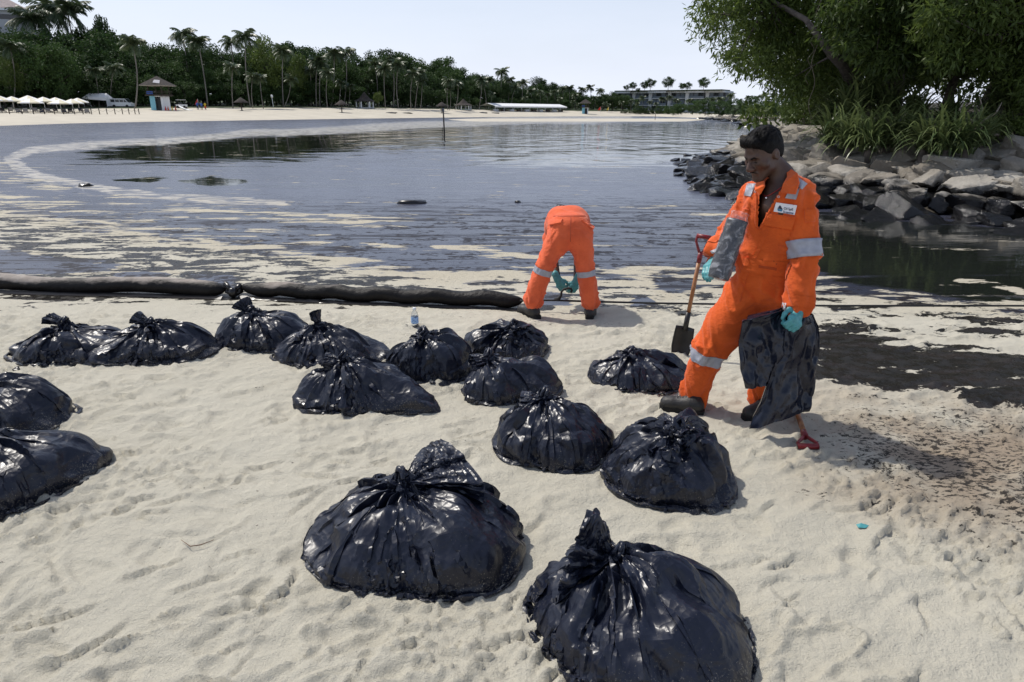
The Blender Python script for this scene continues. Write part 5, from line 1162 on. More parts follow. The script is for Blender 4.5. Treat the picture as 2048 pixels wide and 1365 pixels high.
# ---- the worker who stands with the bags ---------------------------------------------------
def standing_worker():
    root = empty("person", pix(1460, 828)); root.location.z = 0; bpy.context.view_layer.update(); off = Vector(root.location)
    tag(root, "man in bright orange coverall standing beside the upright shovel, looking down", "person", "clean-up workers in orange")
    J = dict(neck=(1563, 352, 3.82), chest=(1556, 430, 3.79), pelvis=(1535, 568, 3.80), waist=(1540, 515, 3.80), rsh=(1507, 397, 3.93), lsh=(1602, 396, 3.74), relb=(1462, 478, 3.99), rwr=(1434, 507, 3.80),
             lelb=(1609, 505, 3.65), lwr=(1597, 610, 3.55), rhip=(1492, 598, 3.86), rknee=(1418, 700, 3.85), rank=(1388, 792, 3.87), lhip=(1568, 600, 3.78), lknee=(1545, 715, 3.82), lank=(1528, 800, 3.84))
    J = {k: pixd(*v) for k, v in J.items()}
    fwd = np.array([-0.42, -0.9, 0]); rt = np.cross(fwd, [0, 0, 1.0]); rt /= np.linalg.norm(rt); fwd = np.cross([0, 0, 1.0], rt)
    sq = (fwd, 0.80)
    C = Blob()
    C.chain([J['pelvis'] + rt * 0.035, J['waist'] + rt * 0.04, J['chest'] + rt * 0.05, J['chest'] + rt * 0.055 + [0, 0, 0.09]], [0.146, 0.128, 0.128, 0.105], 0.05, sq)
    C.chain([J['pelvis'] - rt * 0.035, J['waist'] - rt * 0.04, J['chest'] - rt * 0.05, J['chest'] - rt * 0.055 + [0, 0, 0.09]], [0.146, 0.128, 0.128, 0.105], 0.05, sq)
    C.cap(J['rsh'], J['lsh'], 0.070, 0.074, 0.05).cap(J['neck'] - [0, 0, 0.03], J['chest'] + [0, 0, .1], 0.085, 0.13, 0.05)
    C.chain([J['rsh'], J['relb'], J['rwr']], [0.082, 0.078, 0.058], 0.03).chain([J['lsh'], J['lsh'] * .5 + J['lelb'] * .5, J['lelb'], J['lwr']], [0.078, 0.076, 0.077, 0.070], 0.006)
    C.chain([J['rhip'], J['rknee'] * .55 + J['rhip'] * .45, J['rknee'], J['rank'] + [0, 0, 0.02]], [0.140, 0.118, 0.092, 0.074], 0.04)
    C.chain([J['lhip'], J['lknee'], J['lank'] + [0, 0, 0.02]], [0.138, 0.098, 0.080], 0.04)
    C.cap(J['rank'] + [0, 0, 0.04], J['rank'] - [0, 0, 0.015], 0.072, 0.078, 0.02).cap(J['lank'] + [0, 0, 0.04], J['lank'] - [0, 0, 0.015], 0.072, 0.078, 0.02)
    C.cut(J['neck'] + fwd * 0.03 + [0, 0, 0.045], np.eye(3), (0.085, 0.085, 0.07), 0.01)
    limbs = [(J['chest'] + [0, 0, .1], J['pelvis'], 0.7), (J['lsh'], J['lelb'], 1.0), (J['lelb'], J['lwr'], 1.1), (J['rsh'], J['relb'], 1.0), (J['relb'], J['rwr'], 1.2), (J['rhip'], J['rknee'], 0.9), (J['rknee'], J['rank'], 1.2), (J['lhip'], J['lknee'], 0.9), (J['lknee'], J['lank'], 1.2)]
    cov = C.mesh("coverall", 0.0085, ORANGE, root, cloth_folds(limbs, 0.020, 3, 0.62))
    bm = bmesh.new(); bm.from_mesh(cov.data); cen = np.array([f.calc_center_median()[:] for f in bm.faces]); fx, fy = proj(cen); vee = [(1522, 340), (1575, 340), (1572, 366), (1548, 402), (1519, 455), (1515, 452), (1518, 400), (1524, 370)]
    ins = inside(fx, fy, vee); bm.faces.ensure_lookup_table()
    bmesh.ops.delete(bm, geom=[bm.faces[i] for i in np.nonzero(ins)[0] if cen[i][1] < J['chest'][1] - 0.01], context='FACES'); bm.to_mesh(cov.data); bm.free()
    bv = bvh_of(cov)
    # body: head, neck, chest, forearms
    H = pixd(1526, 306, 3.78); hf, hr, hu = frame((-0.82, -0.44, -0.50), (-0.25, -0.1, 1.0)); M = np.array([hf, hr, hu])
    def hp(a, b, c): return H + hf * a + hr * b + hu * c
    S = Blob()
    S.ell(hp(-0.012, 0, 0.035), M, (0.102, 0.079, 0.092), 0.02).ell(hp(0.028, 0, -0.035), M, (0.070, 0.060, 0.080), 0.035)
    S.cap(hp(0.030, 0.035, -0.075), hp(0.078, 0.012, -0.108), 0.024, 0.021, 0.03).cap(hp(0.030, -0.035, -0.075), hp(0.078, -0.012, -0.108), 0.024, 0.021, 0.03)
    S.cap(hp(0.086, 0, 0.012), hp(0.120, 0, -0.030), 0.011, 0.016, 0.012).cap(hp(0.108, 0.014, -0.038), hp(0.108, -0.014, -0.038), 0.011, 0.011, 0.010)
    S.cap(hp(0.078, 0.038, 0.020), hp(0.088, 0.010, 0.016), 0.012, 0.012, 0.014).cap(hp(0.078, -0.038, 0.020), hp(0.088, -0.010, 0.016), 0.012, 0.012, 0.014)
    S.cap(hp(0.092, 0.017, -0.066), hp(0.092, -0.017, -0.066), 0.0085, 0.0085, 0.006).cap(hp(0.088, 0.015, -0.080), hp(0.088, -0.015, -0.080), 0.010, 0.010, 0.006)
    S.cap(hp(0.066, 0.044, -0.020), hp(0.060, 0.052, -0.030), 0.020, 0.020, 0.025).cap(hp(0.066, -0.044, -0.020), hp(0.060, -0.052, -0.030), 0.020, 0.020, 0.025)
    for sd_ in (1, -1):
        S.cut(hp(0.094, 0.031 * sd_, 0.002), M, (0.016, 0.020, 0.010), 0.012); S.ell(hp(0.074, 0.031 * sd_, 0.000), M, (0.013, 0.016, 0.011), 0.006)
        S.ell(hp(-0.012, 0.078 * sd_, -0.012), M, (0.022, 0.010, 0.033), 0.008); S.cut(hp(-0.008, 0.089 * sd_, -0.010), M, (0.012, 0.007, 0.018), 0.006)
    S.chain([hp(-0.03, 0, -0.05), J['neck'] + fwd * 0.015, J['chest'] + [0, 0, 0.05] + fwd * 0.02], [0.055, 0.062, 0.105], 0.03)
    S.cap(J['chest'] + fwd * 0.005 + [0, 0, 0.02], J['pelvis'], 0.098, 0.10, 0.03, sq); S.cap(J['rsh'], J['lsh'], 0.05, 0.05, 0.03)
    for a, b, c in (('rsh', 'relb', 'rwr'), ('lsh', 'lelb', 'lwr')): S.chain([J[a], J[b], J[c]], [0.045, 0.036, 0.027], 0.02)
    for a, b, c in (('rhip', 'rknee', 'rank'), ('lhip', 'lknee', 'lank')): S.chain([J[a], J[b], J[c]], [0.075, 0.055, 0.04], 0.03)
    S.mesh("body", 0.0052, SKIN, root, lambda V, F: relax(V, F, 1, 0.3))
    # hair: a cap over the skull, cropped at the sides, with tufts
    Hh = Blob(); Hh.ell(hp(-0.016, 0, 0.040), M, (0.110, 0.084, 0.092), 0.01); Hh.cap(hp(0.064, 0.03, 0.094), hp(0.064, -0.03, 0.094), 0.026, 0.026, 0.02)
    Hh.ell(hp(-0.045, 0, 0.0), M, (0.074, 0.078, 0.09), 0.02)
    Hh.cut(hp(0.105, 0, -0.015), M, (0.080, 0.14, 0.092), 0.012); Hh.cut(hp(0.012, 0, -0.11), M, (0.085, 0.2, 0.105), 0.014)
    def tuft(V, F):
        Nn = vnormals(V, F); q = (V - H) @ M.T; k = smooth01(0.02, 0.10, q[:, 2])
        s_ = noise3(q[:, 0] * 40, q[:, 1] * 110, q[:, 2] * 60, 4) - 0.5; s2_ = noise3(q[:, 0] * 90, q[:, 1] * 200, q[:, 2] * 100, 8) - 0.5
        return V + Nn * ((s_ * 0.009 + s2_ * 0.005) * (0.15 + 0.85 * k) + 0.003 * k)[:, None]
    hair = Hh.mesh("hair", 0.0045, HAIR, root, tuft)
    hs = MB(); rr = random.Random(5)
    for _ in range(3200):
        a, b = rr.uniform(-0.11, 0.085), rr.uniform(-0.07, 0.07); base = hp(a, b, 0); 
        dq = (b / 0.085) ** 2 + ((a + 0.016) / 0.112) ** 2
        if dq > 0.96: continue
        c = 0.040 + 0.092 * math.sqrt(max(0.02, 1 - dq)); p0 = hp(a, b, c - 0.004); dirn = hf * rr.uniform(0.1, 0.9) + hu * rr.uniform(0.5, 1.0) + hr * (b * 6 + rr.uniform(-0.3, 0.3)); ln = rr.uniform(0.010, 0.026) * (0.4 + 0.8 * smooth01(-0.06, 0.08, np.array(a)))
        p1 = p0 + dirn * ln; sdv = hr * 0.0011; hs.add([p0 - sdv, p0 + sdv, p1], [(0, 1, 2)])
    hs.build("hair_tufts", HAIR, hair)["kind"] = "stuff"
    for sd_ in (1, -1):
        e = MB().tube([hp(0.082, 0.046 * sd_, 0.016), hp(0.093, 0.030 * sd_, 0.023), hp(0.100, 0.012 * sd_, 0.017)], [0.003, 0.005, 0.004], 6).build("eyebrow", HAIR, root, True)
        lid = MB().tube([hp(0.079, 0.043 * sd_, -0.006), hp(0.089, 0.031 * sd_, -0.009), hp(0.089, 0.019 * sd_, -0.006)], [0.0018, 0.0026, 0.0018], 6).build("eyelashes", HAIR, root, True)
    MB().tube([hp(0.096, 0.026, -0.068), hp(0.108, 0.009, -0.056), hp(0.108, -0.009, -0.056), hp(0.096, -0.026, -0.068)], [0.0008, 0.0026, 0.0026, 0.0008], 6).build("moustache", HAIR, root, True)
    # red cord with a small pendant
    nb = []; 
    cordm = simple("red_cord", (0.30, 0.02, 0.02), 0.7)
    bvb = bvh_of([o for o in root.children if o.name.startswith("body")][0])
    for (x, y) in ((1584, 360), (1575, 366), (1565, 374), (1554, 382), (1543, 389), (1533, 394), (1527, 390), (1524, 380), (1525, 370)):
        d = Vector(ray(x, y)).normalized(); h, no, _, _ = bvb.ray_cast(Vector(CP), d)
        if h is not None: nb.append(np.array(h + no * 0.003))
    if len(nb) > 3:
        nk = MB().tube(nb, 0.0024, 6).build("neck_cord", cordm, root, True)
        pd = min(nb, key=lambda q: q[2]); MB().lathe([(0.001, -0.008), (0.007, -0.004), (0.008, 0.0), (0.006, 0.005), (0.001, 0.008)], tuple(pd - np.array([0, 0.006, 0.006])), 8).build("pendant", simple("steel", (0.7, 0.7, 0.72), 0.25, metal=1.0), nk, True)
    # gloves
    fwr = J['rwr']; hand([fwr + [0.0, -0.01, -0.02], pixd(1421, 533, 3.72)], root, GLOVE, "glove", (-0.75, -0.65, 0.1), (0.6, -0.75, 0.1), 0.40)
    hand([J['lwr'] + [0, -0.01, -0.02], pixd(1590, 643, 3.47)], root, GLOVE, "glove", (0.3, -0.9, 0.25), (-0.9, -0.3, 0), 1.25)
    # boots
    g1, g2 = pix(1408, 829), pix(1318, 815); boot(g1 + [0, 0, .0], g2, J['rank'], root); g3, g4 = pix(1548, 833), pix(1484, 840); boot(g3, g4, J['lank'], root)
    # tape, bands, pockets, badge
    ring_band(bv, J['lelb'], J['lelb'] + (J['lelb'] - J['lsh']), -0.22, 0.10, 0.011, "reflective_strip", TAPE, root, 0.105, 0.080); band(cov, J['rknee'], J['rank'], 0.02, 0.24, 0.003, "reflective_strip", TAPE, root, 0.15)
    band(cov, J['lknee'], J['lank'], 0.02, 0.24, 0.003, "reflective_strip", TAPE, root, 0.15)
    band(cov, J['chest'], J['pelvis'], 0.60, 0.80, 0.005, "waistband", ORANGE, root, 0.20); band(cov, J['lelb'], J['lwr'], 0.86, 1.06, 0.004, "cuff", ORANGE, root, 0.13); band(cov, J['relb'], J['rwr'], 0.72, 1.05, 0.004, "cuff", ORANGE, root, 0.11)
    patch(bv, [(1495, 368), (1513, 368), (1502, 394), (1489, 392)], 0.006, "shoulder_strip", TAPE, root, 6, 6); patch(bv, [(1596, 357), (1614, 369), (1604, 380), (1590, 371)], 0.006, "shoulder_strip", TAPE, root, 6, 6); patch(bv, [(1581, 374), (1599, 378), (1592, 400), (1570, 397)], 0.006, "shoulder_strip", TAPE, root, 6, 6)
    bd = patch(bv, [(1552, 405), (1594, 411), (1589, 430), (1547, 423)], 0.009, "badge", simple("white_badge", (0.78, 0.78, 0.82), 0.6, var=0.03), root, 8, 6, 0.003)
    patch(bv, [(1532, 426), (1592, 434), (1584, 459), (1527, 449)], 0.008, "pocket_flap", ORANGE, root, 10, 6, 0.006, lambda u, v: 0.006 * v); patch(bv, [(1524, 452), (1581, 462), (1575, 511), (1520, 500)], 0.002, "pocket", ORANGE, root, 8, 8, 0.002)
    patch(bv, [(1487, 417), (1499, 419), (1494, 446), (1485, 442)], 0.008, "pocket_flap", ORANGE, root, 5, 6, 0.006, lambda u, v: 0.005 * v)
    patch(bv, [(1608, 420), (1630, 419), (1631, 444), (1610, 445)], 0.007, "sleeve_pocket", ORANGE, root, 6, 6, 0.006)
    patch(bv, [(1486, 517), (1498, 515), (1500, 531), (1487, 533)], 0.010, "belt_tab", ORANGE, root, 6, 5, 0.006); patch(bv, [(1518, 530), (1554, 536), (1553, 541), (1517, 535)], 0.008, "pocket_slit", SEAM, root, 8, 2, 0.003)
    patch(bv, [(1531, 461), (1537, 462), (1492, 560), (1484, 558)], 0.004, "placket", ORANGE, root, 3, 16, 0.004); patch(bv, [(1484, 560), (1492, 562), (1480, 604), (1473, 600)], 0.004, "placket", ORANGE, root, 3, 10, 0.004)
    patch(bv, [(1566, 605), (1574, 606), (1570, 626), (1562, 624)], 0.008, "cuff_patch", PALE, root, 3, 4); patch(bv, [(1420, 503), (1440, 494), (1441, 501), (1424, 508)], 0.010, "cuff_patch", PALE, root, 4, 3)
    # badge print
    ink = simple("navy_ink", (0.012, 0.018, 0.05), 0.6); blue = simple("blue_ink", (0.04, 0.20, 0.36), 0.6)
    bvb2 = bvh_of(bd)
    pr = patch(bvb2, [(1559, 411.5), (1561.5, 412), (1565, 419), (1555, 417.6)], 0.0012, "drop_print", ink, bd, 4, 4, 0.001); patch(bvb2, [(1554.5, 418), (1565.5, 419.5), (1563, 423.6), (1556, 422.6)], 0.0012, "drop_print", blue, bd, 4, 3, 0.001)
    def print_text(body, x0, y0, x1, y1, hpx):
        cu = bpy.data.curves.new("lettering", 'FONT'); cu.body = body; cu.size = 1.0; cu.extrude = 0.0; cu.offset = 0.012; o = bpy.data.objects.new("lettering", cu); COL.objects.link(o); bpy.context.view_layer.update()
        dg = bpy.context.evaluated_depsgraph_get(); me = bpy.data.meshes.new_from_object(o.evaluated_get(dg)); bpy.data.objects.remove(o)
        xs = [v.co.x for v in me.vertices]; ml = max(xs)
        for v in me.vertices:
            u, w_ = v.co.x / ml, v.co.y; x, y = x0 + (x1 - x0) * u, y0 + (y1 - y0) * u - w_ * hpx
            d = Vector(ray(x, y)).normalized(); h, no, _, _ = bvb2.ray_cast(Vector(CP), d)
            v.co = (h + (Vector(CP) - h).normalized() * 0.0016) if h is not None else pixd(x, y, 3.6)
        me.materials.clear(); me.materials.append(ink); oo = bpy.data.objects.new("lettering", me); COL.objects.link(oo); oo.parent = bd
    print_text("Oil Spill", 1567.5, 419.5, 1586, 422.2, 7.2); print_text("Response", 1566.5, 426.6, 1587, 429.2, 7.2)
    # collar: two folded leaves
    def leaf(pts, name):
        V = [pixd(*p) for p in pts]; n = len(V); nn = np.cross(V[1] - V[0], V[2] - V[0]); nn /= np.linalg.norm(nn)
        if nn[1] > 0: nn = -nn
        mesh_obj(name, V + [v - nn * 0.007 for v in V], [tuple(range(n)), tuple(range(2 * n - 1, n - 1, -1))] + [(i, i + n, (i + 1) % n + n, (i + 1) % n) for i in range(n)], ORANGE, root, False)
    leaf([(1573, 333, 3.80), (1594, 346, 3.70), (1598, 365, 3.64), (1590, 388, 3.605), (1561, 385, 3.615), (1566, 368, 3.65), (1574, 354, 3.70)], "collar")
    leaf([(1527, 362, 3.70), (1528, 372, 3.66), (1519, 388, 3.655), (1509, 381, 3.67), (1513, 366, 3.73)], "collar")
    leaf([(1573, 333, 3.81), (1592, 345, 3.72), (1592, 352, 3.82), (1572, 345, 3.90), (1562, 340, 3.90)], "collar")
    # edges of the opening
    def edge(pts, name):
        V = []
        for (x, y) in pts:
            d = Vector(ray(x, y)).normalized(); h, no, _, _ = bv.ray_cast(Vector(CP), d)
            if h is not None: V.append(np.array(h + no * 0.002))
        if len(V) > 2: MB().tube(V, 0.006, 6).build(name, ORANGE, root, True)
    edge([(1576, 372), (1568, 382), (1559, 394), (1550, 406), (1541, 420), (1532, 436), (1524, 452), (1519, 458)], "lapel"); edge([(1512, 372), (1512, 384), (1513, 398), (1513, 412), (1512, 430), (1512, 446), (1516, 458)], "lapel")
    steel = simple("snap_steel", (0.55, 0.55, 0.56), 0.3, metal=1.0)
    for (x, y) in ((1557, 394), (1510, 384)):
        d = Vector(ray(x, y)).normalized(); h, no, _, _ = bv.ray_cast(Vector(CP), d)
        if h is None: continue
        h = h - d * 0.02; pts = []
        q = d.to_track_quat('Z', 'Y')
        for u in np.linspace(0, 2 * np.pi, 11): pts.append(np.array(h + q @ Vector((0.005 * math.cos(u), 0.005 * math.sin(u), 0))))
        MB().tube(pts, 0.002, 5, False).build("snap_button", steel, root, True)
    for ch in root.children: ch.matrix_parent_inverse = Matrix.Translation(-off)
    return root
def bending_worker():
    root = empty("person", pix(1122, 628)); root.location.z = 0; bpy.context.view_layer.update(); off = Vector(root.location)
    tag(root, "man in faded orange coverall bent double at the water's edge, seen from behind", "person", "clean-up workers in orange")
    J = dict(pel=(1139, 464, 6.02), lh=(1116, 480, 6.0), rh=(1163, 480, 6.0), lk=(1089, 535, 5.92), rk=(1172, 540, 5.92), la=(1067, 600, 5.92), ra=(1181, 602, 5.90))
    J = {k: pixd(*v) for k, v in J.items()}; cx = J['pel'][0]
    sp = [np.array([cx, 6.02, J['pel'][2] + 0.02]), np.array([cx, 6.22, J['pel'][2] + 0.06]), np.array([cx, 6.42, J['pel'][2] - 0.01]), np.array([cx, 6.58, J['pel'][2] - 0.12])]
    C = Blob()
    for sg in (-1, 1): C.chain([p + np.array([sg * w, 0, 0]) for p, w in zip(sp, (0.05, 0.06, 0.07, 0.08))], [0.130, 0.125, 0.125, 0.10], 0.06)
    C.cap(J['lh'] + [0.01, 0.0, 0.03], J['rh'] + [-0.01, 0, 0.03], 0.102, 0.102, 0.05); C.ell(J['lh'] + [0.02, -0.02, 0.0], np.eye(3), (0.108, 0.11, 0.125), 0.03).ell(J['rh'] + [-0.02, -0.02, 0.0], np.eye(3), (0.108, 0.11, 0.125), 0.03)
    C.chain([J['lh'], J['lk'], J['la']], [0.104, 0.080, 0.086], 0.03); C.chain([J['rh'], J['rk'], J['ra']], [0.104, 0.076, 0.082], 0.03)
    sh = [sp[3] + [-0.13, 0.0, -0.03], sp[3] + [0.13, 0.0, -0.03]]; hd = [pixd(1115, 558, 6.22), pixd(1153, 562, 6.22)]; el = [(sh[0] + hd[0]) / 2 + [-0.015, 0.05, 0.04], (sh[1] + hd[1]) / 2 + [0.015, 0.05, 0.04]]
    for q in (0, 1): C.chain([sh[q], el[q] * 0.8 + sh[q] * 0.2], [0.075, 0.065], 0.03)
    limbs = [(J['lh'], J['lk'], 0.9), (J['lk'], J['la'], 1.0), (J['rh'], J['rk'], 0.9), (J['rk'], J['ra'], 1.0), (sp[0], sp[3], 0.5)]
    cov = C.mesh("coverall", 0.0105, ORANGE2, root, cloth_folds(limbs, 0.016, 9, 0.65)); bv = bvh_of(cov)
    S = Blob(); S.chain(sp, [0.09, 0.09, 0.09, 0.08], 0.03); hc = sp[3] + [0, 0.17, -0.07]; S.cap(sp[3], hc, 0.05, 0.055, 0.03); S.ell(hc + [0, 0.03, -0.03], np.eye(3), (0.075, 0.095, 0.105), 0.03); S.ell(hc + [0, 0.075, -0.10], np.eye(3), (0.05, 0.05, 0.05), 0.03); S.cap(hc + [0, -0.02, -0.13], hc + [0, -0.045, -0.11], 0.012, 0.012, 0.01)
    for q in (0, 1): S.chain([sp[3], sh[q], el[q], hd[q]], [0.06, 0.05, 0.043, 0.030], 0.02)
    for a, b, c in (('lh', 'lk', 'la'), ('rh', 'rk', 'ra')): S.chain([J[a], J[b], J[c]], [0.07, 0.05, 0.04], 0.03)
    S.mesh("body", 0.0085, SKIN, root); Hh = Blob(); Hh.ell(hc + [0, 0.055, -0.01], np.eye(3), (0.08, 0.09, 0.10), 0.01); Hh.mesh("hair", 0.009, HAIR, root)
    hand([hd[0], hd[0] + [0.03, -0.01, -0.055]], root, GLOVE, "glove", (-0.3, -0.8, 0.3), (0.9, -0.2, 0), 0.6); hand([hd[1], hd[1] + [-0.022, -0.01, -0.055]], root, GLOVE, "glove", (0.3, -0.8, 0.3), (-0.9, -0.2, 0), 0.6)
    gl = ground_z(0.4, 5.9) + 0.0
    for a, toe in ((J['la'], (-0.16, 0.20)), (J['ra'], (0.05, 0.26))):
        c = a * [1, 1, 0] + np.array([0, 0, gl]); t = np.array([toe[0], toe[1], 0]); t /= np.linalg.norm(t); boot(c - t * 0.075, c + t * 0.205, a, root, 0.12)
    band(cov, J['lk'], J['la'], 0.02, 0.20, 0.004, "reflective_strip", TAPE, root, 0.16); band(cov, J['rk'], J['ra'], 0.02, 0.20, 0.004, "reflective_strip", TAPE, root, 0.16)
    patch(bv, [(1098, 440), (1126, 439), (1124, 447), (1100, 452)], 0.010, "pocket_flap", ORANGE2, root, 8, 4, 0.006, lambda u, v: 0.010 * v); patch(bv, [(1162, 441), (1172, 443), (1186, 456), (1184, 461)], 0.010, "pocket_flap", ORANGE2, root, 8, 4, 0.006, lambda u, v: 0.010 * v)
    sm = simple("faded_seam", (0.55, 0.09, 0.035), 0.85); patch(bv, [(1140.5, 432), (1142.5, 432), (1142, 484), (1140, 484)], 0.002, "seat_seam", sm, root, 1, 18, 0.002); patch(bv, [(1108, 431), (1170, 431), (1172, 434), (1106, 434)], 0.003, "waist_seam", sm, root, 14, 1, 0.002)
    for ch in root.children: ch.matrix_parent_inverse = Matrix.Translation(-off)
    return root

standing_worker(); bending_worker()
# ------------------------------------------------------------------ boom, rope, shovels, bottle, held things
def boom_material():
    m, t, b = mat_new("boom_fabric"); geo = N(t, "ShaderNodeNewGeometry"); sp = N(t, "ShaderNodeSeparateXYZ"); L(t, geo.outputs['Position'], sp.inputs[0])
    def noise(s, d=6.0, v=None):
        n = N(t, "ShaderNodeTexNoise", Scale=s, Detail=d, Roughness=0.65); L(t, v or geo.outputs['Position'], n.inputs['Vector']); return n.outputs[0]
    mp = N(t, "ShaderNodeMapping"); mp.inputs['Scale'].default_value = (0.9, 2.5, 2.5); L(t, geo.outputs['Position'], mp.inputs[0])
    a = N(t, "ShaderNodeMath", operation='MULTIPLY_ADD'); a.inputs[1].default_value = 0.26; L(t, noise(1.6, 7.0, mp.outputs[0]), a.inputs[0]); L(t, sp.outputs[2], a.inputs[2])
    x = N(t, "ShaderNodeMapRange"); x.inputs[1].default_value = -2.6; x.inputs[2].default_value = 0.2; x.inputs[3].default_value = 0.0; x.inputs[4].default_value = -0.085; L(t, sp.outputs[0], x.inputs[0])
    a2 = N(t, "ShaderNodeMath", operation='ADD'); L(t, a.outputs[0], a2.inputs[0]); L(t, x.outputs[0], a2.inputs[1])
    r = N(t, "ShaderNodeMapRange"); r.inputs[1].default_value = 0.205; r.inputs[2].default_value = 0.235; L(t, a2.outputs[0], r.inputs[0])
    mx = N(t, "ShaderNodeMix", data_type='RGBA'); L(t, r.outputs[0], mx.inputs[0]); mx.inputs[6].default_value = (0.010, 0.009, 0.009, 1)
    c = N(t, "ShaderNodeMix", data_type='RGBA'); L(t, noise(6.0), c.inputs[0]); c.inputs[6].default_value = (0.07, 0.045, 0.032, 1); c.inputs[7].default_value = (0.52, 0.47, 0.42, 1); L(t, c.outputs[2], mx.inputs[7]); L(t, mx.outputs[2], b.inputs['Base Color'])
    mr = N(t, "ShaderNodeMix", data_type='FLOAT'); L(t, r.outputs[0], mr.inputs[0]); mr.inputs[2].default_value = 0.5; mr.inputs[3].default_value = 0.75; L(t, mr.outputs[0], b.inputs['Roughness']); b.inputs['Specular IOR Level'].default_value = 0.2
    bp = N(t, "ShaderNodeBump", Strength=0.6, Distance=0.02); L(t, noise(18.0), bp.inputs['Height']); L(t, bp.outputs[0], b.inputs['Normal']); return m
BOOMM = boom_material()
OILY = simple("oil_black", (0.009, 0.008, 0.008), 0.3, 0.5, var=0.3)
def boom_piece(label, px, r0, seed):
    pts = polyline([pix(x, y, 0.04) for x, y in px], 170); n = 28; V = []
    tg = np.gradient(pts, axis=0); tg /= np.linalg.norm(tg, axis=1, keepdims=True); sdv = np.cross(tg, [0, 0, 1.0]); up = np.cross(sdv, tg)
    s = np.arange(170) / 169.0; d = np.minimum(s, 1 - s) * np.linalg.norm(pts[-1] - pts[0])
    for i in range(170):
        e = math.sqrt(max(0.02, 1 - max(0, 1 - d[i] / 0.22) ** 2)); sag = 0.012 * math.sin(i * 0.21 + seed)
        for k in range(n):
            th = 2 * math.pi * k / n; rr_ = r0 * e * (1 + 0.07 * (noise2(np.array(i * 0.16), np.array(math.cos(th) * 1.5 + seed * 3), seed) - 0.5) * 2 + 0.05 * (noise2(np.array(i * 0.6), np.array(math.sin(th) * 3 + seed), seed + 2) - 0.5)); V.append(pts[i] + sdv[i] * rr_ * math.cos(th) * 1.06 + up[i] * (rr_ * math.sin(th) * 0.97 + sag))
    f = [(i * n + k, i * n + (k + 1) % n, (i + 1) * n + (k + 1) % n, (i + 1) * n + k) for i in range(169) for k in range(n)] + [tuple(range(n))[::-1], tuple(169 * n + k for k in range(n))]
    root = empty("oil_boom", pts[85] * [1, 1, 0]); off = np.array(root.location); tag(root, label, "oil boom", "sections of floating boom on the shoreline")
    mesh_obj("float_tube", np.array(V) - off, f, BOOMM, root, True)
    # ballast skirt pressed into the sand on the landward side
    sk = []
    for i in range(170):
        o = -1.0 if sdv[i][1] > 0 else 1.0
        q = pts[i] + sdv[i] * o * r0 * 0.95; sk += [q + [0, 0, -0.06], q + sdv[i] * o * (0.045 + 0.03 * noise2(np.array(i * 0.4), np.array(seed + .5), 5)) + [0, 0, -0.10]]
    mesh_obj("skirt", np.array(sk) - off, [(2 * i, 2 * i + 1, 2 * i + 3, 2 * i + 2) for i in range(169)], OILY, root, True)
    return pts, root
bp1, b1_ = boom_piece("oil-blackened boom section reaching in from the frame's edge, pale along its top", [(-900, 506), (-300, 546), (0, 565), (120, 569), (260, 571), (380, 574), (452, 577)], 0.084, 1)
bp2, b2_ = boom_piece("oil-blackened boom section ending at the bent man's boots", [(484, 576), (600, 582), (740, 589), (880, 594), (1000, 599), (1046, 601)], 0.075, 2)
mb = MB(); a, b = bp1[-1], bp2[0]
for k, (da, db) in enumerate(((.05, -.02), (-.02, .03), (0, 0))): mb.tube([a + [0, 0, da], a * .6 + b * .4 + [0, -.05 + .05 * k, da - .05], a * .3 + b * .7 + [0, -.02, -.03 + db], b + [0, 0, db]], [0.03, 0.022, 0.028, 0.03], 7)
mb.lathe([(0.01, -.05), (.04, -.03), (.045, .02), (.02, .05)], tuple((a + b) / 2 + [0.01, -.07, -.03]), 9); tag(mb.build("boom_connector", OILY, None, True), "oily rope-and-shackle connector in the gap between the two boom sections", "connector")
ropem = simple("black_rope", (0.012, 0.012, 0.013), 0.7)
rp = [pix(x, y, z) for x, y, z in ((1040, 602, .06), (1085, 601, .07), (1110, 601, .08), (1135, 602, .07), (1200, 604, .05), (1320, 607, .045), (1460, 609, .045), (1650, 612, .045), (1850, 612, .045), (2048, 612, .045), (2500, 616, .04))]
tag(MB().tube(polyline(rp, 60), 0.0095, 6).build("mooring_rope", ropem, None, True), "thin black rope running from the boom's end across the oiled sand", "rope")
hk = [pix(1108, 600, .08), pix(1118, 598, .09)] + [pixd(x, y, 6.12) for x, y in ((1122, 592), (1123, 584), (1128, 579), (1136, 577), (1142, 578), (1144, 582), (1141, 586))]
tag(MB().tube(hk, [.012, .02, .012, .011, .011, .011, .011, .011, .009], 7).build("shackle_line", ropem, None, True), "short oily line with a hook held in the bent man's gloves", "line")
WOOD = simple("varnished_handle", (0.36, 0.15, 0.045), 0.4, 0.5, var=0.25, scale=14, coat=0.3, dark=(0.16, 0.06, 0.02)); REDP = simple("red_grip", (0.22, 0.012, 0.016), 0.38, 0.5, var=0.2, scale=30); STEELB = simple("oiled_steel", (0.018, 0.017, 0.017), 0.4, 0.5, var=0.4, scale=12)
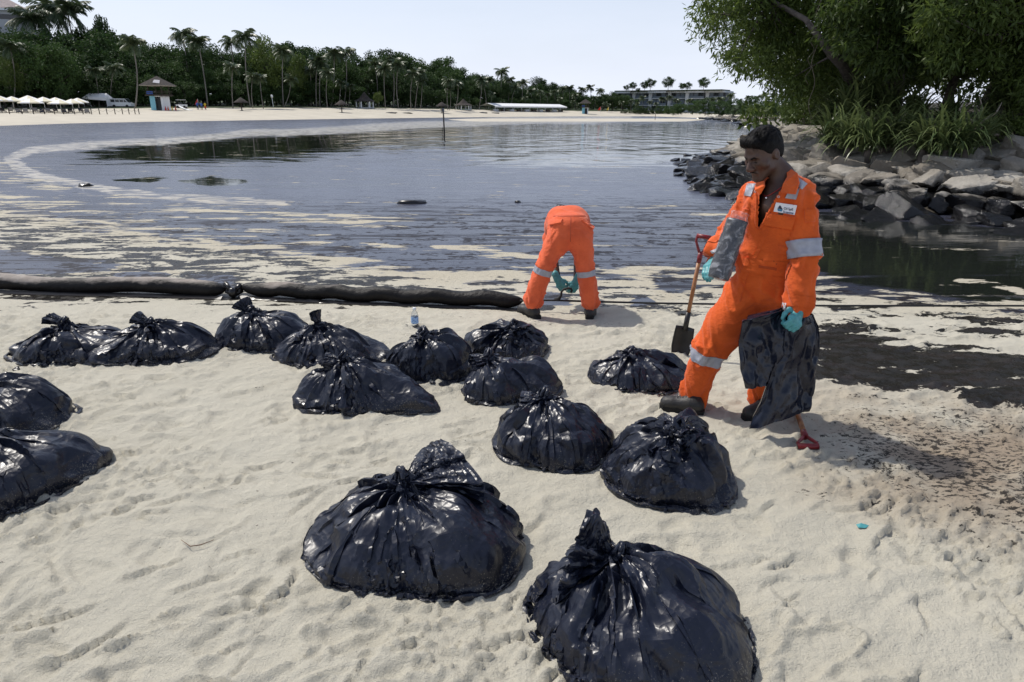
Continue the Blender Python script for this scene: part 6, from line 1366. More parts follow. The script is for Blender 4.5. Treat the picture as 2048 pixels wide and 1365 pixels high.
def shovel(label, grip, foot, bw, n_hint, wide):
    """grip: centre of the D handle bar; foot: tip of the blade"""
    grip, foot = np.asarray(grip, float), np.asarray(foot, float); d = foot - grip; ln = np.linalg.norm(d); d /= ln; w = np.asarray(wide, float); w = w - d * (w @ d); w /= np.linalg.norm(w); nn = np.cross(d, w)
    root = empty("shovel", foot); tag(root, label, "shovel", "short red-handled shovels"); o = foot
    P0 = grip - o; hw = 0.052
    g = MB().tube([P0 - w * hw, P0 + w * hw], 0.016, 10).build("grip", REDP, root, True)
    MB().tube([P0 - w * hw * 0.92, P0 - w * hw * 0.92 + d * 0.04, P0 - w * 0.016 + d * 0.105, P0 + d * 0.13], [.008, .009, .011, .012], 8).tube([P0 + w * hw * 0.92, P0 + w * hw * 0.92 + d * 0.04, P0 + w * 0.016 + d * 0.105, P0 + d * 0.13], [.008, .009, .011, .012], 8).tube([P0 + d * 0.118, P0 + d * 0.19], [.019, .017], 9).build("handle_yoke", REDP, root, True)
    MB().tube([P0 + d * 0.18, P0 + d * (ln - 0.34)], 0.0155, 10).build("shaft", WOOD, root, True)
    MB().tube([P0 + d * (ln - 0.36), P0 + d * (ln - 0.22)], [0.019, 0.021], 9).build("socket", STEELB, root, True)
    V = []; F = []
    for j in range(9):
        t = j / 8; ww = bw * (0.92 + 0.08 * math.sin(t * 3)) * (1 if t < 0.75 else 1 - (t - 0.75) * 0.5)
        for i in range(9): u = i / 4 - 1; V.append(P0 + d * (ln - 0.25 + 0.25 * t - 0.02 * (u * u) * (t > 0.7)) + w * ww * u + nn * (0.022 * u * u - 0.012 * math.sin(t * 3)))
    F = [(j * 9 + i, j * 9 + i + 1, j * 9 + i + 10, j * 9 + i + 9) for j in range(8) for i in range(8)]
    bl = mesh_obj("blade", V, F, STEELB, root, True); so = bl.modifiers.new("thickness", 'SOLIDIFY'); so.thickness = 0.004
    return root
ft = pix(1359, 709) + [0, 0, -0.03]; shovel("shovel standing upright in the sand by the man's leg", pixd(1408, 474, ft[1] + 0.03), ft, 0.075, None, (0.93, -0.36, 0.1))
ft2 = pix(1566, 752) + [0, 0, 0.03]; shovel("shovel lying on the sand, its red grip showing below the held bags", pix(1617, 893, 0.04), ft2, 0.08, None, (0.95, -0.25, 0.1))
# water bottle
bt = pix(830, 649); root = empty("water_bottle", (bt[0], bt[1], float(ground_z(bt[0], bt[1])))); tag(root, "small clear plastic water bottle with blue label standing in the sand", "bottle")
pm, t_, b_ = mat_new("clear_plastic"); b_.inputs['Base Color'].default_value = (0.9, 0.94, 0.97, 1); b_.inputs['Transmission Weight'].default_value = 0.85; b_.inputs['Roughness'].default_value = 0.12; b_.inputs['IOR'].default_value = 1.2
MB().lathe([(0.001, 0), (0.029, 0.0), (0.031, 0.012), (0.0305, 0.045), (0.0315, 0.05), (0.0315, 0.092), (0.029, 0.105), (0.02, 0.128), (0.0125, 0.14), (0.0125, 0.15)], n=18).build("bottle_body", pm, root, True)
lm = simple("blue_label", (0.35, 0.55, 0.75), 0.5, var=0.3, scale=90, dark=(0.05, 0.12, 0.42)); MB().lathe([(0.0318, 0.03), (0.0322, 0.032), (0.0324, 0.085), (0.0318, 0.088)], n=18).build("label_band", lm, root, True)
MB().lathe([(0.0145, 0.146), (0.0155, 0.148), (0.0155, 0.164), (0.012, 0.167)], n=14).build("cap", simple("white_cap", (0.75, 0.78, 0.8), .4), root, True)
# wrapped roll under the arm
def roll():
    a, b = pixd(1477, 436, 3.66), pixd(1436, 557, 3.56); d = b - a; ln = np.linalg.norm(d); d /= ln; w = np.array([0.9, -0.2, 0.25]); w -= d * (w @ d); w /= np.linalg.norm(w); nn = np.cross(d, w)
    root = empty("bag_roll", (a + b) / 2); o = np.array(root.location); tag(root, "grey roll of folded plastic bags in clear wrap, held under the man's arm", "roll of bags")
    def sleeve(rw, rn, t0, t1, jit, seed, m=26, n=36, crumple=None):
        V = []
        for i in range(m):
            t = t0 + (t1 - t0) * i / (m - 1); e = 1.0 if crumple is None else crumple(i / (m - 1))
            for k in range(n):
                th = 2 * math.pi * k / n; c, s = math.cos(th), math.sin(th); c2 = math.copysign(abs(c) ** 0.95, c); s2 = math.copysign(abs(s) ** 0.95, s); q = 1 + jit * (noise2(np.array(th * 3.0), np.array(t * 9 + seed), seed) - 0.5) * 2
                V.append(a + d * ln * t + w * rw * c2 * q * e + nn * rn * s2 * q * e - o)
        return V, [(i * n + k, i * n + (k + 1) % n, (i + 1) * n + (k + 1) % n, (i + 1) * n + k) for i in range(m - 1) for k in range(n)] + [tuple(range(n))[::-1], tuple((m - 1) * n + k for k in range(n))]
    V, F = sleeve(0.056, 0.042, 0.05, 1.0, 0.08, 4); mesh_obj("folded_bags", V, F, simple("grey_film", (0.026, 0.028, 0.034), 0.35, 0.5, var=0.2, scale=16, bump=0.3, bscale=24), root, True)
    cm, t, b = mat_new("clear_wrap"); b.inputs['Base Color'].default_value = (0.75, 0.76, 0.8, 1); b.inputs['Roughness'].default_value = 0.12
    tp = N(t, "ShaderNodeBsdfTransparent"); ms = N(t, "ShaderNodeMixShader"); fr = N(t, "ShaderNodeTexNoise", Scale=15.0, Detail=3.0, Distortion=2.0); tc = N(t, "ShaderNodeTexCoord"); L(t, tc.outputs['Object'], fr.inputs['Vector']); mr = N(t, "ShaderNodeMapRange"); mr.inputs[1].default_value = .5; mr.inputs[2].default_value = .72; mr.inputs[3].default_value = .06; mr.inputs[4].default_value = .40; L(t, fr.outputs[0], mr.inputs[0]); L(t, mr.outputs[0], ms.inputs[0]); L(t, tp.outputs[0], ms.inputs[1]); L(t, b.outputs[0], ms.inputs[2]); L(t, ms.outputs[0], t.nodes.get("Material Output").inputs[0])
    bp = N(t, "ShaderNodeBump", Strength=0.8, Distance=0.01); L(t, fr.outputs[0], bp.inputs['Height']); L(t, bp.outputs[0], b.inputs['Normal'])
    V, F = sleeve(0.060, 0.047, -0.08, 1.04, 0.12, 9, 30, 36, lambda q: 0.55 + 0.45 * smooth01(0, 0.14, np.array(q)) + (0.25 * max(0, 0.06 - q) / 0.06)); mesh_obj("clear_wrapper", V, F, cm, root, True)
roll()
# empty bags hanging from the man's fist
def hanging_bag(label, L_px, R_px, Y0, Y1, seed, folds, amp, m=44, n=60, fac=0.02):
    lp = np.array(L_px, float); rp_ = np.array(R_px, float); v = np.linspace(0, 1, m); V = np.zeros((m, n, 3))
    tl = np.linspace(0, 1, len(lp)); tr = np.linspace(0, 1, len(rp_))
    for i, t in enumerate(v):
        l = [np.interp(t, tl, lp[:, 0]), np.interp(t, tl, lp[:, 1])]; r = [np.interp(t, tr, rp_[:, 0]), np.interp(t, tr, rp_[:, 1])]
        for k in range(n):
            u = k / (n - 1); x, y = l[0] * (1 - u) + r[0] * u, l[1] * (1 - u) + r[1] * u
            dy = amp * (0.4 + 0.6 * (1 - t)) * math.sin(u * folds * 6.28 + seed + 1.5 * math.sin(t * 2.5)) * math.sin(math.pi * min(1, u * 6, (1 - u) * 6) / 2)
            V[i, k] = pixd(x, y, Y0 + (Y1 - Y0) * t + dy)
    uu, vv = np.meshgrid(np.linspace(0, 1, n), v); wv = noise2(uu * 5, vv * 5 + seed, seed) * 0.2
    f = facet((uu + wv) * 4.3, (vv + wv) * 4.6, 999, seed) + 0.32 * facet((uu + wv) * 11, (vv - wv) * 10, 999, seed + 3) + 0.06 * facet((uu - wv) * 22, (vv + wv) * 20, 999, seed + 5)
    V[..., 1] += f * fac
    back = V.copy(); back[..., 1] += 0.022 + 0.02 * np.sin(uu * 9) ** 2; back[:, 0] = V[:, 0] + [0, .004, 0]; back[:, -1] = V[:, -1] + [0, .004, 0]
    root = empty("hanging_bag", V[0].mean(0)); o = np.array(root.location); tag(root, label, "bin bag", "empty black bags in the man's fist"); F = fan_faces(m, n)
    mesh_obj("front_film", V.reshape(-1, 3) - o, F, BAG_EMPTY, root, True); mesh_obj("back_film", back.reshape(-1, 3) - o, F[:, ::-1], BAG_EMPTY, root, True)
BAG_EMPTY = bag_material(); BAG_EMPTY.name = "black_film_empty"
for n_ in BAG_EMPTY.node_tree.nodes:
    if n_.type == 'MAP_RANGE' and abs(n_.inputs[3].default_value - 0.29) < 0.01: n_.inputs[3].default_value = 0.17; n_.inputs[4].default_value = 0.30
    if n_.type == 'MAP_RANGE' and abs(n_.inputs[4].default_value - 0.6) < 0.01: n_.inputs[4].default_value = 0.0
    if n_.type == 'BUMP': n_.inputs['Strength'].default_value *= 0.5
    if n_.type == 'BSDF_PRINCIPLED': n_.inputs['Base Color'].default_value = (0.006, 0.007, 0.011, 1)
hanging_bag("folded empty black bag held in the man's fist, hanging square before his thigh", [(1556, 622), (1500, 634), (1484, 642), (1479, 690), (1480, 740), (1491, 778)], [(1574, 616), (1580, 640), (1578, 680), (1574, 720), (1570, 762), (1568, 763)], 3.56, 3.50, 3, 1.1, 0.02, fac=0.055)
hanging_bag("long empty black bag held in the man's fist, trailing a pointed corner at his boot", [(1590, 632), (1572, 656), (1560, 700), (1540, 760), (1520, 812), (1498, 858)], [(1628, 630), (1638, 655), (1640, 700), (1634, 750), (1628, 790), (1618, 822)], 3.52, 3.46, 8, 0.9, 0.025, fac=0.055)
# small litter
def lump(name, label, p, r, seed, mat, cat):
    bm = bmesh.new(); bmesh.ops.create_icosphere(bm, subdivisions=3, radius=1.0); q = np.array([v.co[:] for v in bm.verts]); k = 0.6 + 0.9 * noise3(q[:, 0] * 1.7 + seed, q[:, 1] * 1.7, q[:, 2] * 1.7, seed)
    for v, kk in zip(bm.verts, k): v.co = v.co * float(kk) * r; v.co.z *= 0.55
    me = bpy.data.meshes.new(name); bm.to_mesh(me); bm.free(); me.materials.append(mat); me.polygons.foreach_set("use_smooth", [True] * len(me.polygons)); o = bpy.data.objects.new(name, me); COL.objects.link(o); o.location = tuple(p); tag(o, label, cat); return o
lump("driftwood", "low black oiled log lying in the shallows of the bay", pix(826, 407, SEA_Z), 0.24, 4, OILY, "driftwood").scale = (1.1, 0.5, 0.5)
lump("oil_clot", "small black clot floating offshore beyond the bent man", pix(1036, 405, SEA_Z), 0.07, 5, OILY, "oil clot"); lump("oil_clot", "thin black clot floating just above the bent man's back", pix(1122, 414, SEA_Z), 0.09, 6, OILY, "oil clot"); lump("oil_clot", "round black clot on the wet sand inside the pale foam arc", pix(171, 373, SEA_Z), 0.14, 7, OILY, "oil clot"); lump("bag_scrap", "crumpled scrap of black film beside the outermost bag of the back row", pix(34, 739), 0.03, 8, OILY, "scrap")
o = mesh_obj("glove_scrap", [pix(1712, 1050, .014), pix(1722, 1047, .022), pix(1738, 1052, .016), pix(1731, 1057, .012), pix(1717, 1056, .013)], [(0, 1, 4), (1, 2, 3), (1, 3, 4)], GLOVE); tag(o, "torn turquoise scrap of glove lying on the sand", "scrap"); so = o.modifiers.new("thickness", 'SOLIDIFY'); so.thickness = 0.002
tag(MB().tube([pix(362, 1080, .018), pix(380, 1093, .02), pix(402, 1090, .022), pix(428, 1080, .02)], [.001, .0022, .0022, .001], 5).build("twig", simple("brown_twig", (.16, .09, .05), .8), None, True), "thin curved brown twig on the open sand", "twig")
# poles standing in the water
pole = simple("weathered_pole", (0.06, 0.052, 0.048), 0.8, var=0.4, scale=3)
p = pix(889, 270, SEA_Z); h = pixd(886, 217, p[1])[2] - p[2]; r_ = empty("mooring_post", p); tag(r_, "dark mooring post with pale cap standing in the bay", "post"); MB().tube([(0, 0, -.5), (-0.03, 0, h * .55), (-.05, 0, h * 0.9)], [.055, .055, .055], 8).build("post_shaft", pole, r_, True); MB().box((-.052, 0, h * .95), (.16, .13, h * .12)).build("cap", simple("grey_cap", (.22, .22, .23), .7), r_)
p = pix(1310, 241, SEA_Z); h = pixd(1310, 228, p[1])[2] - p[2]; tag(MB().tube([p + [0, 0, -.4], p + [0, 0, h]], .06, 7).build("marker_pole", pole, None, True), "thin dark marker pole standing by the far sand spit", "pole")
# ------------------------------------------------------------------ things on the far beach
CREAM = simple("cream_canvas", (0.74, 0.68, 0.50), 0.8, var=0.05, scale=1); WHITEC = simple("white_canvas", (0.80, 0.80, 0.80), 0.8, var=0.03, scale=1); NAVY = simple("navy_vinyl", (0.015, 0.017, 0.03), 0.6); THATCH = simple("thatch", (0.05, 0.04, 0.035), 0.95, var=0.35, scale=3, bump=.8, bscale=9); WOODD = simple("dark_timber", (0.06, 0.045, 0.035), 0.8, var=0.3); WHITEP = simple("white_paint", (0.75, 0.76, 0.77), 0.5, var=0.04); SKYB = simple("sky_blue_paint", (0.20, 0.47, 0.58), 0.6, var=0.06); GLASSD = simple("dark_glass", (0.02, 0.025, 0.03), 0.12, 0.6); REDF = simple("red_cloth", (0.62, 0.02, 0.015), 0.8); YELF = simple("yellow_cloth", (0.7, 0.5, 0.03), 0.8); TYRE = simple("tyre_rubber", (0.015, 0.015, 0.016), 0.85); ORNG = simple("orange_plastic", (0.75, 0.10, 0.02), 0.5); CONC = simple("pale_render", (0.55, 0.56, 0.58), 0.8, var=0.06, scale=.4); DARKG = simple("dark_cladding", (0.05, 0.055, 0.065), 0.6, var=0.2, scale=.5); ROPE = simple("pale_rope", (0.35, 0.32, 0.28), 0.9)
def top_h(p, x, y): return pixd(x, y, p[1])[2] - p[2]
# parasols
um = [((-18, 232), 190, 3.2), ((4, 231), 191, 3.2), ((30, 230), 193, 3.1), ((62, 228), 191, 3.2), ((66, 232), 197, 3.1), ((92, 230), 194, 3.0), ((116, 229), 195, 3.0), ((124, 232), 199, 3.1), ((148, 231), 198, 2.9), ((160, 229), 196, 2.8)]
for i, ((x, y), ty, w) in enumerate(um):
    p = far_ground(x, y); h = top_h(p, x, ty); root = empty("beach_parasol", p); root.rotation_euler = (0, 0, 0.5); tag(root, f"{ordinal(i)} cream and white parasol from the frame's edge towards the tent", "parasol", "parasols on the far beach")
    MB().tube([(0, 0, -0.2), (0, 0, h * 0.95)], 0.04, 7).build("pole", WHITEP, root, True); MB().box((0, 0, 0.04), (.5, .5, .12)).build("base", CONC, root)
    r = w * 0.62; drop = h * 0.28
    for k in range(8):
        a0, a1 = 2 * math.pi * k / 8, 2 * math.pi * (k + 1) / 8; V = [(0, 0, h), (r * math.cos(a0), r * math.sin(a0), h - drop), (r * math.cos(a1), r * math.sin(a1), h - drop), (r * math.cos(a1), r * math.sin(a1), h - drop - .16), (r * math.cos(a0), r * math.sin(a0), h - drop - .16)]
        mesh_obj("canopy_panel", V, [(0, 1, 2), (1, 4, 3, 2)], (CREAM, WHITEC)[k % 2], root)
# sun loungers
def lounger(p, rz, lab):
    root = empty("sun_lounger", p, rz); tag(root, lab, "sun lounger", "dark loungers under the parasols"); MB().box((0, 0, .34), (.7, 1.3, .12)).build("mattress", NAVY, root); mesh_obj("backrest", [(-.35, .65, .4), (.35, .65, .4), (.35, 1.15, .85), (-.35, 1.15, .85), (-.35, .72, .3), (.35, .72, .3), (.35, 1.2, .78), (-.35, 1.2, .78)], [(0, 1, 2, 3), (7, 6, 5, 4), (0, 4, 5, 1), (2, 6, 7, 3), (1, 5, 6, 2), (0, 3, 7, 4)], NAVY, root)
    for a in (-.3, .3):
        for b in (-.55, .6): MB().box((a, b, .14), (.06, .06, .3)).build("leg", WOODD, root)
for i, x in enumerate((-12, 8, 22, 40, 52, 74, 86, 100, 112, 132, 142, 165, 176)):
    lounger(far_ground(x, 233 - (i % 3) * 1.5), 0.6 + 0.2 * (i % 2), f"{ordinal(i)} dark sun lounger under the parasols, counted from the frame's edge")
# rope fence
root = empty("rope_fence", far_ground(150, 236)); o0 = np.array(root.location); tag(root, "low rope fence on leaning posts in front of the parasols", "fence"); prev = None
for i, x in enumerate((-25, -3, 20, 45, 68, 90, 110, 128, 150, 167, 184, 200, 215, 231, 246, 259, 271, 279)):
    p = far_ground(x, 235.5 - i * 0.12) - o0; MB().tube([p + [0, 0, -.2], p + [-.05, 0, 1.05]], .07, 6).build("post", WOODD, root, True); t = p + [-.05, 0, .95]
    if prev is not None: MB().tube([prev * (1 - k) + t * k + np.array([0, 0, -.35 * 4 * k * (1 - k)]) for k in np.linspace(0, 1, 7)], .022, 5).build("rope", ROPE, root, True)
    prev = t
# white tent
p = far_ground(199, 212); root = empty("canopy_tent", p, 0.1); tag(root, "small white canopy tent beside the parked van", "tent"); w = 5.0; h = top_h(p, 199, 187); V = [(-w / 2, -1.6, h * .72), (w / 2, -1.6, h * .72), (w / 2, 1.6, h * .72), (-w / 2, 1.6, h * .72), (-w * .36, 0, h), (w * .42, 0, h)]; mesh_obj("roof", V, [(0, 1, 5, 4), (2, 3, 4, 5), (1, 2, 5), (3, 0, 4)], WHITEC, root); mesh_obj("side_wall", [(w / 2, -1.6, h * .72), (w / 2, 1.6, h * .72), (w / 2, 1.6, .4), (w / 2, -1.6, .4)], [(0, 1, 2, 3)], WHITEC, root); mesh_obj("valance", [(-w / 2, -1.62, h * .72), (w / 2, -1.62, h * .72), (w / 2, -1.62, h * .5), (-w / 2, -1.62, h * .6)], [(0, 1, 2, 3)], WHITEC, root)
for a in (-1, 1):
    for b in (-1.55, 1.55): MB().tube([(a * w * .49, b, 0), (a * w * .49, b, h * .72)], .04, 6).build("pole", WHITEP, root)
# van
p = far_ground(246, 214.6); root = empty("van", p, 0.0); tag(root, "white passenger van parked beneath the trees", "van"); prof = [(-2.35, .35), (2.35, .35), (2.38, .95), (1.75, 1.15), (1.15, 1.95), (-2.2, 2.0), (-2.38, 1.2)]
V = [(x, -.85, z) for x, z in prof] + [(x, .85, z) for x, z in prof]; n = 7; mesh_obj("van_body", V, [tuple(range(n)), tuple(range(2 * n - 1, n - 1, -1))] + [(i, i + n, (i + 1) % n + n, (i + 1) % n) for i in range(n)], simple("white_car_paint", (.74, .75, .76), .25, .5, var=.02, coat=.5), root)
for (x0, x1) in ((-2.15, -1.2), (-1.1, -.2), (-.1, .75)): mesh_obj("window", [(x0, -.862, 1.2), (x1, -.862, 1.2), (x1, -.858, 1.8), (x0, -.858, 1.8)], [(0, 1, 2, 3)], GLASSD, root)
mesh_obj("window", [(.85, -.862, 1.2), (1.6, -.862, 1.2), (1.1, -.858, 1.8), (.85, -.858, 1.8)], [(0, 1, 2, 3)], GLASSD, root); mesh_obj("windscreen", [(1.77, -.75, 1.2), (1.77, .75, 1.2), (1.2, .75, 1.92), (1.2, -.75, 1.92)], [(0, 1, 2, 3)], GLASSD, root)
for x in (-1.5, 1.45):
    for y in (-.8, .8):
        wv = MB(); [wv.add([(x + .34 * math.cos(u), y + s * .1, .33 + .34 * math.sin(u)) for s in (-1, 1) for u in np.linspace(0, 6.283, 17)[:-1]], [tuple(range(16))[::-1], tuple(range(16, 32))] + [(i, (i + 1) % 16, 16 + (i + 1) % 16, 16 + i) for i in range(16)])]; wv.build("wheel", TYRE, root)
# lifeguard towers
def tower(label, x, ybase, ytop, rz, near):
    p = far_ground(x, ybase); H = top_h(p, x, ytop); root = empty("lifeguard_tower", p, rz); tag(root, label, "lifeguard tower", "lifeguard towers on the far beach"); w = H * 0.40; bh = H * 0.42; fl = H * .50
    mesh_obj("blue_panel", [(-w / 2 - .02, -w / 2, 0), (-w * .1, -w / 2 - .03, 0), (-w * .1, -w / 2 - .03, bh), (-w / 2 - .02, -w / 2, bh), (-w / 2 - .02, w / 2, 0), (-w / 2 - .02, w / 2, bh)], [(0, 1, 2, 3), (4, 0, 3, 5)], SKYB, root)
    MB().box((w * .42, 0, bh / 2), (w * .16, w, bh)).box((-w * .05, w * .4, bh / 2), (w * .8, w * .2, bh)).box((0, 0, bh - .08), (w, w, .16)).box((-w * .38, 0, bh / 2), (w * .2, w * .96, bh)).build("base_wall", WHITEP, root)
    MB().box((w * .1, -w * .3, bh * .42), (w * .4, .05, bh * .84)).build("ladder_recess", DARKG, root)
    for k in range(6): MB().box((w * .12, -w * .44, bh * (.1 + k * .14)), (w * .3, .06, .06)).build("rung", WOODD, root)
    MB().box((0, 0, bh + .1), (w * 1.45, w * 1.45, .16)).build("deck", WOODD, root)
    for a in (-1, 1):
        for b in (-1, 1): MB().box((a * w * .52, b * w * .52, (bh + H * .74) / 2), (.14, .14, H * .74 - bh)).build("post", WOODD, root)
    for k in (.35, .7, 1.05):
        for s in (-1, 1): MB().box((0, s * w * .68, bh + k * .9), (w * 1.4, .05, .07)).box((s * w * .68, 0, bh + k * .9), (.05, w * 1.4, .07)).build("rail", WOODD, root)
    MB().box((-w * .35, -w * .66, bh + .6), (w * .5, .04, .7)).build("rail_cloth", simple("blue_cloth", (.03, .08, .3), .8), root)
    r = w * .98; MB().add([(-r, -r, H * .72), (r, -r, H * .72), (r, r, H * .72), (-r, r, H * .72), (-r * .12, -r * .12, H * .96), (r * .12, -r * .12, H * .96), (r * .12, r * .12, H * .96), (-r * .12, r * .12, H * .96), (0, 0, H)], [(0, 1, 5, 4), (1, 2, 6, 5), (2, 3, 7, 6), (3, 0, 4, 7), (4, 5, 8), (5, 6, 8), (6, 7, 8), (7, 4, 8), (3, 2, 1, 0)]).build("roof", THATCH, root); MB().box((0, 0, H * .715), (2 * r * .97, 2 * r * .97, .1)).build("eaves_board", simple("eaves", (.4, .37, .33), .8), root)
    if near: mesh_obj("solar_panel", [(r * .05, -r * .72, H * .79), (r * .62, -r * .80, H * .765), (r * .50, -r * .45, H * .86), (r * .02, -r * .40, H * .875)], [(0, 1, 2, 3)], simple("solar_glass", (.10, .12, .2), .6), root).location = (0, -.12, .06)
    return p, root, w
tp, tr, tw = tower("blue and white lifeguard tower with dark thatched roof and solar panel", 323, 224, 152, -0.05, True)
tower("distant pale-blue lifeguard tower with thatched roof near the marquee", 1170, 229, 198, -0.05, False)
for i, x in enumerate((332, 337, 345, 352)):
    p = far_ground(x, 225); root = empty("traffic_cone", p); tag(root, f"{ordinal(i)} red-orange marker at the foot of the near lifeguard tower", "cone", "markers at the tower's foot"); MB().lathe([(.24, 0), (.2, .05), (.05, .85), (.03, .9)], n=8).build("cone_body", (REDF, ORNG, YELF, REDF)[i], root); MB().box((0, 0, .03), (.55, .55, .06)).build("base", (REDF, ORNG, YELF, REDF)[i], root)
# kayak and buggy
p = far_ground(371, 224); V = []; n = 10
for i in range(11):
    t = i / 10 * 2 - 1; wd = .38 * (1 - abs(t) ** 2.4) + .02; kz = .3 * abs(t) ** 3
    for k in range(8): a = 2 * math.pi * k / 8; V.append((t * 2.3, wd * math.cos(a), .28 + kz + .22 * math.sin(a) * (1 - .4 * abs(t))))
root = empty("kayak", p, -0.55); root.rotation_euler = (0, 0.22, -0.5); tag(root, "white kayak lying on the sand beside the lifeguard tower", "kayak"); mesh_obj("hull", V, [(i * 8 + k, i * 8 + (k + 1) % 8, (i + 1) * 8 + (k + 1) % 8, (i + 1) * 8 + k) for i in range(10) for k in range(8)], WHITEP, root, True); MB().box((0, 0, .5), (.9, .4, .05)).build("seat_well", DARKG, root)
p = far_ground(364, 218); root = empty("golf_buggy", p, 0.1); tag(root, "white golf buggy parked behind the kayak", "buggy"); MB().box((0, 0, .6), (2.2, 1.1, .5)).build("buggy_body", WHITEP, root); MB().box((0, 0, 1.85), (1.9, 1.15, .08)).build("roof", WHITEP, root); MB().box((-.2, 0, 1.05), (.5, 1.0, .5)).build("seat", DARKG, root)
for a in (-.85, .85):
    for b in (-.5, .5): MB().tube([(a, b, .8), (a * .95, b, 1.83)], .035, 5).build("roof_post", DARKG, root); MB().tube([(a * .9, b * 1.0 - .08, .3), (a * .9, b + .08, .3)], .28, 12).build("wheel", TYRE, root)
# people on the far beach and flags
def tiny(x, y, h, top, legs, lab, rz=0.0):
    p = far_ground(x, y); root = empty("person", p, rz); tag(root, lab, "person", "people on the far beach"); s = h / 1.7; B = Blob(); q = lambda *a: np.array(a) * s
    B.chain([q(-.1, 0, .9), q(-.12, .04, .48), q(-.13, 0, .08)], [.09 * s, .065 * s, .05 * s], .03).chain([q(.1, 0, .9), q(.12, -.06, .48), q(.16, -.02, .08)], [.09 * s, .065 * s, .05 * s], .03).chain([q(0, 0, .92), q(0, 0, 1.2), q(0, 0, 1.38)], [.14 * s, .13 * s, .12 * s], .04).cap(q(-.15, 0, 1.36), q(.15, 0, 1.36), .07 * s, .07 * s, .03).chain([q(-.19, 0, 1.36), q(-.25, -.03, 1.08), q(-.2, -.12, .86)], [.055 * s, .045 * s, .04 * s], .02).chain([q(.19, 0, 1.36), q(.26, -.03, 1.08), q(.22, -.1, .86)], [.055 * s, .045 * s, .04 * s], .02).cap(q(0, 0, 1.42), q(0, -.01, 1.5), .05 * s, .05 * s, .02).ell(q(0, -.01, 1.6), np.eye(3), q(.08, .095, .115), .01); B.mesh("body", .03, SKIN, root)
    T = Blob(); T.chain([q(0, 0, .92), q(0, 0, 1.2), q(0, 0, 1.37)], [.165 * s, .155 * s, .14 * s], .04).cap(q(-.17, 0, 1.36), q(.17, 0, 1.36), .085 * s, .085 * s, .03).cap(q(-.2, 0, 1.34), q(-.25, -.02, 1.12), .075 * s, .065 * s, .02).cap(q(.2, 0, 1.34), q(.25, -.02, 1.12), .075 * s, .065 * s, .02); T.mesh("shirt", .03, top, root)
    G = Blob(); G.cap(q(-.1, 0, .92), q(-.12, .03, .52), .115 * s, .09 * s, .03).cap(q(.1, 0, .92), q(.12, -.05, .52), .115 * s, .09 * s, .03); G.mesh("shorts", .03, legs, root); Hh = Blob(); Hh.ell(q(0, .02, 1.66), np.eye(3), q(.085, .095, .085), .01); Hh.mesh("hair", .025, HAIR, root)
BLUEC = simple("blue_shirt", (.05, .12, .4), .8); NVY = simple("navy_cloth", (.02, .025, .05), .8)
tiny(396, 223, 1.75, BLUEC, NVY, "person in blue shirt under the red flag on the far beach"); tiny(404, 223.5, 1.7, BLUEC, NVY, "person in blue shirt next to the one in yellow on the far beach", .5); tiny(411.5, 223.5, 1.72, YELF, REDF, "person in yellow shirt and red shorts on the far beach", -.3)
def flag(x, y, ty, mat, lab, fw):
    p = far_ground(x, y); h = top_h(p, x, ty); root = empty("beach_flag", p); tag(root, lab, "flag", "flags on the far beach"); MB().tube([(0, 0, 0), (0, 0, h)], .035, 6).build("pole", WHITEP, root); V = []
    for i in range(7):
        for j in range(5): V.append((-.02 - fw * (i / 6) * (1 - .75 * (1 - j / 4)) if False else -fw * (i / 6) * (.25 + .75 * j / 4), .07 * math.sin(i * 1.2 + j * .5), h * .98 - (h * .42) * j / 4 - .1 * i / 6))
    mesh_obj("flag_cloth", V, fan_faces(7, 5), mat, root, True)
flag(398, 223, 198.5, REDF, "red triangular flag beside the people on the far beach", .75); flag(1201, 229, 214, REDF, "small red flag near the distant blue tower", 1.2); flag(1217, 229, 214, YELF, "small yellow flag beside the distant red one", .8)
# thatched shelters, pavilions
def shelter(x, yb, yt, lab):
    p = far_ground(x, yb); h = top_h(p, x, yt); root = empty("thatched_shelter", p); tag(root, lab, "beach shelter", "thatched shelters on the far beach"); MB().tube([(0, 0, 0), (0, 0, h * .8)], .13, 8).build("post", WOODD, root); r = h * .55; MB().lathe([(r, h * .60), (r * .97, h * .64), (r * .5, h * .82), (r * .08, h * .98), (.03, h)], n=20).build("roof", THATCH, root, True); MB().lathe([(.55, h * .27), (.6, h * .28), (.6, h * .32), (.1, h * .33)], n=14).build("table", WOODD, root); MB().lathe([(.45, 0), (.4, .12), (.2, .2)], n=12).build("base", WOODD, root)
shelter(484, 225, 195, "thatched shelter on one post nearest the lifeguard tower"); shelter(684, 228, 200, "thatched shelter on one post before the pavilion palms"); shelter(884, 228, 204, "thatched shelter on one post just behind the mooring post")
def pavilion(x, yb, yt, lab, hw):
    p = far_ground(x, yb); h = top_h(p, x, yt); root = empty("pavilion", p, .3); tag(root, lab, "pavilion", "thatched pavilions behind the far beach"); r = hw
    MB().lathe([(r, h * .40), (r * .98, h * .44), (r * .55, h * .58), (r * .25, h * .80), (.1, h)], n=8).build("roof", THATCH, root)
    for k in range(6): a = math.pi * k / 3; MB().tube([(r * .8 * math.cos(a), r * .8 * math.sin(a), 0), (r * .8 * math.cos(a), r * .8 * math.sin(a), h * .43)], .16, 7).build("column", WHITEP, root)
    MB().lathe([(r * .9, 0), (r * .9, .15), (.1, .16)], n=16).build("plinth", CONC, root)
pavilion(730, 217, 184, "thatched pavilion with white columns beneath the palms", 2.9); pavilion(927, 221, 198, "smaller distant thatched pavilion between mooring post and marquee", 3.1)
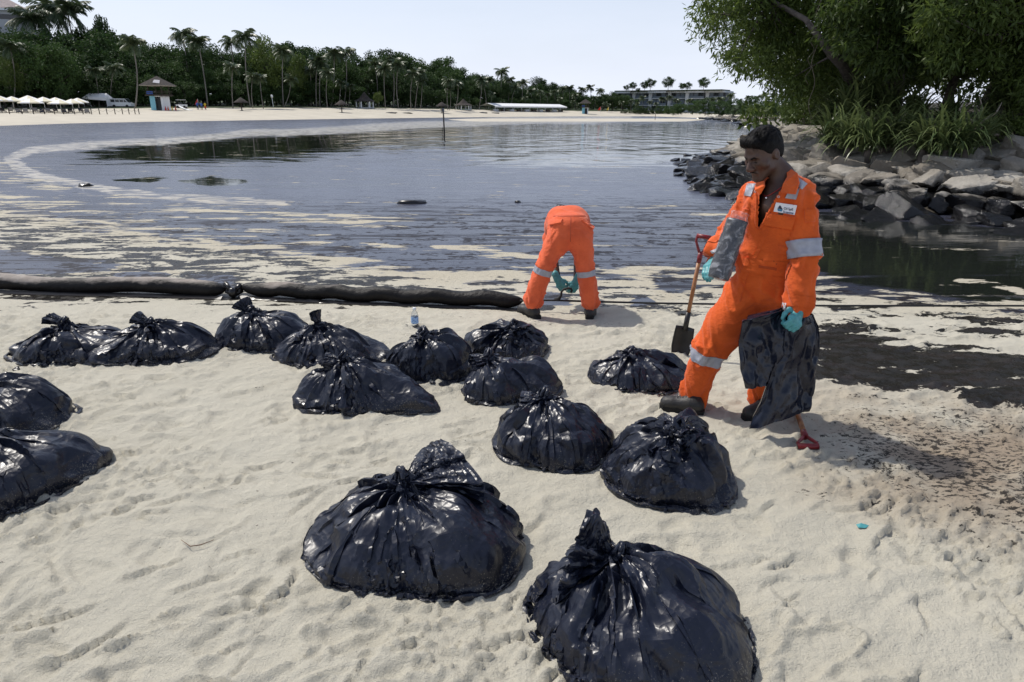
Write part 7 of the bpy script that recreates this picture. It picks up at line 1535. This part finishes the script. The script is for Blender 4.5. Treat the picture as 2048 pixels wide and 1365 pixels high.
p = far_ground(547, 216); h = top_h(p, 545, 193); root = empty("lamp_post", p); tag(root, "white lamp post at the edge of the dark wood", "lamp post"); MB().tube([(0, 0, 0), (-.15, 0, h * .9)], .07, 7).build("post", WHITEP, root); MB().lathe([(.1, 0), (.3, .15), (.3, .6), (.12, .75)], (-.15, 0, h * .86), 10).build("lantern", WHITEP, root, True)
for i, (x, y) in enumerate(((783, 229), (812, 229), (965, 228), (990, 228.5))):
    p = far_ground(x, y); root = empty("seaweed_pile", p); tag(root, f"{ordinal(i)} low dark heap on the far beach, counted from the pavilion to the marquee", "heap", "dark heaps on the far beach"); l_ = lump("heap_body", None, (0, 0, .1), .75, 20 + i, OILY, None); l_.parent = root; l_.scale = (1.8, .8, .6)
# marquee
a, b = far_ground(990, 224), far_ground(1134, 225.5); d = b - a; ln = np.linalg.norm(d); rz = math.atan2(d[1], d[0]); root = empty("marquee", a, rz); tag(root, "long white marquee roof on thin posts behind the far beach", "marquee"); h = top_h(a, 995, 206.5); nb = 9; D = 7.0
for k in range(nb):
    x0, x1 = ln * k / nb, ln * (k + 1) / nb - .05; mesh_obj("roof_bay", [(x0, 0, h * .66), (x1, 0, h * .66), (x1, D / 2, h), (x0, D / 2, h), (x0, D, h * .66), (x1, D, h * .66), (x0, 0, h * .5), (x1, 0, h * .5)], [(0, 1, 2, 3), (3, 2, 5, 4), (0, 6, 7, 1)], WHITEC, root)
    for y in (0, D): MB().tube([(x0 + .1, y, 0), (x0 + .1, y, h * .62)], .06, 6).build("post", WHITEP, root)
mesh_obj("gable", [(ln, 0, h * .5), (ln, D, h * .5), (ln, D, h * .66), (ln, D / 2, h), (ln, 0, h * .66)], [(0, 1, 2, 3, 4)], WHITEC, root)
for k in range(10): MB().box((ln * (.05 + k * .1), 1.5, .4), (2.2, .8, .75)).build("table", WOODD if k % 2 else CONC, root)
# flat-roofed building with a roof garden
pa, pb = pixd(1226, 232, 352), pixd(1442, 236, 322); d = pb - pa; ln = np.linalg.norm(d[:2]); rz = math.atan2(d[1], d[0]); gz = min(pa[2], pb[2]) - 1; root = empty("terrace_building", (pa[0], pa[1], gz), rz); tag(root, "pale flat-roofed terraced building with trees on its roof, beyond the palms", "building")
Ht = pixd(1240, 183, 350)[2] - gz; nb = 6; bw = ln / nb; fl = Ht / 4.2; BG = simple("balcony_glass", (.16, .19, .23), .15, .5)
for k in range(nb):
    x0 = k * bw; st = [0, 1.5, .5, 2, 1, 2.5][k]
    MB().box((x0 + bw / 2, 6 + st, Ht * .46), (bw * .98, 10, Ht * .92)).build("bay_wall", DARKG, root); MB().box((x0 + bw * .09, 0.7 + st, Ht * .47), (bw * .17, 1.6, Ht * .94)).build("pier", CONC, root); MB().box((x0 + bw / 2, 5.2 + st, Ht * .955), (bw * 1.01, 13, Ht * .06)).build("roof_slab", CONC, root)
    for j in range(4):
        z = fl * (j + .05); MB().box((x0 + bw * .58, .9 + st, z + .05), (bw * .8, 1.7, .28)).build("floor_slab", CONC, root)
        for q in range(3): w_ = MB().box((x0 + bw * (.27 + q * .25), .97 + st, z + fl * .52), (bw * .20, .06, fl * .72)).build("window", BG if (q + k + j) % 3 else GLASSD, root)
        MB().box((x0 + bw * .58, .12 + st, z + .62), (bw * .8, .05, .9)).build("balcony_panel", BG, root)
    MB().box((x0 + bw * .86, .6 + st, fl * 1.4), (bw * .2, 1.2, fl * .5)).build("white_box_bay", WHITEP, root)
MB().box((ln / 2, 5.2, Ht * 1.005), (ln * .98, 12, .5)).build("planter", simple("roof_planting", (.03, .055, .02), .9, var=.4, scale=1), root)
for i, (x, y0, w) in enumerate(((1253, 180, 8), (1265, 178, 10), (1289, 178, 11), (1300, 177, 13), (1336, 178, 15), (1364, 178, 9), (1374, 179, 10), (1406, 178, 14), (1276, 182, 6))):
    Y = 346 - (x - 1253) * .14; b = pixd(x, y0 + 5, Y); s = 346 / FPX; t_ = put("roof_tree", PROTO['round'][i % 3], b, w * s * 1.7, i, 1.1); tag(t_, f"{ordinal(i)} small round tree on the flat-roofed building's roof, counted from the marquee side" if i < 8 else "lowest clipped shrub on the flat-roofed building's roof", "tree", "trees on the roof")
# house above the wood, upper corner
p = pixd(-10, 66, 190); root = empty("hilltop_house", p, .35); tag(root, "pale house with pink-grey hipped roof above the trees, in the corner", "building"); MB().box((0, 0, 2.2), (16, 10, 6)).build("wall", CONC, root); MB().box((0, -5.05, 3.4), (15.6, .1, 1.1)).build("window_band", GLASSD, root); MB().box((0, 0, 5.0), (18, 12, .5)).build("eaves_band", WHITEP, root); MB().add([(-9, -6, 5.3), (9, -6, 5.3), (9, 6, 5.3), (-9, 6, 5.3), (-2, -1, 9.3), (2, -1, 9.3), (2, 1, 9.3), (-2, 1, 9.3)], [(0, 1, 5, 4), (1, 2, 6, 5), (2, 3, 7, 6), (3, 0, 4, 7), (4, 5, 6, 7)]).build("roof", simple("pinkish_tiles", (.36, .29, .28), .8, var=.12, scale=2), root)
